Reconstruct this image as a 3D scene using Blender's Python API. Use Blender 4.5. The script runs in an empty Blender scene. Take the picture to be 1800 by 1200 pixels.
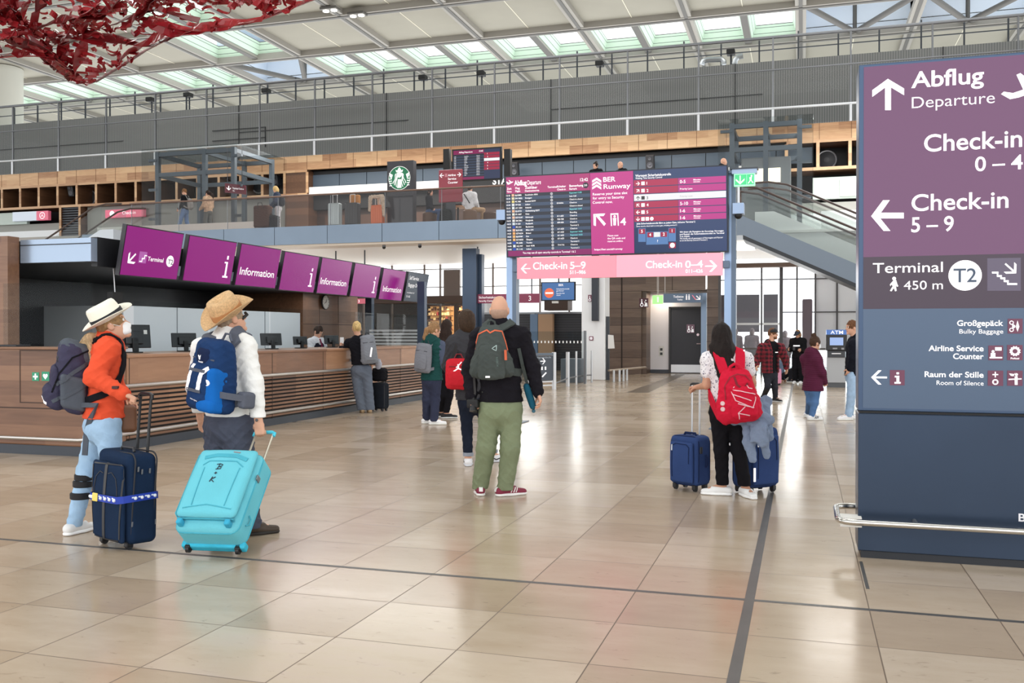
import bpy, bmesh, math, random
import numpy as np
from mathutils import Vector, Matrix
from mathutils.bvhtree import BVHTree

sc = bpy.context.scene
COL = sc.collection
V = Vector
rnd = random.Random(7)

# ------------------------------------------------------------------ camera
FPX, CAMH = 1649.0, 1.5                      # focal length in pixels of the 1800x1200 frame, lens height
TH, PH = math.radians(17.22), math.atan(12 / 1649)
cam_d = bpy.data.cameras.new('camera'); cam = bpy.data.objects.new('camera', cam_d); COL.objects.link(cam)
cam_d.sensor_width = 36.0; cam_d.lens = FPX / 1800 * 36.0; cam_d.clip_end = 400
cam.location = (0, 0, CAMH); cam.rotation_euler = (math.pi / 2 - PH, 0, TH)
sc.camera = cam
# ------------------------------------------------------------------ world, light, exposure
sc.view_settings.view_transform = 'Standard'; sc.view_settings.look = 'None'
sc.view_settings.exposure = 0.22; sc.view_settings.gamma = 1.0
sc.view_settings.use_curve_mapping = False
wd = bpy.data.worlds.new('overcast_sky'); sc.world = wd; wd.use_nodes = True
bgn = wd.node_tree.nodes['Background']
bgn.inputs['Color'].default_value = (0.96, 0.98, 1.0, 1); bgn.inputs['Strength'].default_value = 2.1

def area(name, loc, sx, sy, power, rot=(0, 0, 0), col=(1, .98, .95)):
    d = bpy.data.lights.new(name, 'AREA'); d.shape = 'RECTANGLE'; d.size = sx; d.size_y = sy
    d.energy = power; d.color = col
    o = bpy.data.objects.new(name, d); COL.objects.link(o); o.location = loc; o.rotation_euler = rot
    return o
# daylight falling through the long roof lights of the hall
for i, (x, y) in enumerate(((-16, 6), (-2, 6), (-16, 22), (-2, 22), (-30, 20), (-30, 36), (-12, 34), (4, 34))):
    area('roof_light', (x, y, 19.3), 10, 6, 520)
# daylight from the glass entrance front of the hall, behind the photographer
area('entrance_daylight', (-3, -9, 6), 34, 9, 500, (math.radians(78), 0, 0))
# daylight from outside the glass fronts at the back
area('outside_daylight', (-22, 46, 2.2), 26, 4, 2600, (math.radians(98), 0, math.pi))
area('outside_daylight', (0, 37.5, 2.2), 7, 4, 420, (math.radians(98), 0, math.pi))
area('gallery_fill', (-13, 34.6, 9.3), 18, 2.4, 1100)  # fill for the gallery, stands in for unseen lamps
area('gallery_fill', (3, 34.6, 9.3), 6, 2.4, 500)  # added fill, brightens the white sheet behind the right escalator
area('booth_light', (-10.6, 16, 2.46), 1.6, 9, 70)
sc.cycles.transparent_max_bounces = 24

# ------------------------------------------------------------------ pixel helpers (photo frame 1800x1200)
_fw = V((-math.sin(TH) * math.cos(PH), math.cos(TH) * math.cos(PH), -math.sin(PH)))
_rt = V((math.cos(TH), math.sin(TH), 0))
_up = V((-math.sin(TH) * math.sin(PH), math.cos(TH) * math.sin(PH), math.cos(PH)))
EYE = V((0, 0, CAMH))
HFW = V((-math.sin(TH), math.cos(TH), 0)); HRT = _rt.copy()      # level forward / right of the view
def ray(px, py): return _fw + _rt * ((px - 900) / FPX) + _up * ((600 - py) / FPX)
def at(px, py, t): return EYE + ray(px, py) * t
def onX(px, py, x): r = ray(px, py); return EYE + r * (x / r.x)
def onY(px, py, y): r = ray(px, py); return EYE + r * (y / r.y)
def onZ(px, py, z=0.0): r = ray(px, py); return EYE + r * ((z - CAMH) / r.z)
def head(rel): a = TH + math.radians(rel); return V((-math.sin(a), math.cos(a), 0))   # heading relative to the view, + = left

# ------------------------------------------------------------------ materials
def lin(c):
    c = c / 255.0
    return c / 12.92 if c <= .04045 else ((c + .055) / 1.055) ** 2.4
def rgb(t): return tuple(lin(x) for x in t) + (1,)
_mc = {}
def M(c, rough=.55, metal=0., noise=0., ns=12., bump=0., bs=80., emit=0., spec=.5, coat=0., sub=None):
    key = (c, rough, metal, noise, ns, bump, bs, emit, spec, coat)
    if key in _mc: return _mc[key]
    m = bpy.data.materials.new('mat_%d' % len(_mc)); m.use_nodes = True
    nt = m.node_tree; b = nt.nodes['Principled BSDF']
    col = rgb(c)
    b.inputs['Base Color'].default_value = col; b.inputs['Roughness'].default_value = rough
    b.inputs['Metallic'].default_value = metal; b.inputs['Specular IOR Level'].default_value = spec
    b.inputs['Coat Weight'].default_value = coat
    if noise or bump:
        tc = nt.nodes.new('ShaderNodeTexCoord')
    if noise:
        n = nt.nodes.new('ShaderNodeTexNoise'); n.inputs['Scale'].default_value = ns; n.inputs['Detail'].default_value = 5
        nt.links.new(tc.outputs['Object'], n.inputs['Vector'])
        r = nt.nodes.new('ShaderNodeMapRange'); r.inputs[1].default_value = .3; r.inputs[2].default_value = .7
        r.inputs[3].default_value = 1 - noise; r.inputs[4].default_value = 1 + noise
        nt.links.new(n.outputs['Fac'], r.inputs[0])
        mx = nt.nodes.new('ShaderNodeVectorMath'); mx.operation = 'SCALE'; mx.inputs[0].default_value = col[:3]
        nt.links.new(r.outputs[0], mx.inputs['Scale']); nt.links.new(mx.outputs[0], b.inputs['Base Color'])
    if bump:
        n2 = nt.nodes.new('ShaderNodeTexNoise'); n2.inputs['Scale'].default_value = bs; n2.inputs['Detail'].default_value = 4
        nt.links.new(tc.outputs['Object'], n2.inputs['Vector'])
        bp = nt.nodes.new('ShaderNodeBump'); bp.inputs['Strength'].default_value = bump; bp.inputs['Distance'].default_value = .02
        nt.links.new(n2.outputs['Fac'], bp.inputs['Height']); nt.links.new(bp.outputs[0], b.inputs['Normal'])
    if emit:
        b.inputs['Emission Color'].default_value = col; b.inputs['Emission Strength'].default_value = emit
    _mc[key] = m
    return m
def cloth(c, noise=.12, ns=9., bump=.25, bs=160.): return M(c, .9, 0, noise, ns, bump, bs, 0, .15)
def SCR(c, e=.75):
    key = ('scr', c, e)
    if key not in _mc:
        m, nt, b = nodes_mat('screen'); k = rgb(c); b.inputs['Base Color'].default_value = (k[0] * .15, k[1] * .15, k[2] * .15, 1); b.inputs['Roughness'].default_value = .22
        b.inputs['Specular IOR Level'].default_value = .35; b.inputs['Emission Color'].default_value = k; b.inputs['Emission Strength'].default_value = e * 1.0; _mc[key] = m
    return _mc[key]
_gl = {}
def GLASS(tint=(235, 242, 240), refl=1.0, ior=1.45):
    key = (tint, refl, ior)
    if key in _gl: return _gl[key]
    m = bpy.data.materials.new('glass_%d' % len(_gl)); m.use_nodes = True; nt = m.node_tree; nt.nodes.clear()
    o = nt.nodes.new('ShaderNodeOutputMaterial'); mx = nt.nodes.new('ShaderNodeMixShader')
    t = nt.nodes.new('ShaderNodeBsdfTransparent'); t.inputs[0].default_value = rgb(tint)
    g = nt.nodes.new('ShaderNodeBsdfGlossy'); g.inputs['Roughness'].default_value = .02
    lw = nt.nodes.new('ShaderNodeLayerWeight')
    mm = nt.nodes.new('ShaderNodeMath'); mm.operation = 'MULTIPLY'; mm.inputs[1].default_value = refl; mm.use_clamp = True
    fr = mth(nt, 'ADD', mth(nt, 'MULTIPLY', mth(nt, 'POWER', lw.outputs['Facing'], 5.), .96), .04); nt.links.new(fr, mm.inputs[0]); nt.links.new(mm.outputs[0], mx.inputs[0])
    nt.links.new(t.outputs[0], mx.inputs[1]); nt.links.new(g.outputs[0], mx.inputs[2]); nt.links.new(mx.outputs[0], o.inputs[0])
    _gl[key] = m
    return m
def nodes_mat(name):
    m = bpy.data.materials.new(name); m.use_nodes = True
    nt = m.node_tree; return m, nt, nt.nodes['Principled BSDF']
def mth(nt, op, a, b=None, c=None):
    n = nt.nodes.new('ShaderNodeMath'); n.operation = op
    for i, v in enumerate((a, b, c)):
        if v is None: continue
        if isinstance(v, (int, float)): n.inputs[i].default_value = v
        else: nt.links.new(v, n.inputs[i])
    return n.outputs[0]
def ramp(nt, fac, stops):
    r = nt.nodes.new('ShaderNodeValToRGB'); e = r.color_ramp.elements
    while len(e) < len(stops): e.new(.5)
    for i, (p, c) in enumerate(stops): e[i].position = p; e[i].color = rgb(c)
    nt.links.new(fac, r.inputs[0]); return r.outputs[0]
def mixc(nt, fac, a, b):
    n = nt.nodes.new('ShaderNodeMix'); n.data_type = 'RGBA'
    for sck, v in ((n.inputs[0], fac), (n.inputs[6], a), (n.inputs[7], b)):
        if isinstance(v, (int, float)): sck.default_value = v
        elif isinstance(v, tuple): sck.default_value = v
        else: nt.links.new(v, sck)
    return n.outputs[2]
def objxyz(nt, out='Object'):
    tc = nt.nodes.new('ShaderNodeTexCoord'); s = nt.nodes.new('ShaderNodeSeparateXYZ')
    nt.links.new(tc.outputs[out], s.inputs[0]); return tc.outputs[out], s.outputs

def WOOD(name, stops, along='X', plank=.16, plen=1.6, rough=.42, off=0.):
    """veneer boards: grain runs along one axis, every board its own tone"""
    m, nt, b = nodes_mat(name); vec, s = objxyz(nt)
    ax = {'X': 0, 'Y': 1, 'Z': 2}[along]
    row = mth(nt, 'FLOOR', mth(nt, 'DIVIDE', mth(nt, 'ADD', s[2] if along != 'Z' else s[0], off), plank))
    lng = mth(nt, 'FLOOR', mth(nt, 'ADD', mth(nt, 'DIVIDE', s[ax], plen), mth(nt, 'MULTIPLY', row, .37)))
    cb = nt.nodes.new('ShaderNodeCombineXYZ'); nt.links.new(row, cb.inputs[0]); nt.links.new(lng, cb.inputs[1])
    wn = nt.nodes.new('ShaderNodeTexWhiteNoise'); nt.links.new(cb.outputs[0], wn.inputs['Vector'])
    mp = nt.nodes.new('ShaderNodeMapping'); sca = [9., 9., 9.]; sca[ax] = .9; mp.inputs['Scale'].default_value = sca
    nt.links.new(vec, mp.inputs[0])
    add = nt.nodes.new('ShaderNodeVectorMath'); add.operation = 'ADD'; nt.links.new(mp.outputs[0], add.inputs[0])
    sc2 = nt.nodes.new('ShaderNodeVectorMath'); sc2.operation = 'SCALE'; sc2.inputs['Scale'].default_value = 7
    nt.links.new(wn.outputs['Color'], sc2.inputs[0]); nt.links.new(sc2.outputs[0], add.inputs[1])
    n = nt.nodes.new('ShaderNodeTexNoise'); n.inputs['Scale'].default_value = 1.6; n.inputs['Detail'].default_value = 6
    n.inputs['Distortion'].default_value = .8
    nt.links.new(add.outputs[0], n.inputs['Vector'])
    f = mth(nt, 'ADD', mth(nt, 'MULTIPLY', wn.outputs['Value'], .55), mth(nt, 'MULTIPLY', n.outputs['Fac'], .5))
    nt.links.new(ramp(nt, f, stops), b.inputs['Base Color']); b.inputs['Roughness'].default_value = rough
    return m

# ------------------------------------------------------------------ mesh helpers
def wloc(o):
    p = V((0, 0, 0))
    while o is not None: p = p + o.location; o = o.parent
    return p
def link_mesh(name, me, mat, parent=None, base=None):
    o = bpy.data.objects.new(name, me); COL.objects.link(o)
    if mat is not None:
        for x in (mat if isinstance(mat, (list, tuple)) else [mat]): me.materials.append(x)
    if parent is not None:
        o.parent = parent; me.transform(Matrix.Translation(-wloc(parent)))
    else:
        if base is None:
            co = np.empty(len(me.vertices) * 3, np.float32); me.vertices.foreach_get('co', co); co = co.reshape(-1, 3)
            a, b = co.min(0), co.max(0); base = V(((a[0] + b[0]) / 2, (a[1] + b[1]) / 2, a[2]))
        base = V(base); me.transform(Matrix.Translation(-base)); o.location = base
    return o
class MB:
    def __init__(s): s.bm = bmesh.new()
    def box(s, x0, x1, y0, y1, z0, z1, mtx=None, bev=0., seg=2, mi=0):
        r = bmesh.ops.create_cube(s.bm, size=1)
        vs = r['verts']
        T = Matrix.Translation(((x0 + x1) / 2, (y0 + y1) / 2, (z0 + z1) / 2)) @ Matrix.Diagonal((abs(x1 - x0), abs(y1 - y0), abs(z1 - z0), 1))
        bmesh.ops.transform(s.bm, matrix=T, verts=vs)
        if bev > 0:
            es = list({e for v in vs for e in v.link_edges})
            rr = bmesh.ops.bevel(s.bm, geom=es, offset=bev, segments=seg, profile=.5, affect='EDGES')
            vs = list({v for v in rr['verts']} | {v for v in vs if v.is_valid})
        if mtx is not None: bmesh.ops.transform(s.bm, matrix=mtx, verts=vs)
        if mi:
            for f in {f for v in vs for f in v.link_faces}: f.material_index = mi
        return s
    def cyl(s, a, b, r, r2=None, seg=16, cap=True):
        a, b = V(a), V(b); d = b - a; L = d.length
        if L < 1e-6: return s
        q = d.to_track_quat('Z', 'Y').to_matrix().to_4x4()
        bmesh.ops.create_cone(s.bm, cap_ends=cap, segments=seg, radius1=r, radius2=r if r2 is None else r2, depth=L,
                              matrix=Matrix.Translation((a + b) / 2) @ q)
        return s
    def tube(s, pts, r, seg=8, closed=False, flat=None):
        """swept round tube; flat=(normal, thickness_ratio) squashes it into a band"""
        pts = [V(p) for p in pts]; n = len(pts); rings = []
        up = V((0, 0, 1)); prev = None
        for i, p in enumerate(pts):
            if closed: t = pts[(i + 1) % n] - pts[i - 1]
            else: t = pts[min(i + 1, n - 1)] - pts[max(i - 1, 0)]
            t.normalize()
            if prev is None:
                u = t.cross(up)
                if u.length < .05: u = t.cross(V((1, 0, 0)))
            else: u = prev - t * prev.dot(t)
            u.normalize(); prev = u; w = t.cross(u)
            rr = r[i] if isinstance(r, (list, tuple)) else r
            rings.append([s.bm.verts.new(p + (u * math.cos(2 * math.pi * k / seg) + w * math.sin(2 * math.pi * k / seg)) * rr) for k in range(seg)])
        m = n if closed else n - 1
        for i in range(m):
            A, B = rings[i], rings[(i + 1) % n]
            for k in range(seg):
                s.bm.faces.new((A[k], A[(k + 1) % seg], B[(k + 1) % seg], B[k]))
        if not closed:
            s.bm.faces.new(rings[0][::-1]); s.bm.faces.new(rings[-1])
        return s
    def ribbon(s, pts, nrm, w, th=.004):
        """flat strap following pts; nrm per point or one vector; w width"""
        pts = [V(p) for p in pts]; n = len(pts); R = []
        for i, p in enumerate(pts):
            t = (pts[min(i + 1, n - 1)] - pts[max(i - 1, 0)]).normalized()
            nn = V(nrm[i] if isinstance(nrm, list) else nrm); nn = (nn - t * nn.dot(t)).normalized()
            b = t.cross(nn); ww = w[i] if isinstance(w, (list, tuple)) else w
            R.append([s.bm.verts.new(p + b * sx * ww / 2 + nn * sy * th / 2) for sx, sy in ((-1, -1), (1, -1), (1, 1), (-1, 1))])
        for i in range(n - 1):
            for k in range(4): s.bm.faces.new((R[i][k], R[i][(k + 1) % 4], R[i + 1][(k + 1) % 4], R[i + 1][k]))
        s.bm.faces.new(R[0][::-1]); s.bm.faces.new(R[-1])
        return s
    def lathe(s, prof, c=(0, 0, 0), seg=24, mtx=None, fn=None):
        rings = []; c = V(c); vs = []
        for r, z in prof:
            ring = []
            for k in range(seg):
                a = 2 * math.pi * k / seg; p = V((r * math.cos(a), r * math.sin(a), z))
                if fn: p = fn(p, a)
                ring.append(s.bm.verts.new(p))
            rings.append(ring); vs += ring
        for A, B in zip(rings, rings[1:]):
            for k in range(seg): s.bm.faces.new((A[k], A[(k + 1) % seg], B[(k + 1) % seg], B[k]))
        if prof[0][0] > 1e-5: s.bm.faces.new(rings[0][::-1])
        if prof[-1][0] > 1e-5: s.bm.faces.new(rings[-1])
        T = Matrix.Translation(c)
        if mtx is not None: T = T @ mtx
        bmesh.ops.transform(s.bm, matrix=T, verts=vs)
        return s
    def prism(s, poly, d):
        """closed polygon of 3-D points swept by vector d"""
        d = V(d); A = [s.bm.verts.new(V(p)) for p in poly]; B = [s.bm.verts.new(V(p) + d) for p in poly]; n = len(A)
        s.bm.faces.new(A); s.bm.faces.new(B[::-1])
        for i in range(n): s.bm.faces.new((A[i], B[i], B[(i + 1) % n], A[(i + 1) % n]))
        return s
    def poly(s, pts): s.bm.faces.new([s.bm.verts.new(V(p)) for p in pts]); return s
    def ball(s, c, r, seg=14, mtx=None):
        rad = V((r, r, r)) if isinstance(r, (int, float)) else V(r)
        T = Matrix.Translation(V(c)) @ (mtx if mtx is not None else Matrix()) @ Matrix.Diagonal((*rad, 1))
        bmesh.ops.create_uvsphere(s.bm, u_segments=seg, v_segments=max(6, seg // 2), radius=1, matrix=T)
        return s
    def xf(s, m): bmesh.ops.transform(s.bm, matrix=m, verts=s.bm.verts); return s
    def build(s, name, mat, parent=None, base=None, smooth=False, angle=35):
        bmesh.ops.recalc_face_normals(s.bm, faces=s.bm.faces)
        me = bpy.data.meshes.new(name); s.bm.to_mesh(me); s.bm.free()
        if smooth:
            me.shade_smooth() if hasattr(me, 'shade_smooth') else [setattr(p, 'use_smooth', True) for p in me.polygons]
            try: me.set_sharp_from_angle(angle=math.radians(angle))
            except Exception: pass
        return link_mesh(name, me, mat, parent, base)
def thing(name, label, cat, loc, group=None):
    o = bpy.data.objects.new(name, None); COL.objects.link(o); o.location = V(loc); o.empty_display_size = .2
    return tag(o, label, cat, group)
def tag(o, label, cat, group=None):
    o['label'] = label; o['category'] = cat
    if group: o['group'] = group
    return o
def st(o): o['kind'] = 'structure'; return o
def dup(root, loc, label=None, group=None):
    r = root.copy(); COL.objects.link(r); r.location = V(loc)
    if label: r['label'] = label
    if group: r['group'] = group
    for ch in list(root.children):
        c = ch.copy(); COL.objects.link(c); c.parent = r
        for g in list(ch.children):
            d = g.copy(); COL.objects.link(d); d.parent = c
    return r

# ------------------------------------------------------------------ lettering
_tc = {}
def text_geo(body, bold=0., space=1.):
    key = (body, bold, space)
    if key in _tc: return _tc[key]
    cu = bpy.data.curves.new('t', 'FONT'); cu.body = body; cu.size = 1; cu.offset = bold; cu.resolution_u = 6
    cu.space_character = space; cu.space_line = 1.0
    o = bpy.data.objects.new('t', cu); COL.objects.link(o)
    dg = bpy.context.evaluated_depsgraph_get(); dg.update()
    me = o.evaluated_get(dg).to_mesh()
    vs = [(v.co.x, v.co.y) for v in me.vertices]; ps = [tuple(p.vertices) for p in me.polygons]
    o.evaluated_get(dg).to_mesh_clear()
    bpy.data.objects.remove(o); bpy.data.curves.remove(cu)
    _tc[key] = (vs, ps); return _tc[key]
class Panel:
    """a flat sign face: origin O, unit axes ux, uy, normal n = ux x uy towards the reader"""
    def __init__(s, O, ux, uy, parent=None):
        s.O, s.ux, s.uy = V(O), V(ux).normalized(), V(uy); s.uy = (s.uy - s.ux * s.uy.dot(s.ux)).normalized()
        s.n = s.ux.cross(s.uy); s.parent = parent
    def px(s, x, y):
        r = ray(x, y); t = (s.O - EYE).dot(s.n) / r.dot(s.n); d = EYE + r * t - s.O
        return d.dot(s.ux), d.dot(s.uy)
    def P(s, u, v, w=0.): return s.O + s.ux * u + s.uy * v + s.n * w
    def geo(s, name, vs, ps, mat, w=.003, parent=None):
        me = bpy.data.meshes.new(name); me.from_pydata([s.P(u, v, w) for u, v in vs], [], ps); me.update()
        return link_mesh(name, me, mat, parent or s.parent)
    def polys(s, name, pl, mat, w=.003, parent=None):
        vs, ps = [], []
        for p in pl: ps.append(tuple(range(len(vs), len(vs) + len(p)))); vs += list(p)
        return s.geo(name, vs, ps, mat, w, parent)
    def polypx(s, name, pl, mat, w=.003, parent=None):
        return s.polys(name, [[s.px(*q) for q in p] for p in pl], mat, w, parent)
    def rectpx(s, name, x0, y0, x1, y1, mat, w=.002, parent=None):
        a, b = s.px(x0, y0), s.px(x1, y1)
        return s.polys(name, [[(a[0], b[1]), (b[0], b[1]), (b[0], a[1]), (a[0], a[1])]], mat, w, parent)
    def slab(s, name, u0, v0, u1, v1, mat, w0=-.05, w1=0., parent=None, bev=0.):
        mb = MB(); T = Matrix.Translation(s.O) @ Matrix((s.ux, s.uy, s.n)).transposed().to_4x4()
        mb.box(u0, u1, v0, v1, w0, w1, T, bev); return mb.build(name, mat, parent or s.parent)
    def line(s, body, u0, v, cap, u1=None, bold=0., align='l'):
        vs, ps = text_geo(body, bold); k = cap / .729
        xs = [a for a, b in vs]; x0, x1 = min(xs), max(xs); wd = (x1 - x0) * k
        kx = k
        if u1 is not None: kx = k * (u1 - u0) / max(wd, 1e-6); wd = u1 - u0
        o = u0 if align == 'l' else (u0 - wd if align == 'r' else u0 - wd / 2)
        return [((a - x0) * kx + o, b * k + v) for a, b in vs], ps
    def text(s, body, u0, v, cap, mat, u1=None, bold=0., align='l', w=.003, name='lettering', parent=None):
        vs, ps = s.line(body, u0, v, cap, u1, bold, align)
        return s.geo(name, vs, ps, mat, w, parent)
    def textpx(s, body, x0, x1, yb, cap, mat, bold=.012, w=.003, name='lettering', parent=None):
        a, b = s.px(x0, yb), s.px(x1, yb); c = s.px(x0, yb - cap)
        return s.text(body, a[0], a[1], c[1] - a[1], mat, b[0], bold, 'l', w, name, parent)
    def multi(s, rows, mat, bold=0., w=.003, name='lettering', parent=None):
        """rows of (body, u0, v, cap, align) joined to one part"""
        VS, PS = [], []
        for body, u0, v, cap, al in rows:
            if not body: continue
            vs, ps = s.line(body, u0, v, cap, None, bold, al); k = len(VS)
            VS += vs; PS += [tuple(i + k for i in p) for p in ps]
        return s.geo(name, VS, PS, mat, w, parent)
def arrow_polys(cx, cy, r, ang, wd=.16):
    """arrow glyph: shaft and two barbs, pointing along ang (deg, 0 = right), as polygons"""
    a = math.radians(ang); d = (math.cos(a), math.sin(a)); n = (-d[1], d[0])
    q = lambda x, y: (cx + r * (x * d[0] + y * n[0]), cy + r * (x * d[1] + y * n[1]))
    w = wd
    return [[q(-1, -w), q(.72, -w), q(.72, w), q(-1, w)],
            [q(1, 0), q(.1, .95), q(-.32, .95), q(.58, 0)], [q(1, 0), q(.58, 0), q(-.32, -.95), q(.1, -.95)]]
def disc(cx, cy, r, n=28): return [(cx + r * math.cos(2 * math.pi * k / n), cy + r * math.sin(2 * math.pi * k / n)) for k in range(n)]
def rect(u0, v0, u1, v1): return [(u0, v0), (u1, v0), (u1, v1), (u0, v1)]
WHITE = M((245, 243, 246), .4, emit=.4)
INK = M((28, 28, 34), .6)
# ------------------------------------------------------------------ soft solids (distance fields -> quads)
def _arr(v): return np.array(v, dtype=np.float32)
class Field:
    def __init__(s, k=.02): s.pr = []; s.k = k; s.cut = []; s.wr = None
    def _add(s, fn, lo, hi, k, op): s.pr.append((fn, _arr(lo), _arr(hi), s.k if k is None else k, op)); return s
    def cone(s, a, b, ra, rb, n=None, sq=1., k=None, op='u'):
        """tapered limb from a to b; n/sq = direction in which it is flattened and how much"""
        a, b = _arr(a), _arr(b); ba = b - a; L2 = float(ba @ ba) + 1e-9; R = max(ra, rb)
        nn = None if n is None else _arr(n)
        def fn(X, Y, Z):
            x, y, z = X - a[0], Y - a[1], Z - a[2]
            t = np.clip((x * ba[0] + y * ba[1] + z * ba[2]) / L2, 0, 1)
            x, y, z = x - t * ba[0], y - t * ba[1], z - t * ba[2]
            q = x * x + y * y + z * z
            if nn is not None:
                d = x * nn[0] + y * nn[1] + z * nn[2]; q = q + d * d * (1 / sq / sq - 1)
            return (np.sqrt(q) - (ra + (rb - ra) * t)) * (1 if nn is None else (.5 + .5 * sq))
        return s._add(fn, np.minimum(a, b) - R, np.maximum(a, b) + R, k, op)
    def ell(s, c, r, B=None, k=None, op='u'):
        c, r = _arr(c), _arr(r); B = np.eye(3, dtype=np.float32) if B is None else np.array([list(x) for x in B], dtype=np.float32)
        R = np.sqrt(((B * r[:, None]) ** 2).sum(0))
        def fn(X, Y, Z):
            x, y, z = X - c[0], Y - c[1], Z - c[2]; k0 = k1 = 0
            for i in range(3):
                q = (x * B[i, 0] + y * B[i, 1] + z * B[i, 2]) / r[i]; k0 = k0 + q * q; k1 = k1 + (q / r[i]) ** 2
            k0 = np.sqrt(k0); return k0 * (k0 - 1) / (np.sqrt(k1) + 1e-6)
        return s._add(fn, c - R, c + R, k, op)
    def box(s, c, hs, r=.02, B=None, k=None, op='u', taper=0., bulge=0.):
        """rounded box, axes B; taper narrows the first axis towards +third; bulge rounds out the second axis"""
        c, hs = _arr(c), _arr(hs); B = np.eye(3, dtype=np.float32) if B is None else np.array([list(x) for x in B], dtype=np.float32)
        R = np.sqrt(((B * hs[:, None]) ** 2).sum(0)) * 1.3 + bulge + .02
        def fn(X, Y, Z):
            x, y, z = X - c[0], Y - c[1], Z - c[2]
            q = [x * B[i, 0] + y * B[i, 1] + z * B[i, 2] for i in range(3)]
            if taper: q[0] = q[0] / (1 - taper * q[2] / hs[2])
            hy = hs[1]
            if bulge: hy = hs[1] - bulge * np.clip((q[0] / hs[0]) ** 2 + (q[2] / hs[2]) ** 2, 0, 1.4)
            d = [np.abs(q[0]) - hs[0] + r, np.abs(q[1]) - hy + r, np.abs(q[2]) - hs[2] + r]
            o = np.sqrt(sum(np.maximum(e, 0) ** 2 for e in d))
            return o + np.minimum(np.maximum(np.maximum(d[0], d[1]), d[2]), 0) - r
        return s._add(fn, c - R, c + R, k, op)
    def plane(s, p, n): s.cut.append((_arr(p), _arr(V(n).normalized()))); return s      # keeps the side away from n
    def wrinkle(s, amp, f=22., seed=0., stretch=(1, 1, 1)): s.wr = (amp, f, seed, stretch); return s
    def eval(s, h):
        lo = np.min([p[1] for p in s.pr if p[4] == 'u'], 0) - 4 * h - .01; hi = np.max([p[2] for p in s.pr if p[4] == 'u'], 0) + 4 * h + .01
        n = np.ceil((hi - lo) / h).astype(int) + 1
        ax = [(lo[i] + h * np.arange(n[i])).astype(np.float32) for i in range(3)]
        G = np.full(n, .25, np.float32)
        for fn, a, b, k, op in s.pr:
            pad = max(.03, 1.6 * k) + 2 * h
            i0 = np.clip(np.floor((a - pad - lo) / h).astype(int), 0, n - 1); i1 = np.clip(np.ceil((b + pad - lo) / h).astype(int) + 1, 1, n)
            sl = tuple(slice(i0[i], i1[i]) for i in range(3))
            X, Y, Z = ax[0][sl[0]][:, None, None], ax[1][sl[1]][None, :, None], ax[2][sl[2]][None, None, :]
            d = fn(X, Y, Z).astype(np.float32); g = G[sl]
            if op == 'u':
                if k > 1e-4:
                    t = np.clip(.5 + .5 * (d - g) / k, 0, 1); G[sl] = d + (g - d) * t - k * t * (1 - t)
                else: G[sl] = np.minimum(g, d)
            else: G[sl] = np.maximum(g, -d)
        X, Y, Z = ax[0][:, None, None], ax[1][None, :, None], ax[2][None, None, :]
        if s.wr:
            am, f, sd, (sx, sy, sz) = s.wr; f *= 2.2; am *= .95; x, y, z = X * sx, Y * sy, Z * sz
            a = np.sin(f * (.55 * x + .35 * z) + 1.9 * np.sin(f * .31 * z + sd) + 1.4 * np.sin(f * .27 * y + sd)); b = np.sin(f * (.75 * z - .3 * x + .25 * y) + 2.2 * np.sin(f * .33 * x + sd * 2) + 1.5 * np.sin(f * .29 * y))
            w = 1.5 * np.sqrt(np.abs(b)) - 1.1 + .9 * (np.sqrt(np.abs(a)) - .7) + .25 * np.sin(f * 2.3 * z + 2 * np.sin(f * 1.1 * x + sd) + f * y)
            G = G + (am * w).astype(np.float32)
        for p, nn in s.cut:
            G = np.maximum(G, (X - p[0]) * nn[0] + (Y - p[1]) * nn[1] + (Z - p[2]) * nn[2])
        return G, lo, h
    def mesh(s, name, h):
        G, lo, h = s.eval(h); S = G < 0; n = G.shape
        cs = [(i, j, k) for i in (0, 1) for j in (0, 1) for k in (0, 1)]
        cnt = sum(S[i:n[0] - 1 + i, j:n[1] - 1 + j, k:n[2] - 1 + k].astype(np.int8) for i, j, k in cs)
        act = (cnt > 0) & (cnt < 8); I = np.argwhere(act); idx = np.full(act.shape, -1, np.int32); idx[act] = np.arange(len(I))
        acc = np.zeros((len(I), 3)); m = np.zeros(len(I))
        val = {c: G[I[:, 0] + c[0], I[:, 1] + c[1], I[:, 2] + c[2]] for c in cs}
        for c in cs:
            for a in range(3):
                if c[a]: continue
                d = list(c); d[a] = 1; d = tuple(d); v0, v1 = val[c], val[d]; mk = (v0 < 0) != (v1 < 0)
                t = np.where(mk, v0 / np.where(mk, v0 - v1, 1), 0)
                for q in range(3): acc[:, q] += np.where(mk, c[q] + (t if q == a else 0), 0)
                m += mk
        P = lo + h * (I + acc / np.maximum(m, 1)[:, None])
        Q = []
        for a in range(3):
            b, c = (a + 1) % 3, (a + 2) % 3
            sl0 = [slice(None)] * 3; sl1 = [slice(None)] * 3; sl0[a] = slice(0, n[a] - 1); sl1[a] = slice(1, n[a])
            A, B = S[tuple(sl0)], S[tuple(sl1)]; E = np.argwhere(A != B)
            ok = (E[:, b] > 0) & (E[:, c] > 0) & (E[:, b] < n[b] - 1) & (E[:, c] < n[c] - 1); E = E[ok]
            fl = A[E[:, 0], E[:, 1], E[:, 2]]
            q = []
            for db, dc in ((-1, -1), (0, -1), (0, 0), (-1, 0)):
                F = E.copy(); F[:, b] += db; F[:, c] += dc; q.append(idx[F[:, 0], F[:, 1], F[:, 2]])
            q = np.stack(q, 1); q = np.where(fl[:, None], q, q[:, ::-1]); Q.append(q)
        Q = np.concatenate(Q); Q = Q[(Q >= 0).all(1)].astype(np.int32)
        me = bpy.data.meshes.new(name)
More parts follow.
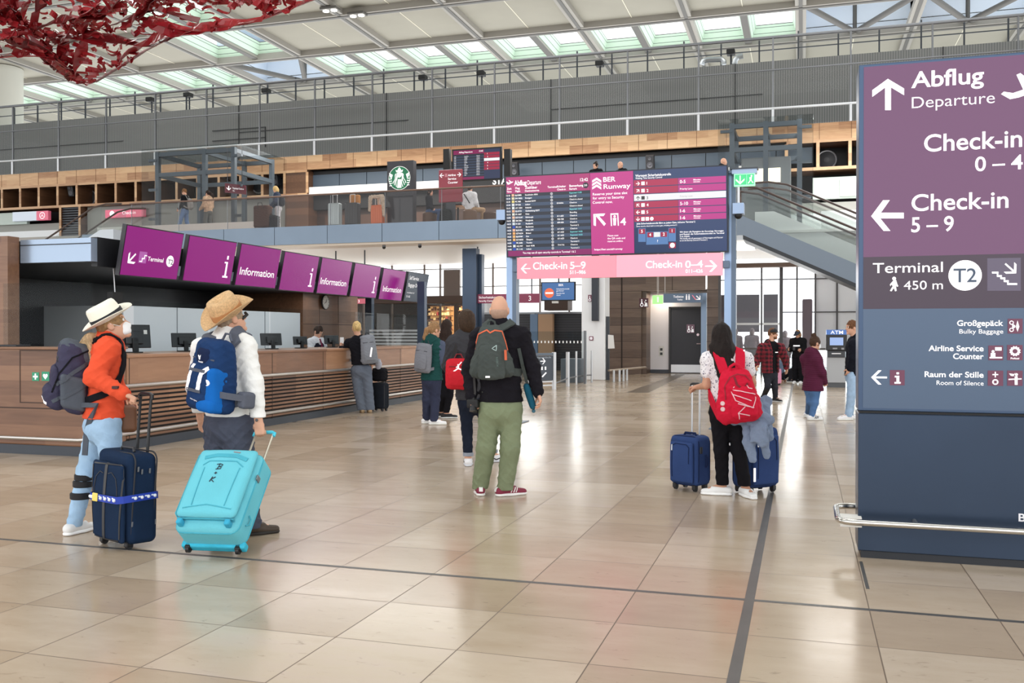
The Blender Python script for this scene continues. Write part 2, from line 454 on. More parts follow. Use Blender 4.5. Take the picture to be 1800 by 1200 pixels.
        me.vertices.add(len(P)); me.vertices.foreach_set('co', P.astype(np.float32).ravel())
        me.loops.add(Q.size); me.loops.foreach_set('vertex_index', Q.ravel())
        me.polygons.add(len(Q)); me.polygons.foreach_set('loop_start', np.arange(0, Q.size, 4, dtype=np.int32))
        try: me.polygons.foreach_set('loop_total', np.full(len(Q), 4, np.int32))
        except Exception: pass
        me.update(calc_edges=True); me.polygons.foreach_set('use_smooth', np.ones(len(Q), bool)); me.update()
        return me
    def build(s, name, h, mat, parent=None, base=None): return link_mesh(name, s.mesh(name, h), mat, parent, base)
def frame(fwd, up=(0, 0, 1)):
    f = V(fwd).normalized(); u = V(up); r = f.cross(u).normalized(); u = r.cross(f).normalized()
    return r, f, u                                      # right, forward, up
class Skin:
    """projects decoration onto the outside of a finished part, along -d"""
    def __init__(s, o, c, u, v, d):
        vs, ps = [], []
        for ob in (o if isinstance(o, (list, tuple)) else [o]):
            w = wloc(ob); k = len(vs); vs += [vv.co + w for vv in ob.data.vertices]; ps += [tuple(i + k for i in p.vertices) for p in ob.data.polygons]
        s.t = BVHTree.FromPolygons(vs, ps)
        s.c, s.u, s.v, s.d = V(c), V(u), V(v), V(d).normalized()
    def at(s, x, y, off=.002):
        p = s.c + s.u * x + s.v * y + s.d * .6; h = s.t.ray_cast(p, -s.d, 1.2)
        if h[0] is None:
            h = s.t.find_nearest(s.c + s.u * x + s.v * y)
        n = h[1]
        if n.dot(s.d) < 0: n = -n
        s.n = n; return h[0] + (n + s.d * .3).normalized() * off
    def poly(s, name, pls, mat, parent, off=.003):
        mb = MB()
        for pl in pls: mb.poly([s.at(x, y, off) for x, y in pl])
        return mb.build(name, mat, parent)
    def stroke(s, name, lines, wd, mat, parent, off=.003, step=.012, mb=None):
        own = mb is None; mb = mb or MB()
        for ln in lines:
            pts = []
            for (x0, y0), (x1, y1) in zip(ln, ln[1:]):
                L = math.hypot(x1 - x0, y1 - y0); n = max(1, int(L / step))
                pts += [(x0 + (x1 - x0) * i / n, y0 + (y1 - y0) * i / n) for i in range(n)]
            pts.append(ln[-1]); W, NN = [], []
            for x, y in pts: W.append(s.at(x, y, off)); NN.append(s.n.copy())
            if len(W) > 1: mb.ribbon(W, [(NN[max(i - 1, 0)] + NN[i] + NN[min(i + 1, len(W) - 1)]).normalized() for i in range(len(W))], wd, .003)
        return mb.build(name, mat, parent) if own else mb
    def text(s, name, body, x, y, cap, mat, parent, bold=.0, ang=0., off=.003):
        vs, ps = text_geo(body, bold); k = cap / .729; ca, sa = math.cos(math.radians(ang)), math.sin(math.radians(ang))
        x0 = min(a for a, b in vs); x1 = max(a for a, b in vs)
        me = bpy.data.meshes.new(name)
        W = []
        for a, b in vs:
            a, b = (a - (x0 + x1) / 2) * k, b * k
            W.append(s.at(x + a * ca - b * sa, y + a * sa + b * ca, off))
        me.from_pydata(W, [], ps); me.update(); return link_mesh(name, me, mat, parent)
# ------------------------------------------------------------------ the hall
def floor_mat():
    m, nt, b = nodes_mat('limestone_tiles'); vec, s = objxyz(nt); T = .64
    u = mth(nt, 'DIVIDE', mth(nt, 'ADD', s[0], .29), T); v = mth(nt, 'DIVIDE', mth(nt, 'SUBTRACT', s[1], 5.455), T)
    cb = nt.nodes.new('ShaderNodeCombineXYZ'); nt.links.new(mth(nt, 'FLOOR', u), cb.inputs[0]); nt.links.new(mth(nt, 'FLOOR', v), cb.inputs[1])
    wn = nt.nodes.new('ShaderNodeTexWhiteNoise'); nt.links.new(cb.outputs[0], wn.inputs['Vector'])
    off = nt.nodes.new('ShaderNodeVectorMath'); off.operation = 'SCALE'; off.inputs['Scale'].default_value = 9
    nt.links.new(wn.outputs['Color'], off.inputs[0])
    ad = nt.nodes.new('ShaderNodeVectorMath'); ad.operation = 'ADD'; nt.links.new(vec, ad.inputs[0]); nt.links.new(off.outputs[0], ad.inputs[1])
    mp = nt.nodes.new('ShaderNodeMapping'); mp.inputs['Scale'].default_value = (1.2, 3.2, 1); nt.links.new(ad.outputs[0], mp.inputs[0])
    n1 = nt.nodes.new('ShaderNodeTexNoise'); n1.inputs['Scale'].default_value = 1.6; n1.inputs['Detail'].default_value = 8; n1.inputs['Roughness'].default_value = .62
    nt.links.new(mp.outputs[0], n1.inputs['Vector'])
    n2 = nt.nodes.new('ShaderNodeTexNoise'); n2.inputs['Scale'].default_value = 5.5; n2.inputs['Detail'].default_value = 9; n2.inputs['Distortion'].default_value = 1.0
    n2.inputs['Roughness'].default_value = .7
    nt.links.new(mp.outputs[0], n2.inputs['Vector'])
    tone = mth(nt, 'ADD', mth(nt, 'MULTIPLY', wn.outputs['Value'], .5), mth(nt, 'MULTIPLY', n1.outputs['Fac'], .55))
    base = ramp(nt, tone, [(.12, (166, 146, 124)), (.5, (182, 163, 141)), (.75, (195, 178, 158)), (.95, (196, 177, 165))])
    spots = ramp(nt, n2.outputs['Fac'], [(.31, (112, 92, 74)), (.39, (255, 255, 255))])
    mul = nt.nodes.new('ShaderNodeMix'); mul.data_type = 'RGBA'; mul.blend_type = 'MULTIPLY'; mul.inputs[0].default_value = .32
    nt.links.new(base, mul.inputs[6]); nt.links.new(spots, mul.inputs[7])
    fu, fv = mth(nt, 'FRACT', u), mth(nt, 'FRACT', v)
    g = mth(nt, 'MINIMUM', mth(nt, 'MINIMUM', fu, mth(nt, 'SUBTRACT', 1, fu)), mth(nt, 'MINIMUM', fv, mth(nt, 'SUBTRACT', 1, fv)))
    line = mth(nt, 'LESS_THAN', g, .0052)
    c = mixc(nt, line, mul.outputs[2], rgb((112, 96, 82))); nt.links.new(c, b.inputs['Base Color'])
    r = mth(nt, 'ADD', mth(nt, 'MULTIPLY', n1.outputs['Fac'], .12), mth(nt, 'ADD', mth(nt, 'MULTIPLY', line, .4), .13))
    nt.links.new(r, b.inputs['Roughness']); b.inputs['Specular IOR Level'].default_value = .5
    return m
mb = MB(); mb.box(-75, 45, -14, 46, -.3, 0); st(mb.build('floor', floor_mat(), base=(0, 0, 0)))
STRIP = M((92, 90, 88), .4, .3, noise=.12, ns=3)
mb = MB(); mb.box(-75, 45, 5.435, 5.475, 0, .0012); st(mb.build('trim_1', STRIP))
mb = MB(); mb.box(-.312, -.258, -14, 34, 0, .0016); st(mb.build('trim_2', STRIP))
BAND = M((104, 92, 80), .3)
a, b2, c2, d2 = onZ(1069, 690), onZ(1139, 681), onZ(1203, 656.5), onZ(1183, 656.5)
mb = MB(); mb.prism([(p.x, p.y, 0) for p in (onZ(1100, 690), onZ(1140, 690), onZ(1206, 657), onZ(1190, 657))], (0, 0, .0014))
mb.box(-6, 6, 29.3, 29.42, 0, .001); st(mb.build('trim_3', BAND))
mb = MB(); mb.box(.36, .38, 5.9, 6.6, 0, .001); st(mb.build('trim_4', STRIP))

# ---- roof: 6.3 m bays between beams, cream acoustic panels and open skylight coffers
ZR, X0, Y0, MOD = 20.0, -6.45, 54.9, 6.3
CREAM = M((150, 146, 133), .85, noise=.03, ns=.6)
BEAM = M((150, 146, 138), .6)
BEAMD = M((92, 90, 86), .55)
def louvre_mat():
    m, nt, b = nodes_mat('louvre_green'); vec, s = objxyz(nt)
    f = mth(nt, 'FRACT', mth(nt, 'MULTIPLY', s[2], 3.1)); ln = mth(nt, 'LESS_THAN', f, .1)
    nt.links.new(mixc(nt, ln, rgb((206, 226, 208)), rgb((96, 112, 100))), b.inputs['Base Color']); b.inputs['Roughness'].default_value = .5
    return m
LOUV = louvre_mat()
PALE = M((216, 226, 238), .5)
rows = range(-12, 4); cols = range(-10, 7)
def kind(i, j):
    """i counts bays to the right of X0, j counts bays behind Y0"""
    if j == 0:
        return 'lantern' if i in (-5, 1, 2) else 'coffer'
    if i == -5 and j == -1: return 'coffer'
    if j in (-3, -6, -9) or (i == -5 and j == -2): return 'coffer'
    return 'panel'
pan, lou, pale, rib, glz, dark, seam = MB(), MB(), MB(), MB(), MB(), MB(), MB()
for j in rows:
    for i in cols:
        xa, xb, ya, yb = X0 + i * MOD, X0 + (i + 1) * MOD, Y0 + j * MOD, Y0 + (j + 1) * MOD
        k = kind(i, j)
        if k == 'panel':
            pan.box(xa + .3, xb - .3, ya + .3, yb - .3, ZR + .05, ZR + .12); dark.box(xa, xb, ya, yb, ZR + .5, ZR + .55)
            seam.box((xa + xb) / 2 - .02, (xa + xb) / 2 + .02, ya + .3, yb - .3, ZR + .03, ZR + .05)
        elif k == 'coffer':
            for h in (0, 1):
                xl, xr = xa + h * MOD / 2 + .2, xa + (h + 1) * MOD / 2 - .2; zt = ZR + .8
                sp = .28
                lou.poly([(xl, ya + .2, ZR), (xl, yb - .2, ZR), (xl + sp, yb - .2 - sp, zt), (xl + sp, ya + .2 + sp, zt)])
                lou.poly([(xr, ya + .2, ZR), (xr - sp, ya + .2 + sp, zt), (xr - sp, yb - .2 - sp, zt), (xr, yb - .2, ZR)])
                lou.poly([(xl, yb - .2, ZR), (xr, yb - .2, ZR), (xr - sp, yb - .2 - sp, zt), (xl + sp, yb - .2 - sp, zt)])
                lou.poly([(xl, ya + .2, ZR), (xl + sp, ya + .2 + sp, zt), (xr - sp, ya + .2 + sp, zt), (xr, ya + .2, ZR)])
                dark.box(xa + h * MOD / 2, xl + sp, ya, yb, zt, zt + .05); dark.box(xr - sp, xa + (h + 1) * MOD / 2, ya, yb, zt, zt + .05)
                dark.box(xl, xr, ya, ya + .2 + sp, zt, zt + .05); dark.box(xl, xr, yb - .2 - sp, yb, zt, zt + .05)
                glz.poly([(xl, ya, zt + .1), (xr, ya, zt + .1), (xr, yb, zt + .1), (xl, yb, zt + .1)])
            xm = (xa + xb) / 2; rib.box(xm - .2, xm + .2, ya, yb, ZR - .16, ZR + .02); dark.box(xm - .2, xm + .2, ya, yb, ZR - .2, ZR - .16)
        else:
            zt = ZR + 3.2
            for q in (((xa, ya), (xa, yb)), ((xb, yb), (xb, ya)), ((xa, yb), (xb, yb))):
                (p1, q1), (p2, q2) = q
                pale.poly([(p1, q1, ZR - .3), (p2, q2, ZR - .3), (p2, q2, zt), (p1, q1, zt)])
            pale.poly([(xa, ya, zt), (xa, yb, zt), (xb, yb, zt), (xb, ya, zt)][:3]); glz.poly([(xa, ya, zt), (xb, yb, zt), (xb, ya, zt)])
            xm = (xa + xb) / 2
            dark.cyl((xb, ya, ZR), (xm, yb, ZR), .17); dark.cyl((xm, yb, ZR), (xa, ya, ZR), .17); dark.cyl((xm, yb, ZR - .3), (xm, yb, zt), .12)
beam = MB()
for j in range(-12, 5):
    y = Y0 + j * MOD; beam.box(-70, 36, y - .3, y + .3, ZR - .3, ZR + .12); dark.box(-70, 36, y - .12, y + .12, ZR - .34, ZR - .3)
for i in range(-10, 8):
    x = X0 + i * MOD; beam.box(x - .3, x + .3, Y0 - 12 * MOD, Y0 + 4 * MOD, ZR - .26, ZR + .1); dark.box(x - .1, x + .1, Y0 - 12 * MOD, Y0 + 4 * MOD, ZR - .3, ZR - .26)
st(pan.build('ceiling', CREAM)); st(lou.build('trim_5', LOUV)); st(pale.build('trim_6', PALE)); st(rib.build('trim_7', BEAM))
st(beam.build('trim_8', BEAM)); st(dark.build('trim_9', BEAMD)); st(seam.build('trim_10', M((222, 216, 196), .6)))
st(glz.build('window_1', GLASS((244, 250, 248), .6)))
# far upper end wall of the hall
mb = MB(); mb.box(-75, 45, 80, 80.4, 9, 24); st(mb.build('wall_far', CREAM))
# big round column at the far left
c = onY(6, 150, 52.0)
mb = MB(); mb.cyl((c.x, 52, 4), (c.x, 52, ZR), 1.25, seg=40)
for z in (16.9, 13.4): mb.cyl((c.x, 52, z), (c.x, 52, z + .03), 1.262, seg=40)
st(mb.build('column', M((204, 204, 194), .5), smooth=True))
# downlights on the roof beams
def spot(px, py, lab):
    p = onZ(px, py, 19.62); t = thing('ceiling_spotlight', lab, 'ceiling light', (p.x, p.y, 19.5), 'spotlights on the roof beams')
    mb = MB(); mb.box(p.x - .5, p.x + .5, p.y - .3, p.y + .3, 19.55, 19.7, bev=.03); mb.build('housing', BEAMD, t)
    for sx in (-.25, .25):
        mb = MB(); mb.cyl((p.x + sx, p.y, 19.5), (p.x + sx, p.y, 19.56), .17, seg=18); mb.build('lamp', M((255, 252, 240), .4, emit=5.), t)
spot(580, 16, 'twin ceiling spotlight on the roof beam just right of the red ribbon sculpture')
spot(628, 25, 'second twin ceiling spotlight from the red sculpture, further right on the beam')

# ---- upper storeys at the back: timber niches, glass screen, grey corrugated wall
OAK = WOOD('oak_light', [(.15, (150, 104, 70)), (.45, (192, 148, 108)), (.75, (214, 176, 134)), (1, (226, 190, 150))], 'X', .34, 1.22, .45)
OAKD = WOOD('oak_shadow', [(.1, (64, 42, 28)), (.6, (96, 66, 46)), (1, (120, 86, 62))], 'Y', .3, 3)  # oak darkened in colour for the shade inside the niches
NAVY = M((70, 84, 98), .5); BLACK = M((16, 16, 18), .6); OFFW = M((226, 224, 220), .6)
def corr_mat():
    m, nt, b = nodes_mat('corrugated'); vec, s = objxyz(nt)
    f = mth(nt, 'FRACT', mth(nt, 'MULTIPLY', s[0], 10.5)); n = nt.nodes.new('ShaderNodeTexNoise'); n.inputs['Scale'].default_value = .5
    nt.links.new(vec, n.inputs['Vector'])
    nt.links.new(mixc(nt, mth(nt, 'LESS_THAN', f, .3), rgb((134, 134, 133)), rgb((102, 102, 102))), b.inputs['Base Color'])
    b.inputs['Roughness'].default_value = .6; return m
mb = MB(); mb.box(-62, 24, 40, 40.3, 9.5, 12.72); st(mb.build('wall_upper', corr_mat()))
mb = MB()
for x in np.arange(-58, 22, 7.9): mb.box(x - .02, x + .02, 39.96, 40.0, 9.5, 12.72)
for x in np.arange(-58, 22, 15.8): mb.box(x, x + 9, 39.97, 40.0, 11.38, 11.41)
mb.box(-27.9, -24.9, 39.96, 40, 11.55, 11.58); mb.box(-27.9, -24.9, 39.96, 40, 11.05, 11.08); mb.box(-24.93, -24.9, 39.96, 40, 10.6, 11.58)
st(mb.build('trim_11', M((60, 60, 62), .6)))
mb = MB(); mb.box(-27, -19.5, 31.0, 31.2, 5.45, 5.78); st(mb.build('trim_39', OFFW))
mb = MB(); mb.box(-62, 24, 38, 40, 9.45, 9.55); st(mb.build('floor_upper', M((120, 118, 112), .6)))
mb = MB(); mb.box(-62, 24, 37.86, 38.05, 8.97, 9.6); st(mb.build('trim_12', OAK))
mb = MB()
for x in np.arange(-58.57, 24, 1.16): mb.box(x - .008, x + .008, 37.852, 37.87, 8.97, 9.6)
st(mb.build('trim_13', M((120, 80, 52), .6)))
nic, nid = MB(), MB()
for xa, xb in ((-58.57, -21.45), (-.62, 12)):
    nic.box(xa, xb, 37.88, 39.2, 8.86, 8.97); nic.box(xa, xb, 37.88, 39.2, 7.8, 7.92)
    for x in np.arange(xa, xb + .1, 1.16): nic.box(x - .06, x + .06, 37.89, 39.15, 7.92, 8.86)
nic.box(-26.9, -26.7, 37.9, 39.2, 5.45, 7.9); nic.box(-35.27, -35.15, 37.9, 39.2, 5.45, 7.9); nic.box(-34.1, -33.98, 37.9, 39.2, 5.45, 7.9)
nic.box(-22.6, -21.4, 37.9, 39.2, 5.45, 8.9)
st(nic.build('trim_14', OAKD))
fr = MB()
for xa, xb in ((-58.57, -21.45), (-.62, 12)):
    fr.box(xa, xb, 37.86, 37.885, 8.86, 8.97); fr.box(xa, xb, 37.86, 37.885, 7.8, 7.92)
    for x in np.arange(xa, xb + .1, 1.16): fr.box(x - .06, x + .06, 37.86, 37.885, 7.92, 8.86)
for x in (-35.21, -34.04): fr.box(x - .06, x + .06, 37.86, 37.885, 6.3, 7.8)
st(fr.build('trim_15', WOOD('oak_edge', [(.2, (168, 124, 88)), (.8, (208, 170, 130))], 'X', .3, 1.2)))
mb = MB(); mb.box(-60, 14, 39.16, 39.4, 5.3, 9.5); st(mb.build('wall_back', M((18, 16, 16), .7)))
# navy fascia, pale band and dark brown recess of the café
mb = MB()
for x in np.arange(-21.4, -.7, 1.36): mb.box(x, x + 1.33, 38.3, 38.36, 8.18, 8.78)
st(mb.build('trim_16', NAVY))
mb = MB(); mb.box(-21.4, -.7, 38.36, 39.1, 7.2, 8.97); st(mb.build('trim_17', BLACK))
mb = MB(); mb.box(-21.4, -15.1, 37.95, 38.3, 7.84, 8.18); mb.box(-6.2, -1, 37.95, 38.3, 7.86, 8.14); st(mb.build('trim_18', OFFW))
CAFE = WOOD('cafe_wall', [(.2, (46, 32, 26)), (.6, (80, 56, 44)), (1, (104, 76, 58))], 'X', .5, 2.5)
mb = MB(); mb.box(-22.6, -.7, 38.7, 38.9, 5.45, 7.84); st(mb.build('wall_cafe', CAFE))
# shop fronts at the far left and right of the upper level
mb = MB(); mb.box(-60, -35.3, 38.2, 38.5, 5.0, 6.75); mb.box(-33.9, -22.6, 38.2, 38.5, 5.0, 6.35); mb.box(-1, 12, 38.2, 38.5, 5.0, 6.2); st(mb.build('wall_shop', M((232, 234, 236), .5)))
mb = MB(); mb.box(-60, -35.3, 38.25, 38.6, 6.75, 7.1); mb.box(-33.9, -22.6, 38.25, 38.6, 6.35, 7.8); mb.box(-1, 12, 38.2, 38.6, 6.2, 6.6); st(mb.build('trim_19', M((150, 150, 144), .6)))
mb = MB(); mb.box(-60, -37.5, 38.1, 38.3, 7.1, 7.7); mb.box(.35, 12, 38.1, 38.3, 6.72, 7.55); st(mb.build('trim_20', M((186, 198, 190), .4)))
mb = MB()
for z in np.arange(6.4, 7.8, .12): mb.box(-35.15, -34.1, 37.95, 38.05, z, z + .07)
st(mb.build('trim_21', M((54, 58, 66), .5)))
mb = MB(); mb.box(1.35, 4, 38.02, 38.1, 6.8, 7.45); st(mb.build('trim_22', OFFW))
# posts and rails of the tall glass screen on the second floor
STEEL = M((120, 122, 126), .4, .6); STEELL = M((206, 208, 212), .35, .3); DSTEEL = M((66, 70, 76), .45, .4)
scr = thing('glass_screen', 'long glazed screen with slim steel posts along the grey second floor walkway', 'glass screen', (-20, 37.8, 9.6))
for x in np.arange(-57.72, 22, 2.83):
    mb = MB(); mb.box(x - .03, x + .03, 37.62, 37.7, 9.6, 12.95); mb.build('post', STEEL if int(x) % 2 else STEEL, scr)
    mb = MB(); mb.box(x - .045, x + .045, 37.58, 37.62, 9.55, 10.2); mb.build('bracket', STEELL, scr)  # paler strip puts the light on the lower posts into the colour
mb = MB(); mb.cyl((-60, 37.66, 12.97), (24, 37.66, 12.97), .06); mb.build('top_rail', STEEL, scr)
mb = MB(); mb.cyl((-60, 37.6, 10.22), (24, 37.6, 10.22), .045); mb.build('handrail', STEELL, scr)
mb = MB(); mb.cyl((-60, 37.6, 11.7), (24, 37.6, 11.7), .03); mb.build('cable_rail', STEEL, scr)
mb = MB(); mb.poly([(-60, 37.7, 9.6), (24, 37.7, 9.6), (24, 37.7, 12.9), (-60, 37.7, 12.9)]); mb.build('pane', GLASS((228, 230, 230), .14), scr)
mb = MB()
for k, x in enumerate(np.arange(-56, 22, 1.55)): mb.box(x - .03, x + .03, 40.3, 40.36, 12.4, 13.7 + .25 * (k % 3 == 0))
mb.box(-60, 22, 40.3, 40.34, 13.25, 13.29); st(mb.build('trim_38', DSTEEL))
# cameras and cable posts standing behind the screen
for px, py, lab in ((267, 180, 'dark camera on a short post at the far left above the grey wall'), (333, 172, 'dark camera on a post above the left glass lift'),
                    (470, 165, 'dark camera on a post above the orange suitcase gallery'), (745, 142, 'dark camera on a post above the green coffee sign'),
                    (847, 135, 'dark camera on a post just left of the centre of the grey wall'), (1055, 118, 'dark camera on a post above the departure board'),
                    (1285, 98, 'dark camera on a post by the silver pipes')):
    p = onY(px, py, 40.5); t = thing('wall_camera', lab, 'camera', (p.x, 40.5, 12.72), 'cameras above the grey wall')
    mb = MB(); mb.cyl((p.x, 40.5, 12.6), (p.x, 40.5, p.z), .04, seg=8); mb.build('post', DSTEEL, t)
    mb = MB(); mb.box(p.x - .17, p.x + .17, 40.2, 40.6, p.z, p.z + .22, bev=.03); mb.build('camera_body', BLACK, t)
t = thing('silver_duct', 'bent silver ventilation pipes behind the glass screen at upper right', 'pipe', (-2.5, 40.15, 12.72))
mb = MB(); mb.tube([onY(1234, 113, 40.15), onY(1236, 108, 40.15), onY(1243, 105, 40.15), onY(1268, 104, 40.15), onY(1272, 108, 40.15), onY(1272, 113, 40.15)], .12); mb.build('pipe', M((190, 194, 198), .3, .8), t, smooth=True)
mb = MB(); mb.tube([onY(1291, 113, 40.15), onY(1292, 106, 40.15), onY(1297, 100, 40.15), onY(1306, 98, 40.15)], .12); mb.build('pipe', M((190, 194, 198), .3, .8), t, smooth=True)
# ------------------------------------------------------------------ first-floor gallery
FASC = M((122, 138, 156), .38, .35, noise=.05, ns=.7)
mb = MB(); mb.box(-60, -2.0, 30.6, 39.2, 4.86, 5.45); st(mb.build('floor_gallery', M((150, 146, 140), .4)))
mb = MB()
for x in np.arange(-27.3, -2.2, 2.17): mb.box(x, min(x + 2.15, -2.0), 30.5, 30.6, 4.8, 5.46)
st(mb.build('trim_23', FASC))
mb = MB(); mb.box(-27.3, -2.0, 30.55, 31.5, 4.72, 4.86); st(mb.build('trim_24', M((214, 200, 184), .6)))
mb = MB(); mb.box(-60, 4, 31.5, 42, 4.78, 4.86); st(mb.build('ceiling_gallery', M((250, 249, 247), .6)))
# balustrade: one glass pane per bay, one handrail
bal = thing('glass_balustrade', 'long clear glass balustrade along the edge of the first floor gallery', 'balustrade', (-15, 30.7, 5.45))
for x in np.arange(-25.13, -4.5, 2.17):
    mb = MB(); mb.poly([(x + .02, 30.72, 5.4), (x + 2.15, 30.72, 5.4), (x + 2.15, 30.72, 6.6), (x + .02, 30.72, 6.6)]); mb.build('pane', GLASS((226, 222, 220), .6), bal)
    mb = MB(); mb.cyl((x, 30.74, 5.4), (x, 30.74, 6.6), .014, seg=6); mb.build('post', STEEL, bal)
mb = MB(); mb.cyl((-25.2, 30.72, 6.62), (-4.3, 30.72, 6.62), .032, seg=10); mb.build('handrail', M((120, 96, 84), .4, .3), bal)
for px, py, lab in ((675, 432, 'black dome camera on the gallery edge above the green jacketed girl'), (738, 430.5, 'black dome camera on the gallery edge just left of the departure board')):
    p = onY(px, py, 30.9); t = thing('dome_camera', lab, 'camera', (p.x, 30.9, 4.72), 'dome cameras under the gallery')
    mb = MB(); mb.cyl((p.x, 30.9, 4.66), (p.x, 30.9, 4.72), .06, seg=12); mb.build('base', STEEL, t)
    mb = MB(); mb.ball((p.x, 30.9, 4.64), .065); mb.build('dome', BLACK, t, smooth=True)

# glass lifts ----------------------------------------------------
def lift(name, label, x0, x1, y0, y1, z0, z1, mids, glassx):
    t = thing(name, label, 'lift', ((x0 + x1) / 2, (y0 + y1) / 2, z0))
    S = M((86, 94, 102), .45, .4)
    for x in [x0, x1] + mids:
        for y in (y0, y1):
            mb = MB(); mb.box(x - .085, x + .085, y - .08, y + .08, z0, z1); mb.build('post', S, t)
    for z in (z1 - .12, z1 - .95):
        for y in (y0, y1):
            mb = MB(); mb.box(x0, x1, y - .07, y + .07, z - .08, z + .08); mb.build('beam', S, t)
        for x in [x0, x1]:
            mb = MB(); mb.box(x - .07, x + .07, y0, y1, z - .08, z + .08); mb.build('beam', S, t)
    for x in mids:
        mb = MB(); mb.box(x - .06, x + .06, y0, y1, z1 - .2, z1 - .05); mb.build('beam', S, t)
    e = .45
    mb = MB(); mb.poly([(x0 - e, y0 - e, z1 + .06), (x1 + e, y0 - e, z1 + .06), (x1 + e, y1 + e, z1 + .06), (x0 - e, y1 + e, z1 + .06)]); mb.build('roof_pane', GLASS((232, 236, 236), .4), t)
    for xa in (x0 - e, x1 + e):
        mb = MB(); mb.poly([(xa, y0 - e, z0), (xa, y1 + e, z0), (xa, y1 + e, z1 + .05), (xa, y0 - e, z1 + .05)]); mb.build('pane', GLASS((238, 240, 240), .3), t)
    mb = MB(); mb.poly([(x0 - e, y0 - e, z0), (x1 + e, y0 - e, z0), (x1 + e, y0 - e, z1 + .05), (x0 - e, y0 - e, z1 + .05)]); mb.build('pane', GLASS((236, 238, 238), .3), t)
    for x in (x0, x1):
        for z in np.arange(z0 + .8, z1, 1.2):
            mb = MB(); mb.box(x - .4 if x == x0 else x, x if x == x0 else x + .4, y0 - .1, y0 + .02, z - .05, z + .05); mb.build('glass_clamp', S, t)
    if not glassx: return t
    mb = MB(); mb.box(x0 + .3, x1 - .3, y0 + .35, y1 - .3, z0 + .1, z0 + 2.3, bev=.04); mb.build('cabin', M((120, 124, 126), .4, .3), t)
    mb = MB(); mb.box((x0 + x1) / 2 - .5, (x0 + x1) / 2 + .5, y0 + .33, y0 + .36, z0 + 1.4, z0 + 1.9); mb.build('cabin_lamp', M((255, 244, 214), .4, emit=1.3), t)
    return t
lift('glass_lift', 'glass lift shaft with grey steel frame at the left of the gallery', -25.35, -21.75, 32.6, 35.4, 5.45, 9.0, [-23.1], 0)
lift('glass_lift', 'glass lift shaft with dark steel frame beside the escalators at right', -2.4, -.12, 34.0, 36.2, 5.47, 8.95, [-1.25], 1)
t = thing('hanging_sign', 'small dark red hanging direction sign inside the left glass lift landing', 'sign', (-21.4, 32, 7.0))
P = Panel(onY(396, 338, 32), (.55, .83, 0), (0, 0, 1), t); w, h = .87, .36
P.slab('panel', 0, 0, w, h, SCR((112, 18, 40), .35))
P.text('Flugsteige Check-in', .3, .17, .07, WHITE, .76); P.polys('arrow', arrow_polys(.14, .18, .09, -90, .18), WHITE)
P.text('T1', .3, .06, .06, WHITE)
for u in (.1, .7): P.slab('hanger', u, h, u + .02, 1.75, DSTEEL, -.05, -.03)

# escalators ------------------------------------------------------
def escalator(name, label, A, B, yw, body, tr, hand):
    """A=(x,z) upper end of truss top edge, B lower end; yw=(y0,y1)"""
    (xa, za), (xb, zb) = A, B; y0, y1 = yw
    t = thing(name, label, 'escalator', ((xa + xb) / 2, (y0 + y1) / 2, min(za, zb) - 1.0))
    mb = MB(); mb.prism([(xa - .6 * np.sign(xb - xa), y0, za), (xa, y0, za), (xb, y0, zb), (xb, y0, zb - tr), (xa, y0, za - tr), (xa - .6 * np.sign(xb - xa), y0, za - tr)], (0, y1 - y0, 0))
    mb.build('truss', body, t)
    mb = MB(); mb.prism([(xa, y0 - .01, za - tr), (xb, y0 - .01, zb - tr), (xb, y0 - .01, zb - tr - .12), (xa, y0 - .01, za - tr - .12)], (0, y1 - y0 + .02, 0)); mb.build('soffit', M((38, 42, 48), .5), t)
    st_ = MB(); n = 22
    for k in range(n):
        f0 = (k + .5) / n; x = xa + (xb - xa) * f0; z = za + (zb - za) * f0; dx = abs(xb - xa) / n
        st_.box(x - dx / 2, x + dx / 2, y0 + .25, y1 - .25, z - .3, z - .02 - .5 * dx * abs(za - zb) / abs(xb - xa))
    st_.build('steps', M((110, 112, 114), .4, .6), t)
    for y in (y0 + .08, y1 - .08):
        mb = MB(); mb.poly([(xa, y, za), (xb, y, zb), (xb, y, zb + .92), (xa, y, za + .92)]); mb.build('glass_panel', GLASS((222, 226, 224), .7), t)
        pts = [(xa - .9 * np.sign(xb - xa), y, za + .95), (xa - .2 * np.sign(xb - xa), y, za + .97), (xa + .4 * np.sign(xb - xa), y, za + .86)]
        pts += [(xb, y, zb + .97)]
        mb = MB(); mb.tube(pts, .035, 8); mb.build('handrail', hand, t, smooth=True)
    return t
HR = M((74, 60, 56), .5)
escalator('escalator', 'escalator with steel blue underside descending right from the gallery', (-1.75, 5.12), (8.6, .25), (29.5, 31.0), M((112, 124, 138), .45, .2), .58, HR)
escalator('escalator', 'white clad escalator behind the blue one, descending right', (-.9, 5.5), (9.9, .4), (31.6, 33.0), M((246, 247, 248), .5), 1.2, HR)
escalator('escalator', 'escalator rising from behind the information booth to the left gallery end', (-25.3, 5.45), (-35.5, .3), (29.2, 30.7), M((196, 204, 212), .45, .2), .6, HR)
mb = MB(); mb.box(.6, 8, 34.0, 34.2, 4.2, 5.75); st(mb.build('wall_backdrop', M((244, 245, 247), .5)))  # white sheet added where bright daylight shows behind the escalators

